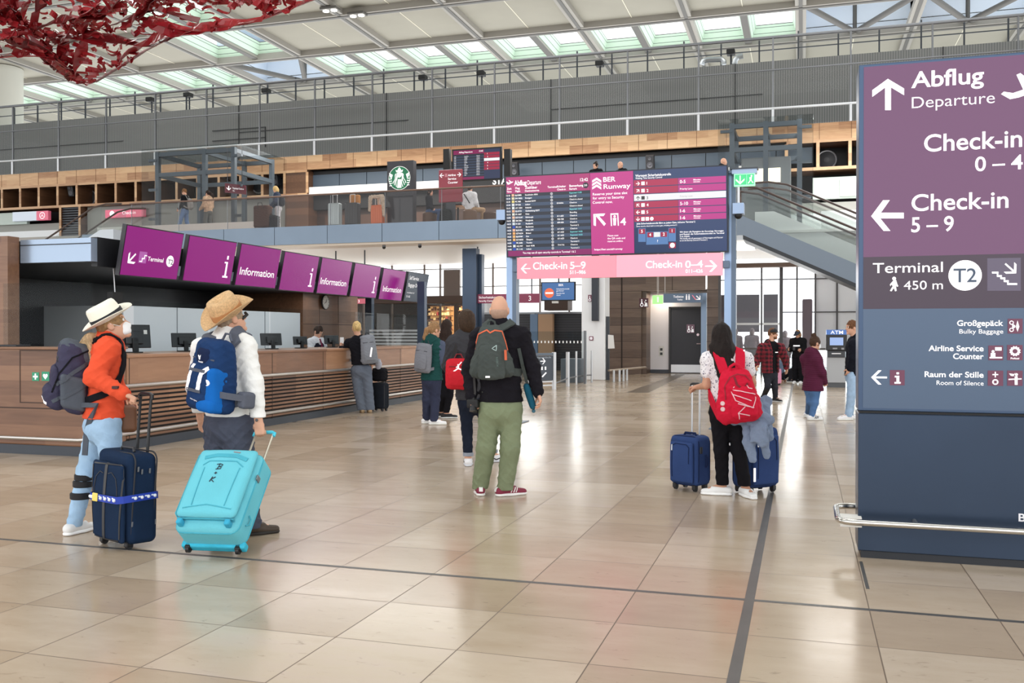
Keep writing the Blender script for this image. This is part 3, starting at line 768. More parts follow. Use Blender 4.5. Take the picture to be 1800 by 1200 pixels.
# cafe sign box with round green emblem ---------------------------
t = thing('cafe_sign', 'tall black sign box with a round green emblem standing at the gallery edge', 'sign', (-13.6, 31.6, 5.45))
Yq = 31.4
pa, pb = onY(680.5, 284, Yq), onY(726.5, 281, Yq)
mb = MB(); mb.box(pa.x, pb.x, Yq, Yq + .28, 5.45, pa.z); mb.build('box', M((52, 52, 58), .5), t)
mb = MB(); mb.box(pa.x + .02, pb.x - .02, Yq - .012, Yq, 5.5, 6.55); mb.build('lower_panel', M((44, 46, 52), .12, noise=.2, ns=3), t)
P = Panel((pa.x, Yq, 5.45), (1, 0, 0), (0, 0, 1), t)
cu, cv = P.px(702.5, 313); R = P.px(721, 313)[0] - cu
GRN = M((0, 104, 66), .4, emit=.25); WL = M((240, 244, 240), .4, emit=.35)
P.polys('emblem_disc', [disc(cu, cv, R * 1.04)], WL, .02)
P.polys('emblem_field', [disc(cu, cv, R)], GRN, .024)
def wave(x0, y0, x1, y1, amp, wd, ph, n=14):
    L, Rr = [], []
    for k in range(n + 1):
        f = k / n; x = x0 + (x1 - x0) * f + amp * math.sin(ph + f * 7); y = y0 + (y1 - y0) * f
        L.append((cu + R * (x - wd), cv + R * y)); Rr.append((cu + R * (x + wd), cv + R * y))
    return [[L[k], Rr[k], Rr[k + 1], L[k + 1]] for k in range(n)]
pl = [[(cu + R * x, cv + R * y) for x, y in ((-.3, .52), (.3, .52), (.36, .74), (.2, .66), (.1, .84), (0, .95), (-.1, .84), (-.2, .66), (-.36, .74))]]
pl.append([(cu + R * .21 * math.cos(q), cv + R * (.28 + .25 * math.sin(q))) for q in np.linspace(0, 2 * math.pi, 20)[:-1]])
for sx in (-1, 1):
    for k, o in enumerate((.3, .44, .58)): pl += wave(sx * (.2 + .06 * k), .48 - .06 * k, sx * o, -.78 + .16 * k, .05, .035, k * sx)
    pl.append([(cu + R * sx * x, cv + R * y) for x, y in ((.62, .3), (.98, .5), (.9, .1), (.72, .02))][:: sx])
    for k in range(4): pl.append([(cu + R * sx * x, cv + R * y) for x, y in ((.72, .02 - .2 * k), (.98, -.02 - .2 * k), (.95, -.1 - .19 * k), (.72, -.08 - .2 * k))][:: sx])
pl.append([(cu + R * x, cv + R * y) for x, y in ((-.16, -.1), (.16, -.1), (.2, -.86), (-.2, -.86))])
P.polys('emblem_figure', pl, WL, .028)
P.polys('emblem_face', [[(cu + R * x, cv + R * y) for x, y in q] for q in (((-.13, .33), (-.03, .33), (-.03, .36), (-.13, .37)), ((.03, .33), (.13, .33), (.13, .37), (.03, .36)), ((-.06, .14), (.06, .14), (.04, .11), (-.04, .11)), ((-.015, .3), (.015, .3), (.02, .2), (-.02, .2)))], GRN, .031)
# white channel letters of the cafe, half hidden behind the departure board
P = Panel((-12.4, 38.34, 7.0), (1, 0, 0), (0, 0, 1)); q = P.px(866, 324); q2 = P.px(968, 312)
o = P.text('STARBUCKS COFFEE', q[0], q[1], .3, M((250, 250, 250), .4, emit=.8), q2[0] + .9, .02, name='cafe_lettering'); tag(o, 'white raised letters over the cafe, half hidden behind the departure board', 'lettering')

# small upper departure screen ------------------------------------
def mini_board(t, P, w, h):
    P.slab('frame', -.06, -.06, w + .06, h + .06, BLACK, -.12, -.01)
    a = w * .66
    P.polys('header', [rect(0, h * .86, a, h)], SCR((140, 22, 88), .6), .001); P.polys('footer', [rect(0, 0, a, h * .09)], SCR((140, 22, 88), .6), .001)
    P.polys('departures_panel', [rect(0, h * .09, a, h * .86)], SCR((34, 40, 58), .5), .001)
    P.polys('row_stripe', [rect(0, h * (.12 + .09 * k), a, h * (.165 + .09 * k)) for k in range(8)], SCR((58, 72, 98), .5), .002)
    P.polys('waiting_panel', [rect(a, 0, w, h)], SCR((44, 54, 88), .6), .001)
    P.polys('waiting_row', [rect(a, h * z, w - .02, h * (z + .085)) for z in (.8, .7, .5, .4, .3)], SCR((168, 28, 66), .65), .002)
    P.polys('priority_row', [rect(a, h * .6, w - .02, h * .69)], SCR((245, 245, 245), .8), .002)
    rows = [('Abflug Departure', .12 * w, h * .91, h * .05, 'l'), ('12:42', a - .04, h * .92, h * .05, 'r')]
    for k in range(13): rows += [('13:%02d' % (5 * k % 60), .03, h * (.78 - .053 * k), h * .024, 'l'), (('Stockholm', 'Stuttgart', 'Istanbul', 'Lisbon', 'Helsinki', 'Oslo', 'Edinburgh')[k % 7], .24 * w, h * (.78 - .053 * k), h * .024, 'l'), ('Check-in', .5 * w, h * (.78 - .053 * k), h * .024, 'l')]
    for k, z in enumerate((.82, .72, .52, .42, .32)): rows.append((str((1, 2, 4, 5, 6)[k]), a + .2 * (w - a), h * z, h * .045, 'l'))
    P.multi(rows, WHITE, .01, .004)
Yb = 33.5
t = thing('departure_screen', 'smaller departure screen hanging above the gallery behind the main board', 'screen', onY(835, 316, Yb))
p0, p1, p2 = onY(797, 317, Yb), onY(879, 314, Yb), onY(791, 266, Yb)
P = Panel(p0, (1, 0, 0), p2 - p0, t); mini_board(t, P, p1.x - p0.x, (p2 - p0).length)
for px in (785, 892):
    q = onY(px, 262, Yb); mb = MB(); mb.box(q.x - .12, q.x + .12, Yb - .05, Yb + .2, 5.45, q.z); mb.build('post', BLACK, t)
# dark red standing direction sign
Ya = 31.3
t = thing('direction_sign', 'dark red upright sign with white arrows in front of the cafe tables', 'sign', onY(791, 388, Ya))
p0, p1, p2 = onY(771, 356, Ya), onY(812, 354, Ya), onY(769.5, 299, Ya)
P = Panel(p0, (1, 0, 0), (0, 0, 1), t); w, h = p1.x - p0.x, p2.z - p0.z
P.slab('panel', 0, 0, w, h, M((134, 38, 54), .3, emit=.12), -.1, 0, bev=.02)
P.slab('stand', w * .3, -(p0.z - 5.45), w * .7, 0, DSTEEL, -.08, -.03)
P.multi([('Airline', .36, h - .24, .08, 'l'), ('Service', .36, h - .37, .08, 'l'), ('Counter', .36, h - .5, .08, 'l')], WHITE, .012, .006)
P.polys('arrow', arrow_polys(.12, h - .2, .08, 180, .16) + arrow_polys(w - .1, h - .2, .075, 0, .16), WHITE, .006)
P.polys('pictogram', [rect(.24, h - .26, .34, h - .14)], M((190, 120, 130), .4), .006)

# loudspeakers in the niches and over the cafe
def speaker(px, py, Y, lab):
    p = onY(px, py, Y); t = thing('loudspeaker', lab, 'speaker', (p.x, Y, p.z - .28), 'loudspeakers on the upper gallery')
    B_ = Matrix.Translation(p) @ Matrix.Rotation(math.radians(14), 4, 'X')
    mb = MB(); mb.box(-.17, .17, -.14, .14, -.28, .28, B_, .03); mb.build('cabinet', M((34, 34, 38), .5), t)
    for z, r in ((-.1, .12), (.15, .06)):
        mb = MB(); mb.lathe([(r, 0), (r, .02), (r * .5, .005), (r * .3, .02), (0, .025)], (0, 0, 0), 18, B_ @ Matrix.Translation((0, -.14, z)) @ Matrix.Rotation(math.pi / 2, 4, 'X')); mb.build('cone', M((78, 78, 84), .4), t)
    mb = MB(); mb.cyl(p + V((0, .12, 0)), p + V((0, .5, .1)), .04, seg=8); mb.build('bracket', BLACK, t)
speaker(127, 335, 38.3, 'grey loudspeaker in a timber niche, the one nearest the left edge')
speaker(485, 315, 38.3, 'grey loudspeaker in the timber niche above the blonde traveller')
speaker(905, 297, 37.6, 'black loudspeaker above the left top corner of the departure board')
speaker(1143, 285, 37.6, 'black loudspeaker above the right half of the departure board')
def ringfan(px, py, lab):
    p = onY(px, py, 38.9); t = thing('round_fan', lab, 'fan', (p.x, 38.9, p.z - .4), 'round fans in the timber niches')
    T = Matrix.Rotation(math.pi / 2, 4, 'X')
    mb = MB(); mb.lathe([(.36 + .03 * math.cos(a), .03 * math.sin(a)) for a in np.linspace(0, 2 * math.pi, 9)], p, 32, T); mb.build('ring', M((178, 180, 186), .3, .7), t, smooth=True)
    mb = MB(); mb.lathe([(0, .06), (.1, .05), (.33, 0), (.33, -.06), (0, -.06)], p, 24, T); mb.build('grille', M((24, 24, 30), .5), t)
    mb = MB(); mb.box(p.x - .03, p.x + .03, 38.9, 39.2, p.z - .4, p.z); mb.build('bracket', BLACK, t)
ringfan(455, 326, 'round fan with silver ring in the niche right of the left glass lift')
ringfan(158, 347, 'round fan with silver ring half hidden in a niche near the left edge')
ringfan(1453, 281, 'round fan with silver ring in the niche beside the big purple sign')
# pink shop signs at far left
for (x0, y0, x1, y1), lab, body in (((22, 371, 64, 389), 'white and pink shop sign under the timber niches at the left edge', 'white'), ((185, 366, 252, 383), 'pink shop sign behind the left escalator rails', 'pink')):
    a, b_ = onY(x0, y1, 37.9), onY(x1, y0, 37.9); t = thing('shop_sign', lab, 'sign', (a.x, 37.9, a.z))
    P = Panel((a.x, 37.9, a.z), (1, 0, 0), (0, 0, 1), t); w, h = b_.x - a.x, b_.z - a.z
    PK = M((206, 98, 122), .4, emit=.3)
    if body == 'white':
        P.slab('panel', 0, 0, w, h, M((205, 214, 228), .4, emit=.15), -.2, 0); P.slab('pink_end', w, 0, w + .72, h, PK, -.2, 0)
        P.polys('emblem', [disc(w + .36, h * .5, .17), ], WHITE, .004); P.polys('emblem_spokes', [disc(w + .36, h * .5, .14)], PK, .006)
        P.polys('emblem_star', [[(w + .36 + .15 * math.cos(math.radians(90 + 120 * k + d)) * r, h * .5 + .15 * math.sin(math.radians(90 + 120 * k + d)) * r) for d, r in ((0, 1), (60, .15), (-60, .15))][::-1] for k in range(3)], WHITE, .008)
    else:
        P.slab('panel', 0, 0, w, h, PK, -.2, 0); P.polys('emblem', [disc(.4, h * .5, .14)], WHITE, .004); P.text('Check-in', 1.0, h * .35, .16, WHITE)
# ------------------------------------------------------------------ ground floor under the gallery
WALN = WOOD('walnut', [(.1, (88, 60, 45)), (.4, (118, 84, 64)), (.75, (142, 106, 82)), (1, (164, 126, 100))], 'X', .185, 7., .4)
WALNP = WOOD('walnut_grey', [(.1, (84, 68, 58)), (.5, (112, 92, 79)), (1, (142, 120, 104))], 'X', .31, 9., .4)
WALNY = WOOD('walnut_long', [(.1, (104, 70, 50)), (.45, (142, 102, 76)), (.8, (168, 126, 96)), (1, (184, 142, 110))], 'Y', .42, 1.7, .4)
NAVYP = M((52, 66, 84), .32, .5)
# bright glass front at the back with brown transom
mb = MB(); mb.poly([(-40, 41, 0), (-7.4, 41, 0), (-7.4, 41, 4.8), (-40, 41, 4.8)]); st(mb.build('window_2', GLASS((250, 252, 252), .25)))
mb = MB()
for x in (-33, -30.5, -28, -25.4, -22.8, -20.15, -18.66, -17.0, -16.2, -14.3, -13.6, -12.6, -11.36, -10.0, -8.6): mb.box(x - .035, x + .035, 40.9, 41.0, 0, 4.8)
for z in (3.72, 4.56): mb.box(-40, -7.4, 40.92, 41, z - .02, z + .02)
mb.box(-16.0, -15.2, 40.85, 41, 3.3, 4.52)
st(mb.build('trim_25', M((116, 104, 98), .6)))
mb = MB(); mb.box(-40, -13.9, 40.6, 41.2, 2.98, 3.3); mb.box(-10.2, -9.2, 37.4, 38.2, 2.5, 3.6); st(mb.build('trim_26', M((74, 56, 48), .6)))
# shop behind it: lit shelves
mb = MB(); mb.box(-24, -14.2, 43.6, 43.8, 0, 3.1); mb.box(-14.9, -14.2, 41.1, 43.6, 0, 3); st(mb.build('wall_shop_back', M((52, 40, 34), .7)))
sh = thing('shop_shelf', 'tall warm lit shop shelves full of goods at the back left of the board', 'shelf', (-16.4, 42.6, 0))
rs = random.Random(3)
for x0, x1 in ((-17.5, -16.3), (-15.9, -14.55)):
    mb = MB(); mb.box(x0, x1, 42.9, 43.0, .1, 2.9)
    mb.build('back_panel', M((236, 176, 112), .6, emit=.45), sh)  # warm shelf light put into the panel as its own glow
    for z in np.arange(.3, 2.95, .235):
        mb = MB(); mb.box(x0, x1, 42.5, 42.9, z, z + .03); mb.build('shelf_board', M((120, 76, 48), .5), sh)
    mb = MB()
    for z in np.arange(.33, 2.8, .235):
        x = x0 + .04
        while x < x1 - .1:
            w = rs.uniform(.05, .14); mb.box(x, x + w, 42.55, 42.75, z, z + rs.uniform(.07, .18), mi=rs.choice((0, 0, 1, 2))); x += w + rs.uniform(.01, .06)
    o = mb.build('goods', [M((226, 196, 150), .5), M((160, 60, 60), .5), M((90, 56, 40), .5)], sh); o['kind'] = 'stuff'
area('shop_lamp', (-16, 42.0, 2.9), 2.6, .4, 55, (0, 0, 0), (1, .78, .5))
mb = MB(); mb.box(-14.5, -13.9, 40.2, 41, 0, 3.05); st(mb.build('wall_dark', BLACK))
# navy steel columns
for x, y, w, nm in ((-11.83, 33.0, .27, 'a'),):
    mb = MB(); mb.box(x - w, x + w, y - .2, y + .2, 0, 4.7); mb.box(x + w, x + w + .12, y + .1, y + .4, 0, 4.5); st(mb.build('column', M((62, 78, 100), .3, .4)))
# dark roller shutter with slats, and its frames
def slat_mat():
    m, nt, b = nodes_mat('shutter_slats'); vec, s = objxyz(nt)
    f = mth(nt, 'FRACT', mth(nt, 'MULTIPLY', s[2], 9.5))
    nt.links.new(mixc(nt, mth(nt, 'LESS_THAN', f, .35), rgb((44, 46, 54)), rgb((26, 27, 33))), b.inputs['Base Color']); b.inputs['Roughness'].default_value = .4; return m
SLAT = slat_mat()
mb = MB(); mb.box(-13.3, -8.1, 38.3, 38.4, .0, 2.42); st(mb.build('wall_shutter', SLAT))
mb = MB(); mb.box(-13.3, -8.1, 38.24, 38.3, 2.38, 2.46); mb.box(-11.0, -10.85, 38.2, 38.3, 0, 2.46); st(mb.build('trim_27', M((170, 176, 184), .4)))
mb = MB(); mb.box(-10.6, -9.98, 37.9, 38.2, 0, 2.36); st(mb.build('trim_28', M((190, 156, 124), .5)))
mb = MB(); mb.box(-10.95, -10.62, 37.9, 38.2, 0, 2.36); st(mb.build('trim_29', M((112, 140, 172), .4)))
# security control signs
def sec_sign(x0, y0, x1, y1, Y, lab, full):
    a, b_ = onY(x0, y1, Y), onY(x1, y0, Y); t = thing('security_sign', lab, 'sign', (a.x, Y, a.z))
    P = Panel((a.x, Y, a.z), (1, 0, 0), (0, 0, 1), t); w, h = b_.x - a.x, b_.z - a.z
    P.slab('panel', 0, 0, w, h, M((132, 50, 78) if full else (196, 92, 112), .4, emit=.22), -.25, 0)
    for u in (w * .12, w * .88): P.slab('hanger', u - .02, h, u + .02, 4.78 - a.z, DSTEEL, -.14, -.1)
    P.text('3', w - .42, h * .22, h * .56, WHITE, bold=.01)
    if full:
        P.multi([('Sicherheitskontrolle', .42, h * .52, h * .26, 'l'), ('Security Control', .42, h * .16, h * .2, 'l')], WHITE, .01)
        P.polys('pictogram', [rect(.1, h * .2, .32, h * .8)], M((226, 196, 208), .4), .004)
        P.polys('pictogram_lines', [rect(.13, h * .3, .29, h * .4), rect(.17, h * .5, .25, h * .72)], M((132, 50, 78), .4), .006)
sec_sign(823, 515.5, 948.5, 533, 33, 'plum sign for security control 3 hanging beyond the bald man', True)
sec_sign(580, 524.5, 647, 534, 33, 'pink security sign seen over the information counter behind the clock', False)
# blue closed-lane screen
t = thing('info_screen', 'blue hanging screen with an orange no entry disc right of the bald man', 'screen', onY(978, 527, 32))
P = Panel(onY(953, 527, 32), (1, 0, 0), onY(950, 497, 32) - onY(953, 527, 32), t); w, h = 1.16, .6
P.slab('casing', -.04, -.04, w + .04, h + .03, BLACK, -.1, -.004); P.polys('screen', [rect(0, 0, w, h)], SCR((58, 104, 160), .8), .001)
P.slab('bracket', w * .3, -.12, w * .5, -.04, OFFW, -.08, -.02)
P.slab('hanger', w * .48, h, w * .52, 2.1, DSTEEL, -.12, -.08)
P.polys('no_entry_disc', [disc(.26, .24, .172)], SCR((240, 106, 62), .8), .003); P.polys('no_entry_bar', [rect(.12, .21, .4, .27)], WHITE, .005)
P.multi([('BER', .6, .48, .078, 'l'), ('Sicherheitskontrolle', .52, .36, .042, 'l'), ('geschlossen', .52, .295, .042, 'l'), ('Security lane', .52, .21, .042, 'l'), ('closed', .52, .145, .042, 'l')], WHITE, .012, .004)
# white gallery column with signs and the black loudspeaker bar
mb = MB(); mb.box(-6.99, -6.2, 30.3, 31.1, 0, 4.8, bev=.03); mb.box(-6.995, -6.195, 30.295, 31.1, .93, .945); st(mb.build('column', M((238, 238, 240), .45)))
t = tag(MB().box(-6.6, -6.38, 30.08, 30.26, 1.95, 4.3, bev=.01).box(-6.55, -6.43, 30.2, 30.3, 3.2, 3.4).build('line_loudspeaker', M((44, 48, 58), .5)), 'tall slim black loudspeaker bar fixed to the white column', 'speaker')
def picto_plate(o, P, u0, v0, s, fg, style):
    q = lambda x, y: (u0 + x * s, v0 + y * s)
    if style == 'wc':      # wheelchair user and nappy changing
        pl = [disc(*q(.27, .82), .075 * s, 14), [q(.2, .7), q(.33, .72), q(.36, .42), q(.22, .42)]]
        ring = [(q(.28 + .2 * math.cos(a), .27 + .2 * math.sin(a)), q(.28 + .12 * math.cos(a), .27 + .12 * math.sin(a))) for a in np.linspace(0, 2 * math.pi, 17)]
        pl += [[ring[k][0], ring[k + 1][0], ring[k + 1][1], ring[k][1]] for k in range(16)]
        pl += [disc(*q(.72, .76), .07 * s, 14), [q(.55, .1), q(.92, .1), q(.86, .5), q(.66, .5)], disc(*q(.62, .58), .06 * s, 12)]
    elif style == 'square': pl = [rect(*q(.2, .2), *q(.8, .35)), rect(*q(.2, .65), *q(.8, .8)), rect(*q(.2, .35), *q(.35, .65)), rect(*q(.65, .35), *q(.8, .65)), rect(*q(.44, .4), *q(.56, .6))]
    return P.polys('pictogram', pl, fg, .012, o)
def plate(px0, py0, px1, py1, Y, lab, col, style):
    a, b_ = onY(px0, py1, Y), onY(px1, py0, Y); w, h = b_.x - a.x, b_.z - a.z
    t = thing('toilet_sign' if style == 'wc' else 'wall_sign', lab, 'sign', (a.x + w / 2, Y, a.z))
    P = Panel((a.x, Y - .02, a.z), (1, 0, 0), (0, 0, 1), t); P.slab('plate', 0, 0, w, h, col, -.02, .005); picto_plate(t, P, 0, 0, min(w, h), WHITE, style)
PLUM = M((110, 44, 66), .4, emit=.06)
plate(1034, 518, 1045, 530, 30.3, 'small plum accessible toilet sign on the white column', PLUM, 'wc')
plate(1036, 591, 1043, 598, 30.3, 'small plum fire alarm plate low on the white column', PLUM, 'square')
# walnut portal with the toilet recess
mb = MB()
for x0, x1 in ((-7.2, -6.64), (-6.58, -5.86)):
    mb.box(x0, x1, 35.5, 35.7, 0, 4.8)
mb.box(-5.86, -3.46, 35.5, 35.7, 3.16, 4.8); mb.box(-3.4, -2.92, 35.5, 35.7, 0, 4.8); mb.box(-5.9, -5.7, 35.7, 36.72, 0, 3.2); mb.box(-3.6, -3.42, 35.7, 36.7, 0, 3.2)
st(mb.build('wall_portal', WALNP))
mb = MB()
for z in (.62, 1.24, 1.86, 2.5, 3.16, 3.9):
    mb.box(-7.2, -5.84, 35.492, 35.5, z - .008, z + .008); mb.box(-3.42, -2.92, 35.492, 35.5, z - .008, z + .008)
mb.box(-4.7, -4.68, 35.492, 35.5, 3.16, 4.8); mb.box(-6.65, -6.58, 35.52, 35.55, 0, 4.8); mb.box(-7.26, -7.2, 35.45, 35.7, 0, 4.8)
st(mb.build('trim_30', M((52, 38, 32), .6)))
mb = MB(); mb.box(-5.72, -3.5, 36.7, 36.9, 0, 3.3); st(mb.build('wall_recess', M((236, 232, 236), .55)))
mb = MB(); mb.box(-5.72, -3.5, 35.7, 36.7, 3.18, 3.3); st(mb.build('ceiling_recess', M((120, 104, 96), .6)))
mb = MB(); mb.box(-5.72, -4.95, 36.67, 36.7, 0, .14); st(mb.build('baseboard_recess', M((70, 74, 84), .5)))
mb = MB(); mb.box(-3.62, -3.42, 35.42, 35.6, 0, 3.05); st(mb.build('trim_31', M((130, 150, 174), .35, .4)))
d = st(MB().box(-4.9, -3.7, 36.6, 36.69, .02, 2.52).build('door_1', M((46, 46, 54), .45)))
mb = MB(); mb.box(-4.97, -4.9, 36.56, 36.7, 0, 2.58); mb.box(-3.7, -3.63, 36.56, 36.7, 0, 2.58); mb.box(-4.97, -3.63, 36.56, 36.7, 2.52, 2.58); mb.build('door_frame', M((52, 50, 52), .4), d)
mb = MB(); mb.box(-4.88, -3.72, 36.58, 36.6, .04, .34); mb.build('kick_plate', M((232, 234, 238), .3, .3), d)
mb = MB(); mb.cyl((-3.85, 36.54, 1.5), (-3.85, 36.6, 1.5), .05, seg=14); mb.cyl((-3.9, 36.55, 1.15), (-3.75, 36.55, 1.15), .018); mb.build('door_handle', M((214, 190, 196), .3, .6), d)
plate(1207, 570, 1221, 585, 36.58, 'mauve accessible toilet sign on the dark toilet door', M((136, 104, 122), .4), 'wc')
plate(1124, 524, 1140, 540, 35.5, 'plum accessible toilet sign projecting from the walnut portal', M((88, 36, 52), .4), 'wc')
area('recess_lamp', (-5.2, 36.2, 3.1), .5, .3, 14, (0, 0, 0), (1, .88, .72))
t = thing('wall_socket', 'small double wall socket on the white wall beside the toilet door', 'socket', (-5.25, 36.68, .86))
P = Panel(onY(1158, 626, 36.68), (1, 0, 0), (0, 0, 1), t); P.slab('plate', 0, 0, .2, .4, OFFW, 0, .02)
P.polys('outlet', [rect(.05, .05, .15, .15), rect(.05, .22, .15, .32)], M((60, 60, 62), .5), .025)
# hanging toilet sign with green exit sign
Yt = 34.4; a = onY(1166, 532, Yt); b_ = onY(1235, 515, Yt); t = thing('toilet_direction_sign', 'grey blue hanging toilet direction sign in front of the toilet recess', 'sign', (a.x, Yt, a.z))
P = Panel((a.x, Yt, a.z), (1, 0, 0), (0, 0, 1), t); w, h = b_.x - a.x, b_.z - a.z
P.slab('panel', 0, 0, w, h, M((92, 112, 136), .4, emit=.15), -.12, 0)
P.multi([('Toilette', .36, h * .54, .085, 'l'), ('Toilet', .5, h * .24, .06, 'l')], WHITE, .014)
P.polys('arrow', arrow_polys(w - .15, h * .5, .1, -45, .18), WHITE)
P.polys('toilet_figures', [disc(.84, .28, .022, 10), rect(.815, .1, .865, .25), disc(.93, .28, .022, 10), rect(.905, .1, .955, .25)], WHITE)
P.polys('red_slash', [[(1.03, .26), (1.06, .27), (1.19, .1), (1.16, .09)]], M((226, 120, 140), .4, emit=.4))
for u in (.04, -.2): P.slab('hanger', u, h if u > 0 else h * .8, u + .02, 4.78 - a.z, OFFW, -.08, -.06)
t = thing('exit_sign', 'bright green hanging exit sign left of the toilet direction sign', 'sign', onY(1156, 534, 34.45))
a, b_ = onY(1147, 534, 34.45), onY(1166, 519, 34.45); P = Panel((a.x, 34.45, a.z), (1, 0, 0), (0, 0, 1), t); w, h = b_.x - a.x, b_.z - a.z
P.slab('panel', 0, 0, w - .02, h, M((150, 232, 130), .4, emit=.9), -.08, 0); P.polys('running_figure', [disc(w * .5, h * .72, .04, 12), rect(w * .42, h * .2, w * .58, h * .6)], WHITE)
P.slab('hanger', w * .4, h, w * .44, 4.78 - a.z, OFFW, -.06, -.04)
# low hand rails in front of the portal
t = thing('guard_rail', 'low steel guard rail with short white posts before the walnut portal', 'rail', (-6.3, 33.4, 0))
p = onZ(1072, 668); r0 = onZ(1066, 672); r1 = onZ(1130, 661)
for px, py in ((1079, 671), (1089, 670), (1096, 669), (1102, 668)):
    q = onZ(px, py); mb = MB(); mb.cyl((q.x, q.y, 0), (q.x, q.y, .37), .035, seg=10); mb.build('post', STEELL, t)
pa, pb = onZ(1070, 671.5), onZ(1135, 664)
mb = MB(); mb.tube([(pa.x, pa.y, .37), (pb.x, pb.y, .37)], .035, 8); mb.build('rail', M((176, 158, 140), .3, .6), t)
t = thing('advert_panel', 'white tilted paper panel on a dark stand left of the walnut portal', 'panel', onZ(1068, 668))
q = onZ(1068, 668); mb = MB(); mb.box(q.x - .05, q.x + .05, q.y, q.y + .1, 0, 2.1); mb.build('stand', DSTEEL, t)
mb = MB(); mb.prism([(q.x + .02, q.y - .02, 1.5), (q.x + .2, q.y - .02, 1.48), (q.x + .24, q.y - .02, 1.05), (q.x + .02, q.y - .02, 1.04)], (0, -.02, 0)); mb.build('paper', OFFW, t)

# ---- right: glazed front with handrail
mb = MB(); mb.poly([(-2.9, 35, 0), (6, 35, 0), (6, 35, 4.78), (-2.9, 35, 4.78)]); st(mb.build('window_3', GLASS((247, 250, 252), .35)))
mb = MB()
for x, r in ((-2.9, .05), (-1.42, .03), (-.74, .06), (-.2, .03), (.42, .03), (1.15, .03)): mb.box(x - r, x + r, 34.93, 35.0, 0, 4.0)
mb.box(-2.9, 6, 34.95, 35, 3.46, 3.5); mb.box(-.74, 6, 34.95, 35, 2.28, 2.32); st(mb.build('trim_32', M((86, 84, 86), .5)))
mb = MB(); mb.box(-2.9, 6, 34.6, 35.0, 3.9, 4.06); st(mb.build('trim_40', M((104, 84, 72), .6)))
t = thing('hand_rail', 'dark horizontal hand rail along the bright glass front behind the cash machine', 'rail', (1, 34.6, 0))
mb = MB(); mb.box(-2.9, 4, 34.55, 34.62, .96, 1.03); mb.build('rail', M((88, 82, 78), .4), t)
for x in np.arange(-2.6, 4, 1.3):
    mb = MB(); mb.box(x - .02, x + .02, 34.56, 34.6, 0, .97); mb.build('post', STEEL, t)
mb = MB(); mb.poly([(-2.9, 34.62, .06), (4, 34.62, .06), (4, 34.62, .95), (-2.9, 34.62, .95)]); mb.build('pane', GLASS((206, 214, 216), .6), t)
mb = MB(); mb.box(.42, 4, 34.98, 35.1, 1.0, 3.7); st(mb.build('wall_grey', M((232, 234, 238), .5)))
mb = MB(); mb.box(-.02, .32, 34.4, 34.7, 0, 2.75, bev=.05); st(mb.build('column', M((112, 98, 106), .5)))
# dark windows of the building outside
mb = MB()
for x0, x1 in ((-3.2, -2.5), (-2.38, -1.55), (-1.4, -.88)): mb.box(x0, x1, 36.2, 36.3, 1.6, 3.0)
st(mb.build('window_4', M((96, 92, 98), .35)))
mb = MB(); mb.box(-3.3, -.8, 36.12, 36.2, 1.86, 1.94); mb.box(-2.48, -2.4, 36.12, 36.2, 1.6, 3.05); st(mb.build('trim_33', OFFW))
# cash machine
q = onZ(1470, 681); t = thing('cash_machine', 'grey free standing cash machine with black head and blue ATM sign', 'cash machine', (q.x, q.y, 0))
x, y = q.x, q.y
mb = MB(); mb.box(x - .25, x + .25, y, y + .45, .14, .86, bev=.01); mb.build('cabinet', M((172, 174, 178), .45), t)
mb = MB(); mb.box(x - .25, x + .25, y + .02, y + .45, 0, .14); mb.build('plinth', M((84, 86, 90), .5), t)
mb = MB(); mb.box(x - .24, x + .24, y - .05, y + .45, .86, 1.05, bev=.01); mb.build('cash_drawer', M((52, 54, 60), .4), t)
mb = MB(); mb.box(x - .28, x + .28, y - .1, y + .45, 1.05, 1.5, bev=.02); mb.build('head', M((26, 26, 30), .4), t)
P = Panel((x, y - .105, 0), (1, 0, 0), (0, 0, 1), t)
P.polys('display', [rect(-.18, 1.2, .18, 1.42)], SCR((160, 184, 230), .8)); P.polys('keypad', [rect(-.1, 1.09, .02, 1.13), rect(.13, 1.08, .2, 1.13)], M((150, 150, 156), .5))
P.polys('cash_slot', [rect(-.13, .95, .12, .98)], M((230, 230, 234), .4), -.03)
mb = MB(); mb.box(x - .27, x + .27, y + .0, y + .4, 1.5, 1.64); mb.build('sign_panel', SCR((96, 136, 208), .6), t)
Panel((x, y - .004, 0), (1, 0, 0), (0, 0, 1), t).text('ATM', -.16, 1.52, .1, WHITE, .18, .008)

# ---- glass barriers and queue furniture in the middle background
t = thing('glass_barrier', 'clear glass barrier with a dashed white line behind the luggage sizing stand', 'barrier', (-7.3, 28, 0))
mb = MB(); mb.poly([(-8.4, 28, .05), (-6.3, 28, .05), (-6.3, 28, 1.6), (-8.4, 28, 1.6)]); mb.build('pane', GLASS((214, 222, 224), .8), t)
P = Panel((-8.4, 27.995, 0), (1, 0, 0), (0, 0, 1), t)
P.polys('dashes', [rect(.2 + .115 * k, 1.24, .235 + .115 * k, 1.31) for k in range(17)], M((240, 240, 240), .5, emit=.2), .002)
for x in (-8.4, -6.35):
    mb = MB(); mb.box(x - .03, x + .03, 27.96, 28.06, 0, 1.62); mb.build('post', STEEL, t)
K0, K1 = onZ(930, 686), onZ(976, 684)
t = thing('luggage_sizer', 'dark board with white baggage pictograms in a steel frame right of the bald man', 'sign', (K0 + K1) / 2)
ux = (K1 - K0).normalized(); P = Panel(K0, ux, (0, 0, 1), t); w = (K1 - K0).length
P.slab('board', -.06, .25, w - .08, .92, M((62, 70, 82), .4), -.04, 0); P.slab('header', -.06, .93, w, 1.0, M((96, 108, 122), .4), -.06, .01)
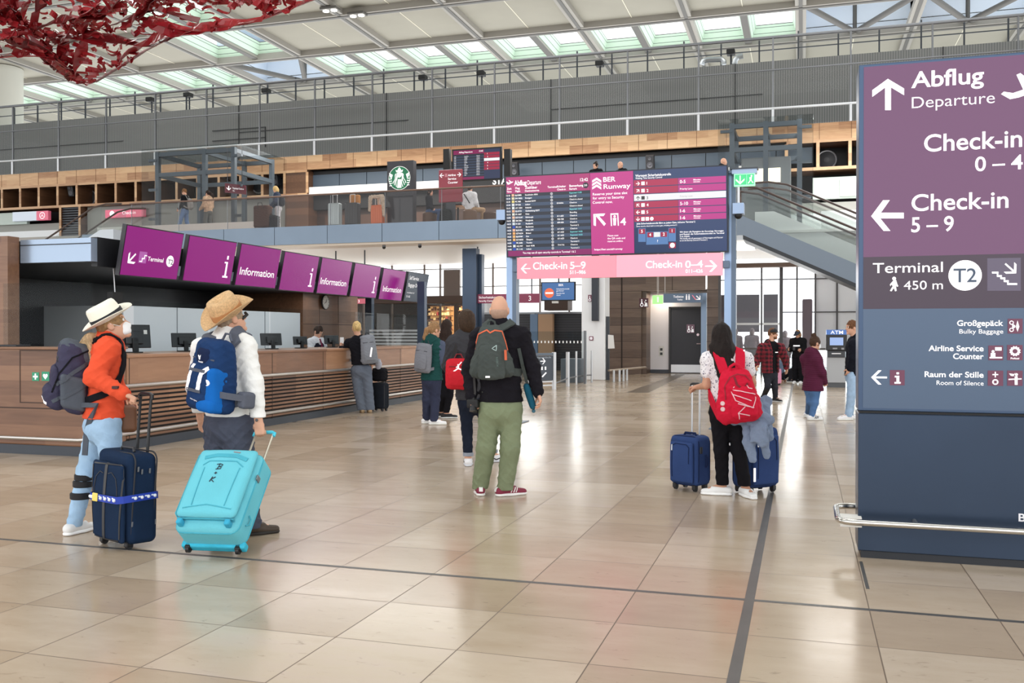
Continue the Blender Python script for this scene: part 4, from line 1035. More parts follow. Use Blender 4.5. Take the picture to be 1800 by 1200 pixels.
for u in (-.1, w - .08): P.slab('frame_post', u, 0, u + .09, 1.02, STEELL, -.05, .03)
for v in (.1, .2): P.slab('frame_rail', -.1, v, w, v + .035, STEELL, -.03, .01)
P.polys('arrow', arrow_polys(w * .52, .78, .09, 0, .14), WHITE, .006); P.polys('pictogram', [rect(.05 + .12 * k, .54, .1 + .12 * k, .63) for k in range(5)] + [disc(.2, .42, .045, 12), [(.42, .36), (.56, .48), (.6, .46), (.46, .34)]], WHITE, .006)
P.text('handgepäck', .02, .86, .05, M((170, 180, 190), .4), w - .14, 0, w=.006)
t = thing('barrier_posts', 'row of steel barrier posts with a slanted rail left of the white column', 'barrier', onZ(1013, 676))
prev = []
for px, py, hh in ((998, 679, 1.0), (1013, 675.5, 1.0), (1029.5, 673, 1.0), (1040, 672, 1.0)):
    q = onZ(px, py); r = .055 if px == 998 else .03; prev.append((q.x, q.y, .24))
    mb = MB(); mb.cyl((q.x, q.y, 0), (q.x, q.y, hh), r, seg=12); mb.build('post', STEELL, t)
prev = [(K1.x, K1.y, .16)] + prev
mb = MB(); mb.tube(prev, .022, 8); mb.build('rail', STEEL, t)
q = onZ(985, 676); mb = MB(); mb.box(q.x - .3, q.x + .35, q.y + 1.2, q.y + 1.9, 0, .75, bev=.02); tag(mb.build('check_table', M((120, 124, 132), .4)), 'low grey check table behind the steel barrier posts', 'table')
# ------------------------------------------------------------------ main departure board
YB = 15.3
t = thing('departure_board', 'large departure board of purple and navy screens on two steel blue posts', 'departure board', (-3.0, YB + .25, 0))
PSTEEL = M((136, 158, 188), .3, .45); PDARK = M((84, 98, 116), .35, .45)
for px, w in ((900, .09), (1283.5, .09)):
    x = onY(px, 500, YB + .2).x
    mb = MB(); mb.box(x - w, x + .02, YB + .16, YB + .34, 0, 4.12); mb.build('post', PSTEEL, t)
    mb = MB(); mb.box(x + .02, x + w, YB + .15, YB + .34, 0, 4.12); mb.build('post_channel', PDARK, t)
    mb = MB(); mb.prism([(x - .3, YB + .3, .002), (x + .28, YB + .3, .002), (x + .28, YB - .2, .002), (x - .3, YB - .2, .002)], (0, 0, .012)); mb.build('base_plate', PDARK, t)
TLp, BL, BRp = onY(886.5, 312, YB - .13), onY(893.5, 450.5, YB), onY(1277, 440, YB)
P = Panel(BL, (1, 0, 0), TLp - BL, t)
def q(x, y): return P.px(x, y)
W_, H_ = q(1278, 440)[0], q(887, 312)[1]
P.slab('casing', -.03, -.02, W_ + .02, H_ + .02, M((40, 46, 60), .5), -.14, -.006)
c1, c2, c3, c4 = q(960, 380)[0], q(1038, 380)[0], q(1114, 380)[0], q(1193, 380)[0]
hd = q(888, 341)[1]; ft = q(893, 441)[1]
MAG = (204, 66, 142); PUR = (190, 62, 128)
P.polys('departure_header', [rect(0, hd, c2, H_)], SCR((188, 58, 124), .62), .001)
P.polys('departure_footer', [rect(0, 0, c2, ft)], SCR((150, 34, 110), .6), .001)
P.polys('departure_list', [rect(0, ft, c2, hd)], SCR((38, 44, 60), .6), .001)
N = 18; rh = (hd - ft) / N
P.polys('list_stripe', [rect(0, hd - rh * (k + 1), c2, hd - rh * k) for k in range(1, N, 2)], SCR((66, 84, 112), .6), .002)
rows = [('13:10', 'EJU5885', 'Stockholm ARN', '', 'Expected 13:30'), ('13:10', 'EW 8002', 'Stuttgart', '', 'Last Call'), ('13:10', 'PC 980', 'Istanbul SAW', '', 'Check-in closed'),
        ('13:10', 'TP 535', 'Lisbon', '014-016', 'Check-in'), ('13:15', 'AY 1434', 'Helsinki', '', 'Check-in closed'), ('13:15', 'EJU5721', 'Gothenburg GOT', '', 'Expected 13:47'),
        ('13:15', 'FS 1607', 'Oslo', '', 'Boarding'), ('13:30', 'EZY5547', 'Edinburgh', '611-623', 'Check-in'), ('14:10', 'SM 2961', 'Hurghada', '725-728', 'Check-in'),
        ('14:15', 'FI 529', 'Reykjavik', '604-606', 'Check-in'), ('14:15', 'FR 314', 'Bucharest', '', 'Terminal 2'), ('14:20', 'EJU5185', 'Milan LIN', '611-623', 'Check-in'),
        ('14:25', 'EZY6234', 'Bristol', '611-623', 'Expected 14:25'), ('14:25', 'EJU5789', 'Kos', '611-623', 'Expected 14:25'), ('14:25', 'EZY6820', 'Glasgow', '611-623', 'Check-in'),
        ('14:35', 'FR 2606', 'Treviso', '', 'Terminal 2'), ('14:40', 'XQ 947', 'Izmir ADB', '714-716', 'Check-in'), ('14:45', 'FR 1142', 'Lisbon', '', 'Terminal 2')]
ch = rh * .46; col = {k: q(x, 380)[0] for k, x in dict(t=891, f=906.5, d=924, g=979.5, r=1002).items()}
base = lambda k: hd - rh * (k + .76)
lw = (1, 1, 1)
for nm, key, ix in (('departure_times', 't', 0), ('flight_numbers', 'f', 1), ('destinations', 'd', 2), ('counters', 'g', 3)):
    P.multi([(r[ix], col[key], base(k), ch, 'l') for k, r in enumerate(rows)], WHITE, .012, .004, nm)
TEAL = M((110, 200, 206), .4, emit=.6)
P.multi([(r[4], col['r'], base(k), ch, 'l') for k, r in enumerate(rows) if not r[4].startswith('Exp')], WHITE, .006, .004, 'remarks')
P.multi([(r[4], col['r'], base(k), ch, 'l') for k, r in enumerate(rows) if r[4].startswith('Exp')], TEAL, .006, .004, 'expected_remarks')
u0, u1 = q(900.5, 380)[0], q(905, 380)[0]
lc = [(250, 190, 160), (240, 225, 180), (240, 220, 140), (235, 235, 235), (235, 240, 240), (250, 190, 150), (230, 230, 220), (250, 200, 170), (235, 235, 235), (220, 230, 235), (40, 80, 190), (250, 190, 160), (250, 180, 110), (250, 190, 110), (250, 190, 120), (40, 80, 190), (235, 240, 245), (40, 80, 190)]
for c in sorted(set(lc)): P.polys('airline_tag', [rect(u0, base(k) - rh * .12, u1, base(k) + rh * .62) for k in range(N) if lc[k] == c], SCR(c, .7), .003)
tx = q(970.5, 380)[0]; P.polys('terminal_badge', [disc(tx, base(k) + ch * .45, rh * .42, 16) for k in range(N)], SCR((226, 226, 232), .5), .003)
P.multi([('T1' if r[4] != 'Terminal 2' else 'T2', tx, base(k) + ch * .1, ch * .72, 'c') for k, r in enumerate(rows)], M((50, 54, 70), .5), .012, .005, 'terminal_numbers')
P.textpx('Abflug', 904, 926, 326, 9, WHITE, .025, .004); P.textpx('Departure', 927.5, 951, 324.5, 8, WHITE, .0, .004)
P.polys('plane_icon', [[q(*z) for z in ((890, 319.5), (891.5, 319), (894, 321), (897, 320), (894, 317), (895.5, 316.5), (899, 319.5), (902, 318.8), (902.3, 320), (894, 324.5), (892, 324))]][:1], WHITE, .004)
P.textpx('12:42', 1020, 1033.5, 318.5, 5.5, WHITE, .01, .004)
P.multi([('Zeit', *q(891, 333.5), .036, 'l'), ('Time', *q(891, 338.5), .03, 'l'), ('Flug', *q(906, 332.5), .036, 'l'), ('Flight', *q(906, 337.5), .03, 'l'), ('Ziel/über', *q(923, 332), .042, 'l'), ('Destination/via', *q(923, 337), .03, 'l'),
         ('Terminal', *q(962.5, 330.5), .034, 'l'), ('Schalter', *q(979.5, 329.5), .034, 'l'), ('Check-in', *q(979.5, 334.5), .03, 'l'), ('Bemerkung', *q(1001, 328.5), .038, 'l'), ('Remark', *q(1001, 333.5), .03, 'l')], WHITE, .014, .004, 'column_headings')
P.polys('page_badge', [disc(*q(1029.5, 325.5), .048)], SCR((60, 40, 70), .3), .003); P.multi([('2/3', *q(1029.5, 327), .03, 'c')], WHITE, .012, .005)
P.textpx('You may use all open security controls in Terminal 1 & 2', 919, 1012, 446, 3.6, WHITE, .006, .004)
# runway panel
P.polys('runway_panel', [rect(c2 + .005, 0, c3, H_)], SCR((206, 62, 146), .66), .001)
P.polys('chevron', [[q(1041, y + 5), q(1049, y), q(1057, y + 5), q(1057, y + 9), q(1049, y + 4), q(1041, y + 9)] for y in (312, 318, 324)], WHITE, .003)
P.textpx('BER', 1060.5, 1082, 319.5, 8.5, WHITE, .015, .004); P.textpx('Runway', 1061, 1108.5, 332, 8.5, WHITE, .012, .004)
for k, (s, x1, y) in enumerate((('Reserve your time slot', 1103, 343.5), ('for entry to Security', 1097.5, 350.5), ('Control now.', 1077, 358))): P.textpx(s, 1042, x1, y, 4.6, WHITE, .008, .004)
P.polys('arrow', [[q(*z) for z in pl] for pl in (((1043, 376), (1064, 375), (1061, 379.5), (1050, 380)), ((1043, 376), (1047.5, 380), (1047.5, 397), (1043.5, 396)), ((1047, 379), (1051, 377.5), (1065, 393), (1062, 397)))], WHITE, .003)
P.polys('lift_icon', [[q(*z) for z in pl] for pl in (((1073, 375), (1087, 374.5), (1087, 377), (1073, 377.5)), ((1073, 377), (1075, 377), (1076, 397), (1074, 397)), ((1085, 377), (1087, 377), (1088, 396.5), (1086, 396.5)), ((1077.5, 383), (1083.5, 383), (1082.5, 396), (1078.5, 396)))] + [disc(*q(1080.5, 380.3), .02, 12)], WHITE, .003)
P.textpx('4', 1090.5, 1100.5, 395.5, 13, WHITE, .02, .004)
for s, x1, y in (('Please scan', 1087, 415.5), ('the QR code and', 1099, 420.5), ('reserve online.', 1095.5, 425.5)): P.textpx(s, 1068, x1, y, 3.3, WHITE, .006, .004)
P.textpx('https://ber.social/runway', 1045, 1094.5, 440, 3.4, WHITE, .008, .004)
# waiting time panel
P.polys('waiting_panel', [rect(c3 + .005, 0, W_, H_)], SCR((56, 76, 122), .55), .001)
P.polys('map_field', [rect(c3 + .005, 0, c4, q(1114, 401)[1])], SCR((34, 60, 104), .55), .002)
ys = [(315.5, 328), (328, 341), (341, 353.5), (353.5, 366), (366, 378.5), (378.5, 390)]
v = lambda x, y: q(x, y)[1]
for k, (ya, yb) in enumerate(ys):
    va, vb = v(1115, ya + 1.2), v(1115, yb - .2)
    if k == 2: P.polys('priority_row', [rect(c3 + .01, vb, W_ - .01, va)], SCR((244, 243, 246), .72), .003); continue
    P.polys('gate_row', [rect(c3 + .01, vb, c4 - .006, va)], SCR((192, 48, 92), .6), .003); P.polys('minutes_row', [rect(c4, vb, W_ - .01, va)], SCR((206, 62, 150), .62), .003)
angs = (0, 45, 90, 135, 180, -90); lab = ('1', '2', '3', '4', '5', '')
mins = ('0-5', 'Priority Lane', 'Priority Lane', '5-10', '1-6', '1-6')
for k, (ya, yb) in enumerate(ys):
    yc = (ya + yb) / 2 + .8; ink = WHITE if k != 2 else M((60, 60, 64), .5); u, w0 = q(1121.5, yc)
    P.polys('arrow', arrow_polys(u, w0, .032, angs[k], .16), ink, .005)
    sq = [rect(u + .055, w0 - .028, u + .11, w0 + .028)]
    if k == 5: sq += [rect(u + .125, w0 - .028, u + .18, w0 + .028), disc(u + .225, w0, .03)]
    P.polys('gate_icon', sq, ink, .005)
    if lab[k]: P.multi([(lab[k], u + .14, w0 - .024, .048, 'l')], ink, .01, .005)
    m_ = mins[k]; P.multi([(m_, c4 + .025, w0 - (.026 if k not in (1, 2) else .014), .052 if k not in (1, 2) else .028, 'l')], WHITE if k != 2 else M((190, 190, 196), .5), .01, .005)
    if k not in (1, 2): P.multi([('Minuten', c4 + .24, w0 + .006, .026, 'l'), ('minutes', c4 + .24, w0 - .024, .024, 'l')], WHITE, .01, .005)
P.textpx('Wartezeit Sicherheitskontrolle', 1117, 1179.5, 311, 4.4, WHITE, .012, .004); P.textpx('Waiting Time Security Control', 1117, 1164, 315, 3.4, WHITE, .004, .004)
P.textpx('Jede Sicherheitskontrolle führt zu jedem Gate, inklusive Terminal 2', 1119, 1222, 394.5, 3, WHITE, .012, .004)
P.textpx('Every security check leads to every gate, including terminal 2', 1119, 1190, 398.8, 2.4, WHITE, .004, .004)
for s, x1, y, b_ in (('Wir bitten alle Passagiere der Eurowings, Norwegian', 1272, 409, .012), ('und Ryanair die Sicherheitskontrollen im Terminal', 1273, 413, .012), ('2 zu nutzen.', 1213, 416.7, .012), ('We kindly ask all passengers of Norwegian and Ryanair', 1271, 420.5, .0), ('to use the Security Control in Terminal 2.', 1244, 424, .0)):
    P.textpx(s, 1195, x1, y, 2.8, WHITE, b_, .004)
LB = SCR((98, 142, 200), .6); RED = SCR((176, 36, 76), .6)
P.polypx('terminal_map', [[(1122, 401.5), (1135, 401), (1135, 425), (1122, 425)], [(1136, 407.5), (1174.5, 406.5), (1174.5, 429), (1136, 430)], [(1175, 400.5), (1188, 400), (1188, 424), (1175, 424)]], LB, .003)
for g_ in ([(1123, 402.5), (1134, 402), (1134, 411), (1123, 411)], [(1138, 408.5), (1148.5, 408), (1148.5, 417), (1138, 417)], [(1161.5, 407.8), (1172.5, 407.5), (1172.5, 416), (1161.5, 416)], [(1176, 401.5), (1187, 401), (1187, 409.5), (1176, 409.5)], [(1176, 426), (1188, 426), (1188, 436), (1176, 436)]): P.polypx('map_gate', [g_], RED, .005)
P.polypx('map_priority', [[(1149.5, 408), (1160.5, 407.8), (1160.5, 416), (1149.5, 416.5)]], SCR((245, 245, 245), .7), .005)
for g_ in (('5', *q(1128.5, 409), .05, 'c'), ('4', *q(1143, 415), .05, 'c'), ('2', *q(1167, 414), .05, 'c'), ('1', *q(1181.5, 408), .05, 'c'), ('?', *q(1156, 425.5), .04, 'c')): P.multi([g_], WHITE, .012, .007, 'map_number')
P.polys('map_badge', [disc(*q(1182, 431), .04, 18)], WHITE, .007)
# pink check-in sign
t2 = thing('check_in_sign', 'wide pink check-in sign mounted between the posts under the departure board', 'sign', (-2.9, YB, 2.42))
a, b_, c = onY(909, 490, YB), onY(1270, 488, YB), onY(909, 453, YB)
P = Panel(a, (1, 0, 0), (0, 0, 1), t2); w = b_.x - a.x; h = c.z - a.z; um = P.px(1083, 470)[0]
P.slab('left_panel', 0, 0, um - .003, h, M((242, 136, 152), .4, emit=.34), -.1, 0); P.slab('right_panel', um + .003, 0, w, h, M((246, 156, 174), .4, emit=.34), -.1, 0)
for u in (-.1, w * .5, w): P.slab('bracket', u, h * .35, u + .1, h * .65, PDARK, -.14, -.04)
P.slab('bracket', P.px(1045, 450)[0], h - .02, P.px(1052, 450)[0], h + .12, M((60, 64, 76), .5), -.06, -.02)
P.textpx('Check-in', 937, 997, 473.5, 13, WHITE, .014); P.textpx('5–9', 1002, 1029.5, 472.5, 13, WHITE, .014); P.textpx('511–986', 1001.5, 1029.5, 481.5, 6.5, WHITE, .014)
P.textpx('Check-in', 1135, 1199, 471, 13, WHITE, .014); P.textpx('0–4', 1204.5, 1235.5, 470.5, 13, WHITE, .014); P.textpx('011–426', 1205, 1235.5, 479.5, 6.5, WHITE, .014)
P.polys('arrow', arrow_polys(*P.px(924, 472), .085, 180, .1), WHITE); P.polys('arrow', arrow_polys(*P.px(1250, 467.5), .095, 0, .1), WHITE)
# green emergency exit box and small sensor boxes on the posts
t = thing('exit_sign', 'green emergency exit box with white arrow beside the right board post', 'sign', (-.88, YB, 3.84))
a, b_ = onY(1290, 327, YB), onY(1327, 304, YB); P = Panel((a.x, YB, a.z), (1, 0, 0), (0, 0, 1), t); w, h = b_.x - a.x, b_.z - a.z
P.slab('housing', -.03, h, w + .03, h + .07, M((150, 170, 196), .35, .3), -.16, .02); P.slab('cover', -.05, h + .07, w + .05, h + .09, DSTEEL, -.2, .04)
P.slab('light_box', 0, 0, w, h, M((150, 232, 182), .4, emit=.75), -.1, 0)
P.polys('green_field', [rect(.015, .015, w * .6, h - .015), rect(w * .62, .015, w - .015, h - .015)], M((60, 190, 122), .4, emit=.45), .002)
P.polys('arrow', arrow_polys(w * .3, h * .48, .07, -90, .12), WHITE, .004)
P.polys('running_figure', [disc(w * .84, h * .78, .014, 10), [(w * .74, h * .66), (w * .86, h * .7), (w * .84, h * .45), (w * .76, h * .4)], [(w * .76, h * .42), (w * .82, h * .42), (w * .7, h * .15), (w * .66, h * .18)], [(w * .8, h * .45), (w * .84, h * .45), (w * .93, h * .2), (w * .88, h * .18)]], WHITE, .004)
P.slab('bracket', -.1, h + .02, 0, h + .06, PDARK, -.1, 0)
for nm, (x0, y0, x1, y1), lb in (('a', (1288, 357, 1308, 377), 'pale blue camera box hanging beside the right post of the departure board'), ('b', (874.5, 369, 890, 388), 'pale blue camera box at the lower left corner of the departure board')):
    a, b_ = onY(x0, y1, YB), onY(x1, y0, YB); tt = thing('camera_box', lb, 'camera', (a.x, YB, a.z), 'camera boxes beside the departure board')
    mb = MB(); mb.box(a.x, b_.x, YB - .08, YB + .14, a.z, b_.z, bev=.008); mb.build('box', M((150, 172, 204), .4, .2), tt)
    mb = MB(); mb.ball(((a.x + b_.x) / 2, YB, a.z - .015), .06); mb.build('dome', BLACK, tt, smooth=True)
    if nm == 'a': mb = MB(); mb.cyl(((a.x + b_.x) / 2, YB, b_.z), ((a.x + b_.x) / 2, YB, b_.z + .26), .02, seg=8); mb.build('drop_pipe', STEELL, tt)
    else: mb = MB(); mb.box(b_.x - .02, b_.x + .12, YB - .0, YB + .12, a.z + .05, a.z + .1); mb.build('bracket', PDARK, tt)

# ------------------------------------------------------------------ big totem at the right
YT = 6.705; TK = .34
t = thing('direction_totem', 'huge navy and purple direction totem with white lettering at the right edge', 'sign', (1.3, YT + TK / 2, 0))
xl = onY(1508, 980, YT).x; W2 = 1.72; ztop = onY(1516, 112, YT).z
zs = onY(1512, 722, YT).z
NV = M((44, 58, 78), .28, .55, noise=.06, ns=1.5)
mb = MB(); mb.box(xl, xl + W2, YT + .0, YT + TK, .05, zs - .015, bev=.006); mb.build('lower_body', NV, t)
mb = MB(); mb.box(xl + .02, xl + W2 - .02, YT + .02, YT + TK - .02, 0, .06); mb.build('plinth', M((26, 30, 38), .5), t)
mb = MB(); mb.box(xl, xl + W2, YT + .02, YT + TK, zs, ztop, bev=.006); mb.build('upper_body', M((58, 76, 102), .3, .5), t)
mb = MB(); mb.box(xl + .01, xl + W2, YT + .03, YT + TK - .02, zs - .03, zs + .01); mb.build('shadow_gap', BLACK, t)
P = Panel((xl + .03, YT + .02, 0), (1, 0, 0), (0, 0, 1), t); q = P.px
WT = W2 - .06
za, zb, zc = q(1516, 452)[1], q(1513, 543)[1], zs + .02
P.slab('display_field', 0, za, WT, ztop - .02, SCR((126, 80, 120), .6), 0, .006)
P.slab('terminal_field', 0, zb, WT, za, SCR((82, 64, 82), .5), 0, .006)
P.slab('service_field', 0, zc, WT, zb, M((68, 84, 106), .3, .3, emit=.12), 0, .004)
T = lambda *a, **k: P.textpx(*a, w=.009, **k)
T('Abflug', 1601.5, 1729, 155, 29, WHITE, bold=.016); T('Departure', 1602.5, 1748, 191, 21, WHITE, bold=-.006)
T('Check-in', 1624, 1796, 267, 31, WHITE, bold=.012); T('0 – 4', 1713.5, 1797, 301, 26, WHITE, bold=.012)
T('Check-in', 1602, 1772, 371, 30, WHITE, bold=.012); T('5 – 9', 1601.5, 1676, 408, 27, WHITE, bold=.012)
T('Terminal', 1534, 1657, 480, 18.5, WHITE, bold=.004); T('450 m', 1588.5, 1657, 509, 16, WHITE, bold=.0)
P.polys('arrow', [[q(*z) for z in pl] for pl in (((1560.5, 139), (1589, 156), (1589, 168), (1560.5, 151)), ((1533, 159), (1560.5, 139), (1560.5, 151), (1533, 171)), ((1555.5, 148), (1566, 148), (1566, 194), (1555.5, 194)))], WHITE, .009)
P.polys('arrow', [[q(*z) for z in pl] for pl in (((1531, 380), (1552, 352), (1564, 352), (1544, 380)), ((1531, 380), (1544, 380), (1565, 406), (1553, 406)), ((1538, 374), (1588.5, 374), (1588.5, 384), (1538, 384)))], WHITE, .009)
P.polypx('plane_icon', [[(1759, 166), (1764, 161.5), (1780, 164), (1798, 158), (1786, 132), (1793, 129), (1822, 150), (1850, 138), (1856, 144), (1830, 158), (1790, 172), (1775, 175)]], WHITE, .009)
uc, vc = q(1696, 484); rr = q(1725.5, 484)[0] - uc
P.polys('terminal_badge', [disc(uc, vc, rr, 40)], WHITE, .009); P.textpx('T2', 1675.5, 1716, 496, 25, M((56, 74, 98), .4), w=.012, bold=.008)
P.polypx('stairs_tile', [[(1735, 454), (1794, 453), (1794, 511), (1735, 511)]], SCR((118, 106, 130), .5), .008)
sp = [(1743, 479), (1753, 479), (1753, 485), (1759, 485), (1759, 489), (1765, 489), (1765, 494), (1771, 494), (1771, 499), (1786, 499)]
P.polypx('stairs_icon', [[(x0, y0 - 1.5), (x1 + (1.5 if y0 == y1 else 0), y1 - 1.5), (x1 + 1.5, y1 + 1.8), (x0, y0 + 1.8)] if y0 == y1 else [(x0 - 1.5, y0 - 1.5), (x0 + 1.5, y0 - 1.5), (x1 + 1.5, y1 + 1.5), (x1 - 1.5, y1 + 1.5)] for (x0, y0), (x1, y1) in zip(sp, sp[1:])], WHITE, .011)
P.polys('stairs_arrow', arrow_polys(*q(1776, 472), .045, -45, .12), WHITE, .011)
P.polypx('walking_figure', [[(1570, 493), (1575, 492), (1577, 499), (1579, 503), (1576, 504), (1574, 500), (1576, 511), (1573, 512), (1571, 506), (1567, 512), (1564, 511), (1569, 503), (1567, 500), (1565, 503), (1564, 500)]], WHITE, .009)
P.polys('walking_head', [disc(*q(1571.5, 489.5), .012, 14)], WHITE, .009)
T('Großgepäck', 1682, 1763, 572.5, 10, WHITE, bold=.018); T('Bulky Baggage', 1686, 1763, 586, 8, WHITE, bold=.0)
T('Airline Service', 1632, 1728.5, 616.5, 10, WHITE, bold=.018); T('Counter', 1675, 1728.5, 630.5, 10, WHITE, bold=.018)
T('Raum der Stille', 1625, 1728.5, 662, 10, WHITE, bold=.018); T('Room of Silence', 1646, 1728.5, 676, 8, WHITE, bold=.0)
TILE = M((100, 48, 74), .4, emit=.1)
for (x0, y0, x1, y1) in ((1771, 560, 1797, 586), (1737, 607, 1763, 633), (1770, 606, 1797, 633), (1736, 651, 1763, 678), (1770, 651, 1797, 678), (1564, 650, 1590, 677)):
    P.rectpx('icon_tile', x0, y0, x1, y1, TILE, .008)
P.polypx('info_letter', [[(1572, 671), (1583, 671), (1583, 674), (1572, 674)], [(1575.5, 661.5), (1580.5, 661.5), (1580.5, 671), (1575.5, 671)], [(1572.5, 660), (1580.5, 660), (1580.5, 663), (1572.5, 663)], [(1575.5, 654), (1580, 654), (1580, 657.5), (1575.5, 657.5)]], WHITE, .011)
P.polys('arrow', arrow_polys(*q(1545, 663), .05, 180, .12), WHITE, .009)
def pxdisc(x, y, r): u, v_ = q(x, y); return disc(u, v_, r * .0037, 18)
P.polys('baggage_icon', [pxdisc(1777.5, 567, 3.6), pxdisc(1777.5, 579.5, 3.6), [q(*z) for z in ((1788, 583), (1785, 574), (1788, 563), (1791, 574))], [q(*z) for z in ((1778, 568), (1784, 572), (1784, 575), (1779, 578))]], WHITE, .011)
P.polys('baggage_icon_hole', [pxdisc(1777.5, 567, 2.2), pxdisc(1777.5, 579.5, 2.2)], TILE, .013)
P.polys('counter_icon', [[q(*z) for z in pl] for pl in (((1739, 627), (1761, 627), (1761, 629.5), (1739, 629.5)), ((1741, 620), (1749, 620), (1749, 627), (1741, 627)), ((1748.5, 610), (1760, 610), (1760, 616), (1748.5, 616)))] + [pxdisc(1745, 617.5, 2.4)], WHITE, .011)
P.polys('police_star', [[(q(1783.5, 617)[0] + .034 * (1 if k % 2 else .8) * math.cos(math.pi * k / 12), q(1783.5, 617)[1] + .034 * (1 if k % 2 else .8) * math.sin(math.pi * k / 12)) for k in range(24)]], WHITE, .011); P.polys('police_star_centre', [pxdisc(1783.5, 617, 4)], TILE, .013); T('Polizei', 1776, 1791, 631, 3.2, WHITE, bold=.02)
P.polys('silence_icon', [[q(*z) for z in pl] for pl in (((1744, 657), (1754, 657), (1754, 659), (1744, 659)), ((1748, 653), (1750, 653), (1750, 663), (1748, 663)))] + [pxdisc(1749, 671, 5)], WHITE, .011)
P.polys('silence_icon_mark', [[q(*z) for z in ((1746.5, 668.5), (1751.5, 668.5), (1751.5, 673.5), (1746.5, 673.5))]], TILE, .013)
P.polys('viewing_icon', [[q(*z) for z in pl] for pl in (((1772, 665.5), (1795, 664.5), (1795, 666.5), (1772, 667.5)), ((1783, 661), (1788, 661), (1788, 676), (1783, 676)), ((1773, 656), (1782, 657), (1784, 654.5), (1781, 661), (1776, 660)))] + [pxdisc(1786, 658, 2.4)], WHITE, .011)
P.textpx('BER', 1789, 1830, 914.5, 14, M((226, 226, 232), .4, .3), w=.023, bold=.02)
# bent steel bumper rail round its foot
t = thing('bumper_rail', 'bent stainless bumper rail around the foot of the direction totem', 'rail', (1.3, YT - .2, 0))
zr = .27; yf, yk = YT - .17, YT + TK + .1; xe = xl - .13
pts = [V((xl + W2 + .1, yf, zr))] + [V((xl + W2 - k * .2, yf, zr)) for k in range(1, 9)]
for k in range(0, 9):
    a = math.pi / 2 * k / 8; pts.append(V((xe + .1 - .1 * math.sin(a), yf + .1 - .1 * math.cos(a), zr)))
for k in range(0, 9):
    a = math.pi / 2 * k / 8; pts.append(V((xe + .1 - .1 * math.cos(a), yk - .1 + .1 * math.sin(a), zr)))
pts.append(V((xl + W2 + .1, yk, zr)))
mb = MB(); mb.tube(pts, .021, 14); mb.build('rail', M((200, 198, 194), .18, .95), t, smooth=True)
for x in (xl + .35, xl + 1.3):
    mb = MB(); mb.cyl((x, yf, zr), (x, YT + .02, zr), .014, seg=8); mb.build('bracket', STEEL, t)
mb = MB(); mb.box(xl - .115, xl + .02, YT - .08, YT + .06, zr - .05, zr + .012); mb.build('rail_socket', OFFW, t)
# ------------------------------------------------------------------ information counter
XF, YL, CZ = -8.36, 9.42, 1.24                      # front plane, left block plane, counter height
t = thing('information_counter', 'long walnut information counter with dark slatted front and steel rails', 'counter', (-9, 15, 0))
mb = MB(); mb.box(-17, XF, YL, YL + .7, .12, 1.335, bev=.02); mb.box(-17, XF + .03, YL - .03, YL + .7, 1.315, 1.345, bev=.01)
mb.build('side_block', WALN, t)
mb = MB(); mb.box(-9.7, XF + .02, YL + .7, 21.4, CZ - .045, CZ, bev=.01); mb.build('countertop', WALNY, t)
mb = MB(); mb.box(-9.72, -8.8, YL + .8, 21.2, .72, .76); mb.build('desk', M((120, 92, 72), .5), t)
mb = MB(); mb.box(-8.75, XF, YL + .7, 21.4, .86, CZ - .045); mb.build('front_panel', WALNY, t)
mb = MB(); mb.box(-8.75, XF - .03, YL + .7, 21.4, .12, .86); mb.build('front_backing', M((20, 16, 14), .7), t)
for k in range(11):
    z = .15 + k * .062
    mb = MB(); mb.box(XF - .03, XF, YL + .7, 21.4, z, z + .033); mb.build('slat', WALNY, t)
mb = MB()
for y in np.arange(YL + .75, 21.4, 1.72): mb.box(XF - .01, XF + .002, y - .006, y + .006, .12, CZ - .05)
mb.build('panel_joint', M((40, 28, 22), .6), t)
mb = MB(); mb.box(-17, XF - .02, YL + .03, YL + .7, 0, .12); mb.box(-8.8, XF - .02, YL + .6, 21.4, 0, .12); mb.build('plinth', M((56, 62, 72), .45), t)
RAILM = M((196, 192, 188), .28, .8)
for z, xo in ((.835, .035), (.225, .05)):
    mb = MB(); mb.tube([(XF + xo, y, z) for y in (YL + .02, 13, 17, 21.4)], .026, 10); mb.build('rail', RAILM, t, smooth=True)
mb = MB(); mb.tube([(-17, YL - .05, .21), (XF - .1, YL - .05, .21), (XF + .02, YL - .04, .215), (XF + .05, YL + .05, .225)], .022, 10); mb.build('rail', RAILM, t, smooth=True)
a, b_ = onY(35, 706, YL), onY(118, 617, YL)
mb = MB()
for x0, x1, z0, z1 in ((a.x, a.x + .012, a.z, b_.z), (a.x, -8.6, b_.z, b_.z + .012), (a.x, -8.6, a.z - .012, a.z), (-17, XF, .575, .59)): mb.box(x0, x1, YL - .004, YL + .01, z0, z1)
mb.build('door_joint', M((60, 40, 30), .6), t)
GREEN = M((34, 140, 104), .4, emit=.08)
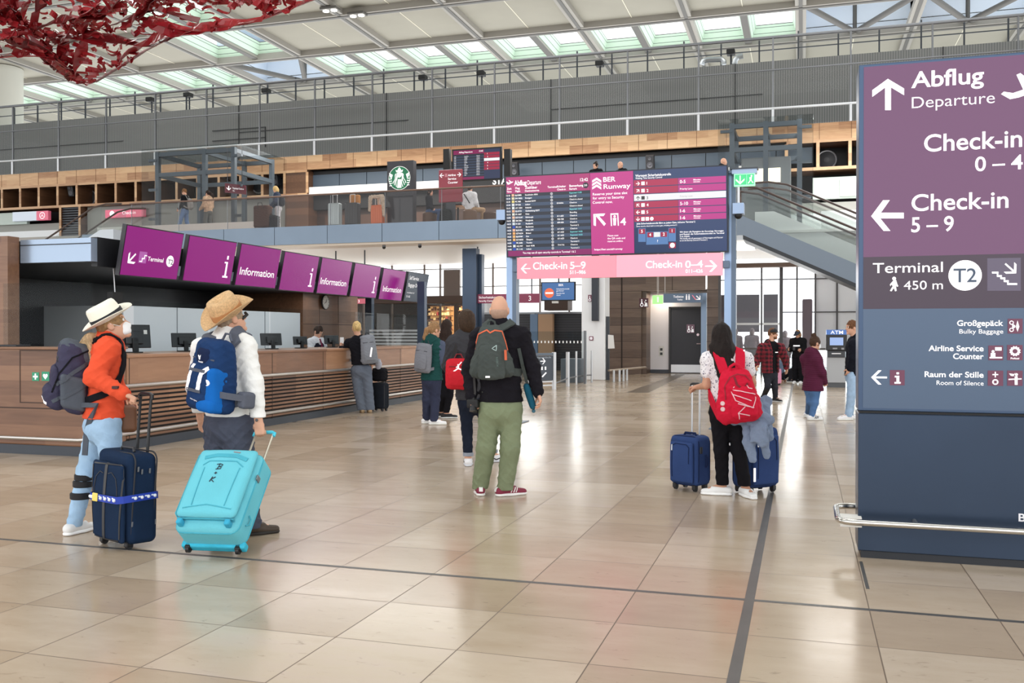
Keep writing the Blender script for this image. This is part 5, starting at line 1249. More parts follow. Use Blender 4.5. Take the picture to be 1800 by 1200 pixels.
for (x0, x1), lab, nm in (((57, 69), 'green first aid cross sign low on the walnut block of the counter', 'cross'), ((74, 87), 'green defibrillator heart sign on the counter beside the dark backpack', 'heart')):
    a, b_ = onY(x0, 669, YL), onY(x1, 656, YL); tt = thing('first_aid_sign' if nm == 'cross' else 'defibrillator_sign', lab, 'sign', (a.x, YL, a.z))
    P = Panel((a.x, YL - .004, a.z), (1, 0, 0), (0, 0, 1), tt); w = b_.x - a.x; P.slab('plate', 0, 0, w, w, GREEN, -.003, .002)
    if nm == 'cross': P.polys('cross', [rect(w * .4, w * .15, w * .6, w * .85), rect(w * .15, w * .4, w * .4, w * .6), rect(w * .6, w * .4, w * .85, w * .6)], WHITE, .004)
    else: P.polys('heart', [[(w * (.5 + .32 * (math.sin(s_) ** 3)), w * (.5 + .022 * (13 * math.cos(s_) - 5 * math.cos(2 * s_) - 2 * math.cos(3 * s_) - math.cos(4 * s_)))) for s_ in np.linspace(2 * math.pi, 0, 26)[:-1]]], WHITE, .004)
# walnut end wall, canopy and back wall of the booth
mb = MB(); mb.box(-17, -10.47, 10.3, 10.5, 1.3, 2.86); mb.box(-17, -16.8, 10.3, 23, 0, 2.86); st(mb.build('wall_booth', WALN))
mb = MB(); mb.box(-13.3, -9.35, 10.62, 22.4, 2.5, 2.82); st(mb.build('ceiling_booth', M((20, 22, 26), .35)))
mb = MB(); mb.box(-10.45, -9.25, 10.5, 10.62, 2.5, 2.82); st(mb.build('trim_34', M((150, 166, 186), .25, .5)))
mb = MB(); mb.box(-10.45, -9.25, 10.48, 10.5, 2.74, 2.75); mb.box(-9.35, -9.25, 10.62, 22.4, 2.44, 2.84); st(mb.build('trim_35', M((24, 25, 30), .45)))
mb = MB(); mb.box(-13.4, -13.3, 10.5, 23, 0, 2.82); st(mb.build('wall_booth_back', M((30, 34, 40), .35)))
mb = MB(); mb.box(-12.3, -11.9, 10.6, 11.6, .7, 2.1); mb.box(-13.3, -11.55, 13.9, 20.05, .5, 2.02); st(mb.build('wall_whiteboard', M((206, 212, 218), .3)))
mb = MB(); mb.box(-13.3, -11.5, 20.1, 23.0, 0, 2.7); st(mb.build('wall_clock', WOOD('walnut_y', [(.1, (92, 62, 44)), (.5, (128, 92, 68)), (1, (156, 118, 90))], 'Y', .6, 1.2)))
mb = MB()
for y in (20.9, 21.9): mb.box(-11.505, -11.495, y - .006, y + .006, 0, 2.7)
mb.box(-11.505, -11.495, 20.1, 23, 1.75, 1.765); st(mb.build('trim_36', M((58, 38, 30), .6)))
mb = MB()
for y in (15.4, 17.0, 18.5): mb.box(-11.55, -11.54, y - .006, y + .006, .5, 2.02)
st(mb.build('trim_37', M((120, 126, 132), .4)))
p = onX(571, 531, -11.46); t = thing('wall_clock', 'round white wall clock on the walnut wall behind the information counter', 'clock', p)
T = Matrix.Rotation(math.pi / 2, 4, 'Y')
mb = MB(); mb.lathe([(.185, 0), (.185, .03), (.17, .035), (.168, .025), (0, .025)], p, 36, T); mb.build('case', M((40, 40, 44), .4), t)
mb = MB(); mb.cyl(p + V((.026, 0, 0)), p + V((.03, 0, 0)), .168, seg=36); mb.build('dial', M((244, 244, 242), .5), t)
mb = MB()
for k in range(12):
    a = k * math.pi / 6; mb.box(-.004, .004, .13, .155, .031, .034, Matrix.Translation(p) @ T @ Matrix.Rotation(a, 4, 'Z'))
mb.build('hour_marks', INK, t)
for nm, a, L, w in (('minute_hand', 250, .14, .006), ('hour_hand', 20, .09, .009)):
    mb = MB(); mb.prism([p + V((.034, w * math.cos(math.radians(a)), -w * math.sin(math.radians(a)))), p + V((.034, -w * math.cos(math.radians(a)), w * math.sin(math.radians(a)))), p + V((.034, L * math.sin(math.radians(a)), L * math.cos(math.radians(a))))], (.004, 0, 0)); mb.build(nm, INK, t)
# posts at the far end of the counter
for px, y in ((742, 21.6), (650, 22.9)):
    q = onX(px, 600, -8.6) if px == 742 else onX(px, 600, -10.9)
    mb = MB(); mb.box(q.x - .09, q.x + .09, q.y - .08, q.y + .08, 0, 2.75); st(mb.build('column', M((58, 72, 92), .35, .4)))
# glass panes standing on the counter
GP = GLASS((226, 232, 234), .15)
def pane(name, lab, mb, grp='glass screens on the counter'):
    o = mb.build(name, GP); tag(o, lab, 'glass screen', grp); return o
a, b_ = onY(6, 608, 9.9), onY(162, 495, 9.9)
pane('glass_screen', 'clear glass screen standing on the left walnut block of the counter', MB().poly([(a.x, 9.9, 1.345), (b_.x, 9.9, 1.345), (b_.x, 9.9, b_.z), (a.x, 9.9, b_.z)]))
names = ('clear glass screen on the counter behind the woman in the white hat', 'clear glass screen on the counter behind the man in the straw hat', 'clear glass screen on the counter right of the straw hat', 'clear glass screen on the counter before the seated attendant', 'clear glass screen on the counter by the blonde traveller', 'clear glass screen at the far end of the counter')
for k, nm in enumerate(names):
    y = 10.7 + k * 1.72; pane('glass_screen', nm, MB().poly([(-8.72, y, CZ), (-8.72, y + 1.68, CZ), (-8.72, y + 1.68, 1.96), (-8.72, y, 1.96)]))
# white stripes on the end partition
t = thing('glass_partition', 'glass partition with white horizontal stripes at the far end of the counter', 'glass screen', (-9.7, 22.3, 0))
mb = MB(); mb.poly([(-10.9, 22.3, .3), (-8.7, 22.3, .3), (-8.7, 22.3, 2.3), (-10.9, 22.3, 2.3)]); mb.build('pane', GLASS((220, 226, 228), .9), t)
for k in range(5):
    mb = MB(); mb.box(-10.8, -8.75, 22.27, 22.28, 1.24 + .085 * k, 1.29 + .085 * k); mb.build('stripe', M((232, 234, 236), .6), t)
mb = MB(); mb.box(-10.9, -8.7, 22.28, 22.34, 0, 1.2); mb.build('base_panel', WALN, t)
# hanging information screens
MAGI = SCR((142, 26, 122), .78)
labs = ('nearest tilted purple screen with arrow and terminal number in the hanging row', 'second tilted screen of the row, purple with one white letter', 'third tilted screen of the row, purple with a long white word above the straw hat',
        'fourth tilted screen of the row, purple with one white letter', 'fifth tilted screen of the row, purple with a white word beside the clock', 'sixth tilted screen of the row, purple with one white letter',
        'seventh tilted screen, last purple one of the hanging row', 'last tilted screen of the row, dark grey with self service text')
quads = [((224, 396), (322.5, 411.5), (209, 480.4)), ((334, 414), (416, 427), (322, 491)), ((425, 428.5), (494, 441), (414, 498)), ((501.5, 442.5), (561.5, 452), (491, 504.5)), ((567, 453), (620, 461), (557.5, 513)),
         ((625, 462.5), (669.5, 469.5), (616, 515.5)), ((675, 471.6), (713.5, 477), (665, 521)), ((718.5, 478), (754, 483), (710, 525))]
for k, (tl, tr, bl) in enumerate(quads):
    A = onX(*tl, -8.92); B_ = onX(*tr, -8.92); Cb = onX(*bl, -9.05); w = .5 * (1.23 + (B_ - A).length) if k < 7 else (B_ - A).length; h = .69
    Cb = V((-9.05, A.y, A.z - .675))
    t = thing('information_screen', labs[k], 'screen', (-8.97, A.y + w / 2, Cb.z), 'screens in the hanging row over the counter')
    P = Panel(Cb, (0, 1, 0), A - Cb, t); h = (A - Cb).length
    P.slab('casing', -.015, -.015, w + .015, h + .015, M((30, 26, 34), .4), -.07, -.003)
    P.slab('mount', w * .3, h * .2, w * .7, h * .8, BLACK, -.24, -.06)
    P.polys('screen', [rect(0, 0, w, h)], MAGI if k < 7 else SCR((58, 68, 82), .6), .001)
    if k < 6: P.slab('spacer', w + .03, .05, w + .13, .2, M((150, 160, 176), .35, .4), -.1, -.05)
    if k == 0:
        P.textpx('Terminal', 259, 287, 458, 8, WHITE, .012); P.polys('terminal_badge', [disc(*P.px(298.5, 459), .085, 28)], WHITE, .004)
        P.textpx('T2', 294, 303, 464, 9, M((70, 40, 80), .4), .01, .006); P.polys('stairs_tile', [rect(P.px(243.5, 455)[0], P.px(248, 462)[1], P.px(257, 455)[0], P.px(250, 442)[1])], SCR((196, 110, 190), .6), .003)
        q0 = P.px(245, 459); sp = [(0, 0), (.045, 0), (.045, .045), (.09, .045), (.09, .09), (.13, .09)]
        P.polys('stairs_icon', [rect(q0[0] + min(x0, x1) - .008, q0[1] + min(y0, y1) - .008, q0[0] + max(x0, x1) + .008, q0[1] + max(y0, y1) + .008) for (x0, y0), (x1, y1) in zip(sp, sp[1:])], WHITE, .005)
        P.polys('arrow', arrow_polys(*P.px(231, 454), .1, 225, .13), WHITE, .004)
    elif k in (1, 3, 5):
        u = w - .2; mat = M((240, 226, 240), .4, emit=.7)
        P.polys('lettering', [rect(u - .05, .1, u + .09, .13), rect(u, .13, u + .045, .36), rect(u - .045, .335, u, .36), rect(u, .4, u + .045, .46)], mat, .004)
    elif k < 7: P.text('Information', .07 if k < 6 else .12, .18, .13, WHITE, w - .1, .012)
    else:
        P.multi([('Self Service', .1, h - .17, .09, 'l'), ('Baggage Drop-Off', .1, h - .34, .09, 'l'), ('for the Schalter 5 to 9', .1, h - .5, .035, 'l'), ('511-562', .1, h - .6, .05, 'l')], WHITE, .006, .004)
# cable hangers and small camera under the canopy
t = thing('hanging_cable', 'thin hanging cable with a small black card reader above the white hat', 'cable', (-9.42, 11.2, 2.0))
a, b_ = onX(199, 462, -9.42), onX(202, 513, -9.42); a.z = 2.5
mb = MB(); mb.tube([a, b_], .008, 6); mb.build('cable', STEELL, t); c_ = onX(202, 522, -9.42)
mb = MB(); mb.box(c_.x - .05, c_.x + .05, c_.y - .1, c_.y + .1, c_.z - .07, c_.z + .07); mb.build('box', BLACK, t)
# monitors on the counter
def monitor(px, lab, w, h, tiltz=0, z0=CZ, px2=None, yaw=None, x=-9.15):
    q = onX(px, 600, x); t = thing('monitor', lab, 'monitor', (q.x, q.y, z0), 'monitors on the information counter')
    n = V((1, -.55, .18)).normalized(); r = V((n.y, -n.x, 0)).normalized() * -1; u = n.cross(r) * 1
    if u.z < 0: u = -u
    r = u.cross(n)
    P = Panel(V((q.x, q.y, z0 + .07)) - r * w / 2, r, u, t)
    P.slab('casing', 0, 0, w, h, M((20, 21, 24), .35), -.03, 0, bev=.008); P.slab('back_bulge', w * .25, h * .15, w * .75, h * .7, M((26, 27, 30), .4), 0, .04, bev=.01)
    P.slab('stand', w * .42, -.06, w * .58, h * .4, BLACK, .03, .06)
    mb = MB(); mb.cyl((q.x, q.y, z0), (q.x, q.y, z0 + .015), .12, seg=18); mb.build('foot', BLACK, t)
    return t, P
t_, P = monitor(236, 'large black monitor on the counter right of the white hat', .5, .34)
P.polys('sticker', [rect(.4, .2, .45, .26)], OFFW, .003)
monitor(325, 'black monitor on the counter just left of the straw hat man', .4, .22)
monitor(478, 'black monitor on the counter right of the white jacket', .42, .22)
monitor(529, 'small black monitor left of the seated attendant', .3, .16)
monitor(584, 'small black monitor between the attendant and the blonde traveller', .34, .18)
q = onY(42, 606, 9.8); mb = MB(); mb.box(-10.0, -9.65, 9.62, 9.86, 1.345, 1.37, bev=.005); tag(mb.build('tablet', M((30, 32, 38), .4)), 'flat black tablet lying on the left walnut block of the counter', 'tablet')

# ------------------------------------------------------------------ red ribbon sculpture under the roof
RED = M((150, 30, 38), .3, .0, noise=.25, ns=1.2, spec=.5, coat=.2); RED2 = M((100, 14, 20), .4)
t = thing('hanging_sculpture', 'red woven ribbon net sculpture hanging under the roof at upper left', 'sculpture', (-24, 27, 10.4))
edge = [(-40, 108), (0, 100), (30, 97), (60, 97), (92, 106), (118, 126), (138, 144), (153, 149), (168, 144), (200, 124), (226, 108), (250, 92), (280, 76), (310, 62), (350, 52), (400, 45), (440, 40), (480, 28), (515, 14), (550, 0), (600, -18)]
def sheet(u, v):
    """u along the hanging edge 0..1, v back from it towards the hall"""
    f = u * (len(edge) - 1); i = min(int(f), len(edge) - 2); f -= i
    px = edge[i][0] * (1 - f) + edge[i + 1][0] * f; py = edge[i][1] * (1 - f) + edge[i + 1][1] * f
    p = onZ(px, py, 12.0)
    return p + V((.25 * v, -v * 1.0, .25 * v + .28 * math.sin(v * 1.7 + u * 9) * min(1, v)))
rs = random.Random(11)
mb = MB()
N = 120
mb.ribbon([sheet(k / N, .0) for k in range(N + 1)], V((.2, -.55, .8)), .26, .03); mb.build('edge_band', RED, t)
for k in range(62):
    u0, v0 = rs.uniform(-.02, .98), rs.uniform(.2, 8.2); L = rs.uniform(.1, .34); sl = rs.choice((-1, 1)) * rs.uniform(1.5, 5); w = rs.uniform(.2, .55)
    pts = []
    for s_ in np.linspace(0, 1, 16):
        u = min(max(u0 + L * s_, 0), 1); v_ = max(.05, v0 + sl * s_ * L * 3.2 + .25 * math.sin(s_ * 5 + k)); pts.append(sheet(u, v_) + V((0, 0, rs.uniform(-.03, .03))))
    nr = [V((.5 * math.sin(k + i * .7), -.6, .6 + .4 * math.sin(i * .9 + k))) for i in range(16)]
    mb = MB(); mb.ribbon(pts, nr, w, .02); mb.build('band', RED if k % 3 else RED2, t)
mb = MB()
for k in range(1700):
    u, v_ = rs.random(), rs.uniform(.05, 9) ** 1.0; p = sheet(u, v_); a = rs.uniform(0, 6.3); L = rs.uniform(.18, .62)
    d = V((math.cos(a), math.sin(a) * .8, rs.uniform(-.35, .25))).normalized() * L; n = V((rs.uniform(-1, 1), rs.uniform(-1, .2), rs.uniform(-.3, 1))).normalized(); cu_ = rs.uniform(-.25, .25)
    pts = [p + d * (s_ - .5) + n * cu_ * (1 - (2 * s_ - 1) ** 2) for s_ in np.linspace(0, 1, 6)]
    mb.ribbon(pts, [n + d * .8 * (s_ - .5) * rs.uniform(-2, 2) for s_ in np.linspace(0, 1, 6)], rs.uniform(.08, .21), .012)
o = mb.build('ribbon_curls', [RED], t); o['kind'] = 'stuff'
mb = MB()
for u, v_ in ((.1, 1.5), (.45, 2.5), (.8, 2)):
    p = sheet(u, v_); mb.cyl(p, V((p.x, p.y, 19.8)), .012, seg=6)
mb.build('suspension_cables', STEEL, t)
# ------------------------------------------------------------------ people
UPV = V((0, 0, 1))
SKIN = M((214, 164, 138), .55, noise=.05, ns=6, spec=.35); SKIN2 = M((196, 146, 120), .55, noise=.05, ns=6, spec=.35)
def JP(t): return lambda px, py, dd=0.: at(px, py, t + dd)
def joints(B, F, h=1.72, z0=0., stride=0., arms=0., sit=False, lean=0., wide=.0):
    """neutral skeleton standing (or sitting) at B, facing F"""
    s = h / 1.75; R = F.cross(UPV); B = V((B[0], B[1], z0)); J = {}
    P_ = lambda r, f, z: B + R * (r * s) + F * (f * s) + UPV * (z * s)
    if sit:
        J['hipL'], J['hipR'] = P_(-.1, 0, .5), P_(.1, 0, .5); J['knL'], J['knR'] = P_(-.14 - wide, .42, .5), P_(.14 + wide, .42, .5)
        J['anL'], J['anR'] = P_(-.14 - wide, .36, .085), P_(.14 + wide, .36, .085); dz = -.42
    else:
        J['hipL'], J['hipR'] = P_(-.09, 0, .92), P_(.09, 0, .92); J['knL'], J['knR'] = P_(-.1, .03 + stride * .5, .5), P_(.1, .03 - stride * .25, .5)
        J['anL'], J['anR'] = P_(-.1, stride, .085), P_(.1, -stride, .085); dz = 0
    J['N'] = P_(0, -.02 + lean, 1.47 + dz); J['H'] = P_(0, .02 + lean * 1.3, 1.63 + dz)
    J['shL'], J['shR'] = P_(-.18, -.02 + lean, 1.41 + dz), P_(.18, -.02 + lean, 1.41 + dz)
    J['elL'], J['elR'] = P_(-.23, -.04 + lean + arms * .12, 1.13 + dz), P_(.23, -.04 + lean + arms * .12, 1.13 + dz)
    J['wrL'], J['wrR'] = P_(-.2, .05 + lean + arms * .33, .89 + arms * .24 + dz), P_(.2, .05 + lean + arms * .33, .89 + arms * .24 + dz)
    return J
def add_hand(f, el, wr, n, thumb, s=1., curl=.35, d=None):
    d = (wr - el).normalized() if d is None else V(d).normalized(); n = (V(n) - d * V(n).dot(d)).normalized(); t = d.cross(n)
    if t.dot(V(thumb)) < 0: t = -t
    f.cone(wr - d * .03 * s, wr + d * .02 * s, .028 * s, .03 * s, n, .75, .015)
    f.box(wr + d * .05 * s, (.039 * s, .014 * s, .043 * s), .013 * s, (t, n, d), .012)
    for i, (L, o) in enumerate(((.074, .029), (.082, .0095), (.076, -.0105), (.058, -.029))):
        p = wr + d * (.086 - abs(o) * .25) * s + t * o * s; a = 0
        for k, (fr, ca) in enumerate(((.42, .75), (.33, 1.1), (.25, .8))):
            a += curl * ca * (1 + .12 * i); dd = d * math.cos(a) + n * math.sin(a) + t * (o * .6) * (1 if curl < .6 else 0)
            q = p + dd.normalized() * L * fr * s; f.cone(p, q, (.0094 - .0009 * k) * s, (.0088 - .001 * k) * s, None, 1, .003); p = q
    p = wr + d * .022 * s + t * .036 * s + n * .006 * s
    q = p + (d * .62 + t * .62 + n * (.25 + .4 * curl)).normalized() * .036 * s; r = q + (d * .8 + t * (.3 - .5 * curl) + n * (.3 + .7 * curl)).normalized() * .032 * s
    f.cone(wr + d * .02 * s, p, .018 * s, .0145 * s, None, 1, .01); f.cone(p, q, .0125 * s, .011 * s, None, 1, .005); f.cone(q, r, .0108 * s, .009 * s, None, 1, .003)
def person(label, J, F, S, group=None, h=.0085, s=1.):
    """J joints (world), F facing, S clothing: every garment is a child of the person"""
    F = V(F).normalized(); R = F.cross(UPV)
    root = (J['anL'] + J['anR']) / 2; root = V((root.x, root.y, S.get('z0', 0.)))
    o = thing('person', label, 'person', root, group)
    Fh = V(S.get('look', F)).normalized(); Uh = V(S.get('headup', UPV)); Uh = (Uh - Fh * Uh.dot(Fh)).normalized(); Rh = Fh.cross(Uh)
    H, N = J['H'], J['N']; Pv = (J['hipL'] + J['hipR']) / 2; b = S.get('bulk', 1.) * s
    spine = lambda f: N.lerp(Pv, f)
    # --- body
    f = Field(.022)
    f.ell(H + Uh * .02 * s - Fh * .008 * s, (.075 * s, .094 * s, .105 * s), (Rh, Fh, Uh)); f.ell(H - Uh * .045 * s + Fh * .022 * s, (.056 * s, .068 * s, .074 * s), (Rh, Fh, Uh), .03)
    f.cone(H + Fh * .082 * s + Uh * .012 * s, H + Fh * .104 * s - Uh * .026 * s, .008 * s, .0135 * s, None, 1, .012)
    f.ell(H + Fh * .083 * s - Uh * .064 * s, (.024 * s, .012 * s, .011 * s), (Rh, Fh, Uh), .012); f.ell(H + Fh * .074 * s - Uh * .103 * s, (.024 * s, .02 * s, .018 * s), (Rh, Fh, Uh), .02)
    f.ell(H + Fh * .078 * s + Uh * .036 * s, (.05 * s, .016 * s, .014 * s), (Rh, Fh, Uh), .02)
    for q in (-1, 1):
        f.ell(H + Rh * q * .079 * s - Fh * .012 * s - Uh * .008 * s, (.011 * s, .024 * s, .033 * s), (Rh, Fh, Uh), .008)
        f.ell(H + Rh * q * .033 * s + Fh * .097 * s + Uh * .014 * s, (.017 * s, .014 * s, .012 * s), (Rh, Fh, Uh), .01, 'd')
    f.cone(H - Uh * .05 * s - Fh * .022 * s, N + UPV * .01, .054 * s, .062 * s, None, 1, .03)
    f.cone(N - UPV * .04 * s, spine(.25), .1 * s, .135 * b, F, .66); f.cone(spine(.25), spine(.62), .135 * b, .115 * b, F, .68); f.cone(spine(.62), Pv, .115 * b, .14 * b, F, .72)
    for q in 'LR':
        f.cone(J['sh' + q], N - UPV * .05 * s, .05 * s, .06 * s, None, 1, .04); f.cone(J['sh' + q], J['el' + q], .047 * s, .037 * s); f.cone(J['el' + q], J['wr' + q], .038 * s, .026 * s)
        f.cone(J['hip' + q], J['kn' + q], .08 * s, .055 * s, None, 1, .04); f.cone(J['kn' + q], J['an' + q], .053 * s, .036 * s)
        td = S.get('toe' + q, F); td = V((td[0], td[1], 0)).normalized()
        f.cone(J['an' + q], J['an' + q] + td * .13 * s - UPV * .045 * s, .036 * s, .026 * s)
        sg = -1 if q == 'L' else 1
        hn, ht, hc = S.get('hand' + q, (R * -sg, F, .4))
        add_hand(f, J['el' + q], J['wr' + q], hn, ht, s, hc, S.get('handdir' + q))
    f.build('body', h, S.get('skin', SKIN), o)
    if S.get('face'):
        for q in (-1, 1):
            c = H + Rh * q * .032 * s + Fh * .081 * s + Uh * .013 * s
            mb = MB(); mb.ball(c, .0125 * s, 10); e = mb.build('eye', M((236, 232, 228), .3), o, smooth=True)
            mb = MB(); mb.ball(c + Fh * .0075 * s, .0072 * s, 8); mb.build('iris', M((40, 28, 22), .3), e, smooth=True)
            mb = MB(); mb.tube([c + Uh * .02 * s + Rh * q * k * .02 * s + Fh * (.006 - .006 * abs(k)) * s for k in (-1, 0, 1)], .0045 * s, 6); mb.build('eyebrow', S.get('haircol', M((60, 42, 30), .8)), o)
        mb = MB(); mb.tube([H + Fh * (.094 - .012 * abs(k)) * s - Uh * .066 * s + Rh * k * .022 * s for k in (-1, -.5, 0, .5, 1)], .0055 * s, 6); mb.build('mouth', M((176, 96, 88), .5), o)
    # --- top
    e = S.get('loose', .022) * s
    if S.get('top'):
        f = Field(.035)
        f.cone(N - UPV * .03 * s, spine(.22), .085 * s + e, .15 * b + e, F, .68); f.cone(spine(.22), spine(.6), .15 * b + e, .135 * b + e, F, .7)
        hem = Pv + UPV * S.get('hem', -.02) ; f.cone(spine(.6), hem - UPV * .08, .135 * b + e, S.get('hemw', .155) * b + e, F, .74)
        slv = S.get('sleeve', 1.)
        for q in 'LR':
            f.cone(J['sh' + q], N - UPV * .06 * s, .055 * s + e, .07 * s + e, None, 1, .05)
            if slv >= 1:
                sw = S.get('slw', 1.)
                f.cone(J['sh' + q], J['el' + q], .052 * s + e * sw, .042 * s + e * sw, None, 1, .045); f.cone(J['el' + q], J['el' + q].lerp(J['wr' + q], S.get('cuff', .97)), .042 * s + e * sw, .031 * s + e * sw * .75)
            else: f.cone(J['sh' + q], J['sh' + q].lerp(J['el' + q], slv), .055 * s + e, .05 * s + e, None, 1, .045)
        if S.get('collar'): f.cone(N - UPV * .02 * s, N + UPV * S['collar'] * s - Fh * .01 * s, .074 * s, .068 * s, None, 1, .02)
        if S.get('hood'):
            hp = N - F * .07 * s; f.ell(hp + UPV * .0 * s, (.12 * s, .075 * s, .1 * s), (R, F, UPV), .05); f.cone(hp - UPV * .02, hp - UPV * .14 * s - F * .04, .09 * s, .03 * s, F, .7, .04)
        for c in S.get('subtract', []): f.ell(*c)
        f.plane(hem, -UPV)
        f.wrinkle(S.get('wr', .0045), S.get('wrf', 26), S.get('seed', 1.), S.get('wrs', (1, 1, 1)))
        o['_top'] = 0
        tp = f.build(S.get('topname', 'jacket'), h * .95, S['top'], o); del o['_top']; S['top_obj'] = tp
    # --- trousers
    if S.get('legs'):
        f = Field(.03); w0, w1, w2 = S.get('legw', (.098, .074, .066)); wa = Pv + UPV * S.get('waist', .1)
        f.cone(wa, Pv - UPV * .02, .135 * b + .008, .15 * b + .012, F, .74); f.ell(Pv - F * .05 * s - UPV * .03 * s, (.145 * b, .095 * b, .11 * s), (R, F, UPV), .04)
        for q in 'LR':
            f.cone(J['hip' + q], J['kn' + q], w0 * s, w1 * s, None, 1, .035); f.cone(J['kn' + q], J['an' + q] - UPV * .01, w1 * s, w2 * s)
        if not S.get('floor'): f.plane(wa, UPV)
        if not S.get('z0off'): f.plane(V((0, 0, S.get('z0', 0) + S.get('cufz', .055))), -UPV)
        f.wrinkle(S.get('lwr', .0045), S.get('lwrf', 24), S.get('seed', 1.) + 2, (1, 1, .8))
        S['leg_obj'] = f.build(S.get('legname', 'trousers'), h * .95, S['legs'], o)
    # --- shoes
    if S.get('shoe'):
        for q in 'LR':
            td = S.get('toe' + q, F); td = V((td[0], td[1], 0)).normalized(); A = J['an' + q]; z = S.get('z0', 0.) if abs(A.z - S.get('z0', 0)) < .16 else A.z - .085
            g = V((A.x, A.y, z)); ll = S.get('foot', 1.) * s
            f = Field(.025); hl = g - td * .055 * ll; to = g + td * .175 * ll; mi = g + td * .07 * ll
            f.cone(g + UPV * .07 * s, hl + UPV * .05, .038 * s, .036 * s); f.cone(hl + UPV * .045, mi + UPV * .045, .036 * s, .042 * s, UPV, .95); f.cone(mi + UPV * .04, to + UPV * .03, .043 * s, .036 * s, UPV, .78)
            f.cone(g + UPV * .075 * s, mi + UPV * .06, .036 * s, .034 * s); f.plane(g + UPV * .016, -UPV); f.plane(g + UPV * (S.get('shoeh', .085) * s), UPV)
            sh = f.build('shoe', min(h, .007), S['shoe'], o)
            f = Field(.02); f.cone(hl + UPV * .013, mi + UPV * .013, .042 * s, .048 * s, UPV, .5, .02); f.cone(mi + UPV * .013, to + UPV * .013, .048 * s, .039 * s, UPV, .5, .02)
            f.plane(g + UPV * .0015, -UPV); f.plane(g + UPV * .03, UPV); f.build('sole', min(h, .007), S.get('sole', M((236, 236, 232), .6)), sh)
            S['shoe' + q + '_obj'] = sh
    # --- hair
    hs = S.get('hair'); hm = S.get('haircol')
    if hs:
        f = Field(.03); c = H + Uh * .027 * s - Fh * .012 * s; v_ = S.get('hairvol', 1.)
        f.ell(c, (.086 * s * v_, .104 * s * v_, .117 * s * (.5 + .5 * v_)), (Rh, Fh, Uh))
        low = -.075
        if hs == 'long':
            P0 = H - Fh * .04 * s; f.cone(P0, P0 - Uh * .12 * s - Fh * .02 * s, .095 * s, .1 * s, Fh, .72, .04)
            ln = S.get('hairlen', .38); tip = N - F * .12 * s - UPV * (ln - .16) * s; f.cone(P0 - Uh * .12 * s - Fh * .02 * s, tip, .1 * s, .075 * s, F, .5, .05)
            for k in (-1, -.3, .5, 1): f.cone(P0 - Uh * .1 * s + Rh * k * .08 * s, tip + R * k * .075 * s - UPV * (.05 + .02 * k) * s, .035 * s, .014 * s, None, 1, .03)
            low = None
        elif hs == 'pony':
            p0 = H - Fh * .1 * s + Uh * S.get('tailz', .03) * s; pts = [p0] + [p0 + V(d) for d in S['tail']]
            for k, (a, c2) in enumerate(zip(pts, pts[1:])): f.cone(a, c2, (.03 if k == 0 else .042) * s, (.042 if k < len(pts) - 2 else .016) * s, None, 1, .02)
        elif hs == 'bun': f.ell(H + Uh * S.get('bunz', .13) * s - Fh * S.get('bunf', .05) * s, (.047 * s, .047 * s, .042 * s), (Rh, Fh, Uh), .015)
        elif hs == 'mop':
            f.ell(H - Fh * .035 * s - Uh * .03 * s, (.088 * s, .085 * s, .105 * s), (Rh, Fh, Uh), .03); low = -.125
        f.box(H + Fh * (.205 + S.get('hairline', .03)) * s - Uh * .155 * s, (.3, .15 * s, .2 * s), .02, (Rh, Fh, Uh), 0, 'd')
        if low is not None and hs != 'pony': f.plane(H + Uh * low * s, -Uh)
        if hs == 'short': f.box(H - Uh * .17 * s + Fh * .02 * s, (.3, .09 * s, .15 * s), .02, (Rh, Fh, Uh), 0, 'd')
        f.wrinkle(S.get('hwr', .0055), S.get('hwf', 40), S.get('seed', 1.), (1, 1, .22))
        f.build('hair', min(h, .008) * .9, hm, o)
    if S.get('mask'):
        f = Field(.015); f.box(H - Uh * .054 * s + Fh * .066 * s, (.05 * s, .038 * s, .046 * s), .03 * s, (Rh, Fh, Uh)); f.cone(H + Fh * .086 * s - Uh * .01 * s, H + Fh * .1 * s - Uh * .035 * s, .012 * s, .018 * s, None, 1, .02); f.plane(H + Fh * .02 * s, -Fh)
        mk = f.build('face_mask', min(h, .007), S['mask'], o)
        for q in (-1, 1):
            mb = MB(); mb.tube([H - Uh * .03 * s + Fh * .05 * s + Rh * q * .062 * s, H - Fh * .01 * s + Uh * .01 * s + Rh * q * .09 * s], .002, 5); mb.build('ear_loop', S['mask'], mk)
    if S.get('cap'):
        f = Field(.02); f.ell(H + Uh * .03 * s, (.09 * s, .108 * s, .105 * s), (Rh, Fh, Uh)); f.plane(H + Uh * .035 * s, -Uh)
        f.cone(H + Fh * .09 * s + Uh * .045 * s - Rh * .03, H + Fh * .17 * s + Uh * .035 * s - Rh * .015, .055 * s, .05 * s, Uh, .16, .01); f.cone(H + Fh * .09 * s + Uh * .045 * s + Rh * .03, H + Fh * .17 * s + Uh * .035 * s + Rh * .015, .055 * s, .05 * s, Uh, .16, .01)
        f.build('cap', min(h, .008), S['cap'], o)
    S['J'] = J; S['F'] = F; S['R'] = R
    return o
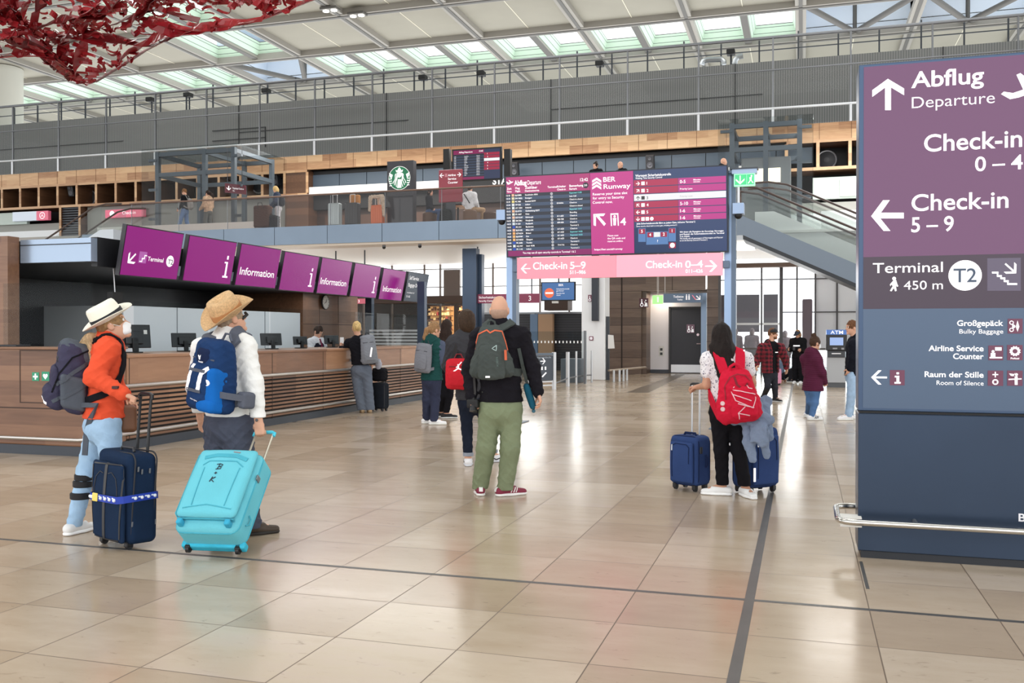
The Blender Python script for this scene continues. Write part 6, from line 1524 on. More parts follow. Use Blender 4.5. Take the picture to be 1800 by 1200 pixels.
def hat(o, c, up, fwd, mats, rx=.19, ry=.215, crown=(.085, .105, .12), curl=.05, pinch=.02, dip=0.):
    """brimmed hat: brim, crown with a pinched top and a band"""
    up = V(up).normalized(); fwd = V(fwd); fwd = (fwd - up * fwd.dot(up)).normalized(); r = fwd.cross(up)
    T = Matrix.Translation(V(c)) @ Matrix((r, fwd, up)).transposed().to_4x4()
    cx, cy, ch = crown
    def shape(kx, ky, cr):
        def fn(p, a):
            rr = math.hypot(p.x, p.y); ux, uy = math.cos(a), math.sin(a)
            q = V((ux * rr * kx, uy * rr * ky, p.z))
            q.z += cr * max(0, rr - .5) * 2 * (abs(ux) ** 1.5) - dip * max(0, rr - .45) * abs(uy) ** 2
            return q
        return fn
    mb = MB(); pr = [(.44, .0), (.55, -.002), (.7, -.004), (.86, .0), (1., .006), (1., .011), (.86, .006), (.7, .003), (.55, .006), (.44, .01)]
    mb.lathe(pr, seg=48, mtx=T, fn=shape(rx, ry, curl)); mb.build('hat_brim', mats[0], o, smooth=True)
    def cf(p, a):
        rr = math.hypot(p.x, p.y); q = V((math.cos(a) * rr * cx, math.sin(a) * rr * cy, p.z * ch))
        if p.z > .8: q.z -= pinch * (1 - rr) * 1.6; q.z -= .012 * math.cos(a) ** 2 * rr
        if math.sin(a) > .3 and p.z > .55: q.x *= 1 - .25 * (p.z - .55) * math.sin(a)
        return q
    mb = MB(); mb.lathe([(1.02, 0), (1.0, .2), (.965, .5), (.92, .75), (.84, .92), (.7, 1.0), (.45, 1.0), (.2, .98), (0, .97)], seg=40, mtx=T, fn=cf); cr = mb.build('hat_crown', mats[0], o, smooth=True, angle=60)
    mb = MB(); mb.lathe([(1.0, .03), (1.04, .04), (1.035, .3), (1.0, .31)], seg=40, mtx=T, fn=cf); mb.build('hat_band', mats[1], cr, smooth=True)
# ------------------------------------------------------------------ bags
def strap_path(bag_top, bag_low, sh, N, F, R, sg, s=1., up=.085, w=.6):
    top = sh.lerp(N, 1 - w)
    pts = [bag_top, top - F * .075 + UPV * (up - .03), top + UPV * up, top + F * .07 + UPV * (up - .035), sh.lerp(N, .3) + F * .135 - UPV * .1, sh.lerp(N, .2) + F * .11 - UPV * .24 + R * sg * .02, sh + R * sg * .0 - UPV * .34 - F * .02, bag_low]
    nr = [-F + UPV * .5, -F * .5 + UPV, UPV, F + UPV, F, F + R * sg * .5, R * sg, R * sg]
    out, on = [], []
    for i in range(len(pts) - 1):
        for k in range(4): out.append(pts[i].lerp(pts[i + 1], k / 4)); on.append(nr[i].lerp(nr[i + 1], k / 4))
    out.append(pts[-1]); on.append(nr[-1])
    for _ in range(2): out = [out[0]] + [(out[i - 1] + out[i] * 2 + out[i + 1]) / 4 for i in range(1, len(out) - 1)] + [out[-1]]
    return out, on
def strap(t, S, q, a, b, w, th, mat, up=.1, wf=.66):
    """shoulder strap from a over the shoulder to b, lying on the garment"""
    J, F = S['J'], S['F']; R = S['R']; sg = -1 if q == 'L' else 1
    p, nn = strap_path(a, b, J['sh' + q], J['N'], F, R, sg, 1., up, wf); o = S['top_obj']; k = wloc(o)
    tr = BVHTree.FromPolygons([v.co + k for v in o.data.vertices], [tuple(f.vertices) for f in o.data.polygons]); n = len(p)
    for _ in range(2):
        for i in range(2, n - 2):
            l, m, _i, _d = tr.find_nearest(p[i]); d = (p[i] - l).dot(m)
            if d < .008 or 4 < i < n - 6: p[i] = l + m * .009; nn[i] = m.copy()
        p = p[:2] + [(p[i - 1] + p[i] * 2 + p[i + 1]) / 4 for i in range(2, n - 2)] + p[-2:]
    for i in range(2, n - 2):
        l, m, _i, _d = tr.find_nearest(p[i])
        if (p[i] - l).dot(m) < .007: p[i] = l + m * .008
    mb = MB(); mb.ribbon(p, nn, w, th); return mb.build('strap', mat, t, smooth=True)
def suitcase(label, O, r, n, u, w, d, h, mats, group=None, rr=.045, wheels=2, cat='suitcase', legs=.05, piping=True):
    """O = centre of the case bottom, r/n/u = right, front, up axes"""
    r, n, u = V(r).normalized(), V(n).normalized(), V(u).normalized(); base = V(O) - u * legs
    t = thing('suitcase', label, cat, (base.x, base.y, max(0, base.z)), group)
    T = Matrix.Translation(V(O)) @ Matrix((r, n, u)).transposed().to_4x4(); B = (r, n, u)
    f = Field(.01); f.box(V(O) + u * h / 2, (w / 2, d / 2, h / 2), rr, B, .01, bulge=.008); f.build('shell', .0075, mats[0], t)
    if piping:
        for sy in (-1, 1):
            y = sy * (d / 2 - rr * .85); pts = []
            for cx, cz, a0 in ((w / 2 - .07, .07, -90), (w / 2 - .07, h - .07, 0), (-w / 2 + .07, h - .07, 90), (-w / 2 + .07, .07, 180)):
                for k in range(6): a = math.radians(a0 + 18 * k); pts.append(T @ V((cx + .068 * math.cos(a), y, cz + .068 * math.sin(a))))
            mb = MB(); mb.tube(pts, .006, 6, closed=True); mb.build('piping', mats[1], t)
    if wheels == 4: ws = [(x, y) for x in (-w / 2 + .05, w / 2 - .05) for y in (-d / 2 + .045, d / 2 - .045)]
    else: ws = [(x, wheels_y) for wheels_y in (mats[3] if len(mats) > 3 else -d / 2 + .04,) for x in (-w / 2 + .05, w / 2 - .05)]
    for x, y in ws:
        mb = MB(); mb.cyl(T @ V((x - .012, y, -legs + .026)), T @ V((x + .012, y, -legs + .026)), .026, seg=16); mb.box(x - .02, x + .02, y - .02, y + .03, -legs + .02, .01, T, .006); mb.build('wheel', M((22, 22, 26), .5), t)
    return t, T
def handle(t, T, xs, y, z0, z1, rod, grip, gr=.014, rr=.008):
    for x in xs:
        mb = MB(); mb.cyl(T @ V((x, y, z0)), T @ V((x, y, z1)), rr, seg=10); mb.build('handle_rod', rod, t)
    mb = MB(); mb.tube([T @ V((xs[0] - .01, y, z1 - .02)), T @ V((xs[0] - .01, y, z1 + .006)), T @ V((xs[0] + .012, y, z1 + .016)), T @ V((xs[1] - .012, y, z1 + .016)), T @ V((xs[1] + .01, y, z1 + .006)), T @ V((xs[1] + .01, y, z1 - .02))], gr, 10); mb.build('handle_grip', grip, t, smooth=True)
def simple_backpack(label, C, bk, up, w, h, d, mat, trim, J, F, group=None, straps=True, s=1., vx=.0085, taper=.12, smat=None):
    bk = V(bk).normalized(); up = V(up).normalized(); r = up.cross(bk).normalized()
    t = thing('backpack', label, 'backpack', V(C) - up * h / 2, group); B = (r, bk, up)
    f = Field(.03); f.box(V(C), (w / 2, d / 2, h / 2), .06, B, .03, taper=taper, bulge=.03); f.wrinkle(.004, 30, w * 9)
    body = f.build('pack', vx, mat, t)
    f = Field(.02); f.box(V(C) + bk * d * .42 - up * h * .12, (w * .38, d * .2, h * .28), .03, B, .02, bulge=.02); f.wrinkle(.003, 36, 3); pk = f.build('front_pocket', vx, mat, t)
    mb = MB(); mb.tube([V(C) + bk * (d * .45) + up * h * .24 + r * w * k for k in (-.34, -.15, .15, .34)], .006, 6); mb.build('zip', trim, t)
    mb = MB(); mb.tube([V(C) - bk * d * .3 + up * (h * .48) + r * k * .05 + up * (.05 if abs(k) < .8 else 0) for k in (-1, -.5, .5, 1)], .009, 6); mb.build('top_handle', trim, t)
    if straps:
        R = F.cross(UPV)
        for q, sg in (('L', -1), ('R', 1)):
            p, nn = strap_path(V(C) - bk * d * .4 + up * h * .42 + R * sg * w * .22, V(C) - bk * d * .3 - up * h * .38 + R * sg * w * .4, J['sh' + q], J['N'], F, R, sg, s)
            mb = MB(); mb.ribbon(p, nn, .05, .016); mb.build('strap', smat or mat, t)
    return t, body, (r, bk, up)
def HC(c): return M(c, .62, 0, .28, 40, .3, 90, 0, .22)
# ------------------------------------------------------------------ woman in orange with white hat
def ankle(px, py, z=.085):
    g = onZ(px, py); return V((g.x, g.y, z))
STUB = M((96, 90, 88), .8)
j = JP(6.97); F = head(-62)
J = dict(H=j(199, 572), N=j(190, 597), shL=j(171, 612, .17), shR=j(189, 613, -.16), elL=j(196, 668, .24), elR=j(165, 663, -.26), wrL=j(222, 700, .22), wrR=j(217, 692, -.3),
         hipL=j(176, 742, .09), hipR=j(189, 742, -.08), knL=j(152, 828, .1), knR=j(198, 832, -.06))
J['anL'] = ankle(131, 938); J['anR'] = J['anL'] + F * .3 - HFW * .2 + HRT * .05
look = (HRT * .9 + HFW * .3 + UPV * .38)
JEAN = cloth((164, 196, 226), .16, 5); ORA = cloth((222, 84, 54), .06, 4, .2, 60)
S = dict(top=ORA, topname='jacket', loose=.026, hem=.035, hemw=.192, collar=.045, wr=.006, wrf=24, legs=JEAN, legname='jeans', legw=(.098, .07, .055), shoe=M((232, 232, 232), .6), sole=M((248, 248, 248), .6),
         look=look, headup=UPV - HRT * .25, hair='short', haircol=HC((150, 118, 82)), mask=M((240, 240, 242), .7), face=True,
         toeL=HFW * .9 + HRT * .35, toeR=F, handR=(-UPV, F, 1.25), handdirR=F * .75 - UPV * .45 + HRT * .2, handL=(-HFW, UPV, .5), seed=2.)
P1 = person('woman in orange jacket and white hat gripping the handle of a navy suitcase', J, F, S, h=.0075)
f = Field(.02)
pb = J['H'] - look.normalized() * .075 - UPV * .05
f.cone(pb, pb - HRT * .1 - UPV * .03, .045, .04); f.cone(pb - HRT * .1 - UPV * .03, pb - HRT * .12 - UPV * .1 - HFW * .03, .04, .035); f.cone(pb - HRT * .07 - HFW * .05, pb - HRT * .05 - UPV * .19 - HFW * .09, .03, .012); f.cone(pb - HRT * .1, pb - HRT * .17 - UPV * .07 - HFW * .05, .022, .01)
f.wrinkle(.006, 60, 2, (1, 1, .4)); f.build('ponytail', .007, M((176, 148, 112), .8, noise=.35, ns=50), P1)
hat(P1, j(190, 560, -.01), UPV * .84 - HRT * .42 - HFW * .36, HRT * .9 + HFW * .3, [M((238, 234, 220), .8, noise=.03, ns=90, bump=.15, bs=200), M((22, 24, 34), .6)], .175, .198, (.1, .12, .14), .03, .03)
for z in (.43, .38, .29):   # black bands on the far leg
    c = J['knL'].lerp(J['anL'], max(0, (J['knL'].z - z) / (J['knL'].z - J['anL'].z))) if z < J['knL'].z else J['hipL'].lerp(J['knL'], (J['hipL'].z - z) / (J['hipL'].z - J['knL'].z))
    mb = MB(); mb.lathe([(.07, -.025), (.077, -.018), (.077, .018), (.07, .025)], c, 22); mb.build('leg_band', M((18, 18, 24), .7), P1, smooth=True)
mb = MB(); q = J['wrR']; mb.box(-.02, .02, -.015, .015, -.01, .01, Matrix.Translation(J['elR'].lerp(J['wrR'], .84) - HFW * .055 + UPV * .03) @ Matrix.Rotation(TH, 4, 'Z')); mb.build('cuff_tab', M((60, 24, 24), .6), P1)
# her backpack
PURP = cloth((64, 62, 84), .12, 6); GREYT = cloth((84, 90, 100), .1, 8); DARKB = cloth((24, 24, 30), .1, 8)
bk = (-HRT * .86 - HFW * .42).normalized(); upb = (UPV * .93 + HRT * .3).normalized()
C = j(130, 661, -.02); t, body, (r, bk, upb) = simple_backpack('dark purple backpack worn by the woman in the white hat', C, bk, upb, .32, .5, .24, PURP, GREYT, J, F, straps=False, vx=.007)
f = Field(.02); f.box(C + bk * .03 + upb * .19, (.13, .12, .075), .05, (r, bk, upb), .02, bulge=.02); f.wrinkle(.004, 30, 5); f.build('top_lid', .007, GREYT, t)
f = Field(.02); f.box(C + bk * .09 - upb * .15, (.12, .08, .085), .045, (r, bk, upb), .02, bulge=.02); f.wrinkle(.004, 34, 9); f.build('lower_pocket', .007, PURP, t)
rs_ = 1 if r.dot(-HFW) > 0 else -1
f = Field(.02); f.box(C + r * rs_ * .15 - upb * .1 - bk * .02, (.035, .085, .12), .03, (r, bk, upb), .02); f.build('side_pocket', .007, GREYT, t)
f = Field(.02); f.box(C + upb * .23 - bk * .1, (.11, .05, .07), .03, (r, bk, upb), .02); f.build('back_padding', .007, DARKB, t)
sk = Skin(list(t.children), C, bk, upb, r * rs_)
for nm, ln, w, m_ in (('compression_strap', [(-.1, .16), (.02, .06), (.11, -.04)], .026, GREYT), ('compression_strap', [(-.1, -.02), (.0, -.1), (.1, -.17)], .026, GREYT), ('zip', [(-.04, .22), (.06, .17), (.11, .05), (.12, -.1)], .012, DARKB)):
    sk.stroke(nm, [ln], w, m_, t)
ska = Skin(list(t.children), C, r, upb, bk); ska.stroke('white_logo', [[(rs_ * .07, -.17), (rs_ * .1, -.185)]], .02, WHITE, t); ska.stroke('white_logo', [[(rs_ * .03, -.14), (rs_ * .045, -.165)]], .012, WHITE, t)
f = Field(.015); f.box(C + bk * .1 + upb * .13 + r * rs_ * .02, (.07, .05, .03), .025, (r, bk, upb), .01); f.build('mesh_pocket', .007, M((20, 20, 24), .7), t)
R = F.cross(UPV)
for q, sg in (('L', -1), ('R', 1)):
    strap(t, S, q, C - bk * .1 + upb * .22 + R * sg * .08, C - bk * .08 - upb * .2 + R * sg * .13, .05, .014, DARKB, .09, .75)
mb = MB(); mb.ribbon([C - bk * .06 - upb * .2 + r * rs_ * .12, j(170, 712, -.22), j(158, 738, -.16), j(152, 760, -.1), j(149, 800, -.1)], [-HFW] * 5, .04, .01); mb.build('hip_belt', GREYT, t)
t = thing('shoulder_bag', 'small brown leather bag hanging in front of the woman in orange', 'bag', j(226, 755, .12))
f = Field(.01); f.box(j(224, 735, .1), (.06, .1, .1), .03, (F, R, UPV), .01); f.build('pouch', .008, M((110, 70, 44), .5, noise=.1), t)
mb = MB(); mb.ribbon([j(222, 718, .1), j(215, 680, .12), j(205, 630, .1), j(186, 600, 0.02)], [F] * 4, .014, .006); mb.build('strap', M((90, 54, 34), .5), t)
# navy suitcase with lemon strap
O = onZ(196, 962) ; O = V((O.x, O.y, 0)); yaw = TH + math.radians(35)
nn = V((math.sin(yaw) * -1, math.cos(yaw), 0)); nn = (-HFW * math.cos(math.radians(36)) - HRT * math.sin(math.radians(36)))      # outward front
r = UPV.cross(nn).normalized(); ua = (UPV + HRT * .07).normalized()
NAVY1 = cloth((24, 42, 68), .1, 5, .2, 140); PIPE = M((36, 36, 42), .6)
O = O - nn * .1 + UPV * .045
t, T = suitcase('navy soft suitcase with a blue lemon print strap, held by the woman in orange', O, r, nn, ua, .41, .25, .63, [NAVY1, PIPE, None, .06], rr=.05, legs=.045)
f = Field(.01); f.box(T @ V((0, .14, .29)), (.19, .035, .275), .03, (r, nn, ua), .01, bulge=.012); fp = f.build('front_pocket', .0075, NAVY1, t)
sk = Skin(fp, T @ V((0, .14, .29)), r, ua, nn)
DK = M((44, 44, 48), .5)
sk.stroke('pocket_strap', [[(.005, .27), (.0, .08), (-.005, -.1), (-.01, -.27)]], .03, DK, t)
for sx in (1, -1): sk.stroke('pocket_seam', [[(sx * .03, .2), (sx * .07, .21), (sx * .12, .17), (sx * .14, .1), (sx * .145, .0)]], .004, DK, t)
sk.stroke('piping', [[(.175, .25), (.178, 0), (.172, -.25)]], .012, DK, t); sk.stroke('piping', [[(-.175, .25), (-.178, 0), (-.172, -.25)]], .012, DK, t); sk.stroke('piping', [[(-.16, .262), (0, .264), (.16, .262)]], .01, DK, t); sk.stroke('piping', [[(-.16, -.262), (0, -.264), (.16, -.262)]], .012, DK, t)
zb_ = .315; ring = [T @ V(c) for c in ((-.165, .184, zb_), (-.1, .187, zb_), (0, .188, zb_), (.1, .187, zb_), (.165, .184, zb_), (.193, .15, zb_ + .002), (.208, .08, zb_ + .006), (.209, -.09, zb_ + .008), (.175, -.128, zb_), (-.175, -.128, zb_), (-.209, -.09, zb_), (-.208, .08, zb_), (-.193, .15, zb_), (-.165, .184, zb_))]
bn = [T.to_3x3() @ V(c) for c in ((0, 1, 0), (0, 1, 0), (0, 1, 0), (0, 1, 0), (.5, 1, 0), (1, .5, 0), (1, 0, 0), (1, -.2, 0), (.4, -1, 0), (-.4, -1, 0), (-1, -.2, 0), (-1, 0, 0), (-1, .5, 0), (-.5, 1, 0))]
mb = MB(); mb.ribbon(ring, bn, .05, .004); lb = mb.build('luggage_strap', M((24, 58, 168), .55), t)
mb = MB()
for x in (-.158, -.14): mb.ball(T @ V((x, .19, zb_)), (.014, .004, .012), 10)
for x in (-.02, .035, .09, .145): mb.ball(T @ V((x, .191, zb_)), .013, 10, ); mb.box(x - .03, x - .014, .187, .191, zb_ + .006, zb_ + .016, T)
for y in (.07, .02, -.03, -.08): mb.ball(T @ V((.211, y, zb_ + .006)), .0125, 10); mb.box(.21, .213, y + .012, y + .028, zb_ + .008, zb_ + .018, T)
mb.build('lemon_print', M((228, 234, 242), .6), lb)
mb = MB(); mb.box(-.125, -.06, .187, .197, zb_ - .028, zb_ + .03, T, .006); mb.build('yellow_buckle', M((240, 216, 110), .45), lb)
mb = MB(); mb.tube([T @ V(c) for c in ((-.08, .02, .63), (-.07, .02, .655), (.07, .02, .655), (.08, .02, .63))], .011, 8); mb.build('top_handle', DK, t)
for y, z in ((-.03, .5), (.03, .5), (.06, .52), (-.03, .14), (-.1, .13), (.08, .14)):
    mb = MB(); mb.box(.2, .212, y - .006, y + .006, z - .018, z + .018, T, .003); mb.build('rivet', M((120, 122, 128), .4, .6), t)
BLKP = M((24, 24, 28), .4)
hz = (j(238, 699, -.36) - O).dot(ua); handle(t, T, (-.06, .07), -.09, .6, hz, BLKP, BLKP, .014, .011)

# ------------------------------------------------------------------ man in white jacket with straw hat
j = JP(7.05); F = head(-32)
J = dict(H=j(406, 560), N=j(401, 588), shL=j(357, 613, .08), shR=j(430, 609, -.06), elL=j(345, 680, .16), elR=j(446, 674, -.1), wrL=j(352, 735, .3), wrR=j(455, 742, -.16),
         hipL=j(386, 742, .04), hipR=j(418, 742, -.04), knL=j(383, 832, .06), knR=j(424, 832, -.04))
J['anL'] = ankle(392, 935); J['anR'] = ankle(440, 940)
WJ = cloth((238, 238, 236), .03, 3, .2, 50); GT = cloth((74, 78, 92), .1, 6, .25, 50)
look = HRT * .75 + HFW * .7 + UPV * .35
S = dict(top=WJ, topname='jacket', loose=.026, hem=.05, hemw=.165, collar=.04, wr=.005, wrf=22, legs=GT, legw=(.115, .092, .08), lwr=.007, lwrf=30, shoe=M((66, 52, 40), .6), sole=M((40, 34, 30), .7), look=look, headup=UPV - HRT * .3 - HFW * .2,
         hair='short', haircol=HC((150, 132, 112)), toeL=F, toeR=HRT * .8 + HFW * .4, handR=(HRT * .2 + HFW * .9, -HRT, 1.2), handdirR=-UPV + HRT * .1, handL=(HRT, F, .5), seed=5., bulk=1.04)
P2 = person('man in white jacket and straw hat pulling a bright turquoise suitcase', J, F, S, h=.0075, s=1.03)
mb = MB(); q = J['H']; mb.tube([q + look.normalized() * .1 + HRT * .02 + UPV * .015, q + look.normalized() * .07 + HRT * .06 + UPV * .01, q + HRT * .085], .012, 8); mb.build('sunglasses', BLKP, P2)
mb = MB(); mb.ball(J['elR'].lerp(J['wrR'], .93) - HFW * .05, .011, 10); mb.build('cuff_button', M((90, 92, 96), .4, .5), P2)
STRAW = M((206, 170, 126), .8, noise=.2, ns=70, bump=.4, bs=120); BANDS = M((178, 128, 84), .7)
hat(P2, j(401, 552, -.02), UPV * .8 - HRT * .33 - HFW * .52, HRT * .75 + HFW * .65, [STRAW, BANDS], .188, .215, (.1, .12, .175), .07, .045, .02)
# his blue trekking backpack
bk = (-HFW * .84 - HRT * .55).normalized(); upb = (UPV * .97 + HRT * .14).normalized()
NAVB, BRB, GREY3 = cloth((30, 56, 98), .1, 6), cloth((22, 100, 182), .08, 6), cloth((92, 96, 108), .08, 8)
C = j(376, 660, -.26); t, body, (r, bk, upb) = simple_backpack('blue trekking backpack with white stripes worn by the man in the straw hat', C, bk, upb, .33, .53, .25, NAVB, GREY3, J, F, straps=False, vx=.007, taper=.2)
sk = Skin(body, C, r, upb, bk)
f = Field(.02); f.box(C + bk * .075 - upb * .165, (.135, .075, .085), .05, (r, bk, upb), .02, bulge=.025, taper=.1); f.wrinkle(.003, 34, 4); lo = f.build('lower_pocket', .007, NAVB, t)
f = Field(.02); f.box(C + bk * .09 + upb * .14, (.085, .05, .075), .045, (r, bk, upb), .02, bulge=.015); lid = f.build('lid_pocket', .007, cloth((26, 38, 70), .1, 6), t)
sg = 1 if r.dot(HRT) > 0 else -1
for x in (sg * .12,): f = Field(.02); f.box(C + r * x + bk * .06 - upb * .07, (.05, .08, .14), .04, (r, bk, upb), .02, taper=.2); sp_ = f.build('blue_side_panel', .007, BRB, t)
f = Field(.02); f.box(C + r * sg * .09 + bk * .07 - upb * .2, (.09, .075, .05), .04, (r, bk, upb), .02); f.build('blue_base', .007, BRB, t)
bsk = Skin([c for c in t.children if c.type == 'MESH'], C, r, upb, bk); lsk = Skin(lid, C, r, upb, bk); osk = Skin(lo, C, r, upb, bk); psk = Skin(sp_, C, r, upb, bk)
bsk.stroke('white_stripe', [[(sg * -.055, .08), (sg * -.075, -.02), (sg * -.09, -.1)]], .032, WHITE, t, .006, .015); bsk.stroke('white_stripe', [[(sg * .1, .07), (sg * .05, .03), (sg * .035, -.09)]], .034, WHITE, t, .006, .015)
lsk.poly('deer_emblem', [[(sg * (x) * .9 - .01 * sg, y + .135) for x, y in ((-.012, .0), (-.02, .014), (-.01, .018), (0, .008), (.014, .02), (.012, .004), (.008, -.014), (-.004, -.016))][::sg]], WHITE, t)
lsk.text('lettering', 'deuter', -.0, .1, .014, WHITE, t, .02)
osk.text('lettering', 'trans alpine', 0, -.17, .012, WHITE, t, .0, 8 * -sg)
psk.poly('round_patch', [[(sg * .11 + .03 * math.cos(a), -.03 + .022 * math.sin(a)) for a in np.linspace(0, 6.28, 16)[:-1]]], WHITE, t, .004)
for x0, x1, y in ((-.08, .08, .045), (-.09, .06, -.1)): bsk.stroke('buckle_strap', [[(x0, y), (x1, y)]], .022, GREY3, t, .008, .02)
mb = MB(); mb.ribbon([C + r * sg * .1 + bk * .12 - upb * .1, C + r * sg * .2 + bk * .04 - upb * .115, C + r * sg * .27 - bk * .08 - upb * .13], [bk + r * sg] * 3, .045, .012); mb.build('hip_belt', GREY3, t)
f = Field(.02); f.box(C + r * sg * .24 - bk * .12 - upb * .15, (.04, .06, .06), .025, (r, bk, upb), .02); f.build('hip_fin', .007, GREY3, t)
for q_, s_ in (('L', -1), ('R', 1)):
    Rr = F.cross(UPV); strap(t, S, q_, C - bk * .1 + upb * .23 + Rr * s_ * .08, C - bk * .08 - upb * .2 + Rr * s_ * .17, .065, .022, GREY3, .1, .72)
# turquoise suitcase, tilted and pulled
A0, A1 = onZ(324, 977), onZ(423, 982); A0.z = A1.z = .02; wd = A1 - A0; Wc = (A0 + A1) / 2; Hd = j(450, 768, -.08)
u = (Hd - Wc).normalized(); r = (wd - u * wd.dot(u)).normalized(); n = r.cross(u); n = -n if n.dot(-HFW) < 0 else n; n_ = n
if r.cross(n).dot(u) < 0: r = -r
TUR, TUR2 = cloth((106, 192, 208), .05, 4, .15, 120), cloth((78, 170, 190), .05, 4)
t, T = suitcase('turquoise suitcase marked with handwritten initials, tilted behind the man in the straw hat', Wc + u * .055 + n * .1, r, n, u, wd.length + .05, .25, .64, [TUR, TUR2, None, -.09], rr=.06, legs=.05)
w = wd.length + .05
f = Field(.01); f.box(T @ V((0, .15, .35)), (w / 2 - .012, .045, .275), .04, (r, n, u), .01, bulge=.014); fp = f.build('front_pocket', .0075, TUR, t)
mb = MB()
for yy in (.118, .14): mb.tube([T @ V(c) for c in ((-w / 2 + .03, yy, .075), (w / 2 - .03, yy, .075), (w / 2 - .004, yy, .11), (w / 2 - .004, yy, .58), (w / 2 - .03, yy, .615))], .006, 6)
mb.build('zip', TUR2, t)
sk = Skin(fp, T @ V((0, .15, .35)), r, u, n)
sgn = 1 if r.dot(HRT) > 0 else -1
sk.stroke('pocket_seam', [[(-.17, .17), (-.09, .2), (.06, .205), (.15, .185)]], .03, TUR2, t); sk.stroke('pocket_seam', [[(-.16, .11), (-.1, .155), (.1, .155), (.14, .12)]], .007, TUR2, t)
sk.stroke('pocket_seam', [[(-.14, .1), (-.125, -.2)]], .005, TUR2, t); sk.stroke('pocket_seam', [[(.12, .1), (.11, -.2)]], .005, TUR2, t); sk.stroke('pocket_seam', [[(-.18, -.22), (0, -.195), (.17, -.22)]], .006, TUR2, t)
PEN = M((34, 44, 60), .7)
b0 = [[(-.02, .09), (-.012, .13)], [(-.034, .128), (-.01, .134), (.01, .126), (.006, .114), (-.014, .109), (.006, .104), (.004, .092), (-.03, .088)]]
sk.stroke('initials', [[(sgn * x, y - .01) for x, y in ln] for ln in b0] if False else [[(x * sgn, y - .005) for x, y in ln] for ln in [b0[0]]], .005, PEN, t); sk.stroke('initials', [[(x * sgn, y - .005) for x, y in b0[1]]], .005, PEN, t)
sk.stroke('initials', [[(sgn * -.028, .05), (sgn * -.008, .052)]], .005, PEN, t); sk.stroke('initials', [[(sgn * -.019, .06), (sgn * -.017, .042)]], .005, PEN, t)
for ln in ([(-.04, -.02), (-.028, .02)], [(-.006, .018), (-.034, -.002), (-.008, -.022)]): sk.stroke('initials', [[(sgn * x, y) for x, y in ln]], .006, PEN, t)
sk.stroke('name_plate', [[(sgn * .05, .235), (sgn * .1, .23)]], .008, M((150, 140, 140), .4, .5), t)
for x in (-w / 2 + .06, w / 2 - .06):
    f = Field(.01); f.box(T @ V((x, .135, .045)), (.02, .03, .022), .012, (r, n, u), .01); f.build('corner_foot', .006, cloth((64, 170, 206)), t)
mb = MB(); mb.box(-w / 2, w / 2, -.125, -.06, -.02, .03, T, .012); mb.build('wheel_base', cloth((64, 178, 206)), t)
xr = w / 2 + .004 if sgn > 0 else -w / 2 - .004
mb = MB(); mb.box(xr - .006, xr + .006, .05, .1, .42, .46, T, .004); mb.build('zip_lock', M((120, 134, 140), .4, .5), t)
mb = MB(); mb.tube([T @ V((xr, .02, .1)), T @ V((xr + sgn * .012, .0, .12)), T @ V((xr + sgn * .012, .0, .16)), T @ V((xr, .02, .18))], .006, 6); mb.build('side_handle', TUR2, t)
hz = (Hd - (Wc + u * .055)).dot(u); ROD = M((206, 198, 182), .3, .7); handle(t, T, (-.005 + .02 * sgn, .02 * sgn + .13 * sgn) if sgn > 0 else (-.15, -.015), -.06, .62, hz, ROD, cloth((84, 200, 226)), .013, .008)

# ------------------------------------------------------------------ bald man
j = JP(8.65); F = head(-4)
J = dict(H=j(878, 545), N=j(878, 572), shL=j(843, 593, .02), shR=j(915, 591, 0), elL=j(826, 648, .05), elR=j(935, 646, .02), wrL=j(828, 697, -.02), wrR=j(946, 690, -.04),
         hipL=j(863, 715, 0), hipR=j(898, 715, 0), knL=j(855, 786, .03), knR=j(897, 788, .0))
J['anL'] = ankle(844, 869); J['anR'] = ankle(888, 871)
BLK = cloth((27, 25, 31), .15, 5, .3, 60); OLV = cloth((128, 138, 110), .07, 4, .2, 50)
MAR = M((130, 40, 64), .7, noise=.06); SOLE = M((240, 238, 236), .6)
S = dict(top=BLK, topname='pullover', loose=.03, hem=.05, hemw=.165, collar=.05, wr=.007, wrf=20, legs=OLV, legw=(.106, .086, .074), lwr=.0055, waist=.12, bulk=1.05, shoe=MAR, sole=SOLE, toeL=HFW * .9 - HRT * .1, toeR=HRT * .75 + HFW * .35,
         handL=(HRT, HFW, .75), handR=(-HRT, HFW, .5), seed=3.)
P8 = person('bald man in a black pullover and olive trousers looking up at the board', J, F, S, h=.0075, s=1.04)
f = Field(.01); H = J['H']
f.ell(H - HFW * .012 - UPV * .012, (.0795, .1, .092)); f.plane(H + UPV * .005, UPV); f.plane(H - UPV * .085, -UPV); f.plane(H + HFW * .035, HFW); f.build('stubble', .006, M((176, 142, 122), .7, noise=.1, ns=60), P8)
for q in 'LR':
    sh = S['shoe' + q + '_obj']; td = V(S['toe' + q]).normalized(); sd = td.cross(UPV); A = J['an' + q]; g = V((A.x, A.y, 0))
    for sg in (-1, 1):
        sk = Skin(sh, g + td * .05, td, UPV, sd * sg)
        for x in (-.0, .025, .05): sk.stroke('stripe', [[(x - .012, .035), (x + .012, .078)]], .009, SOLE, sh, .002, .006)
    sk = Skin(sh, g, sd, UPV, -td); sk.stroke('heel_tab', [[(0, .045), (0, .085)]], .035, SOLE, sh, .002, .006)
for sg in (-1,):
    mb = MB(); c = j(848, 689, -.16); mb.ball(c, .007, 8); mb.build('pocket_button', M((40, 40, 36), .5), P8)
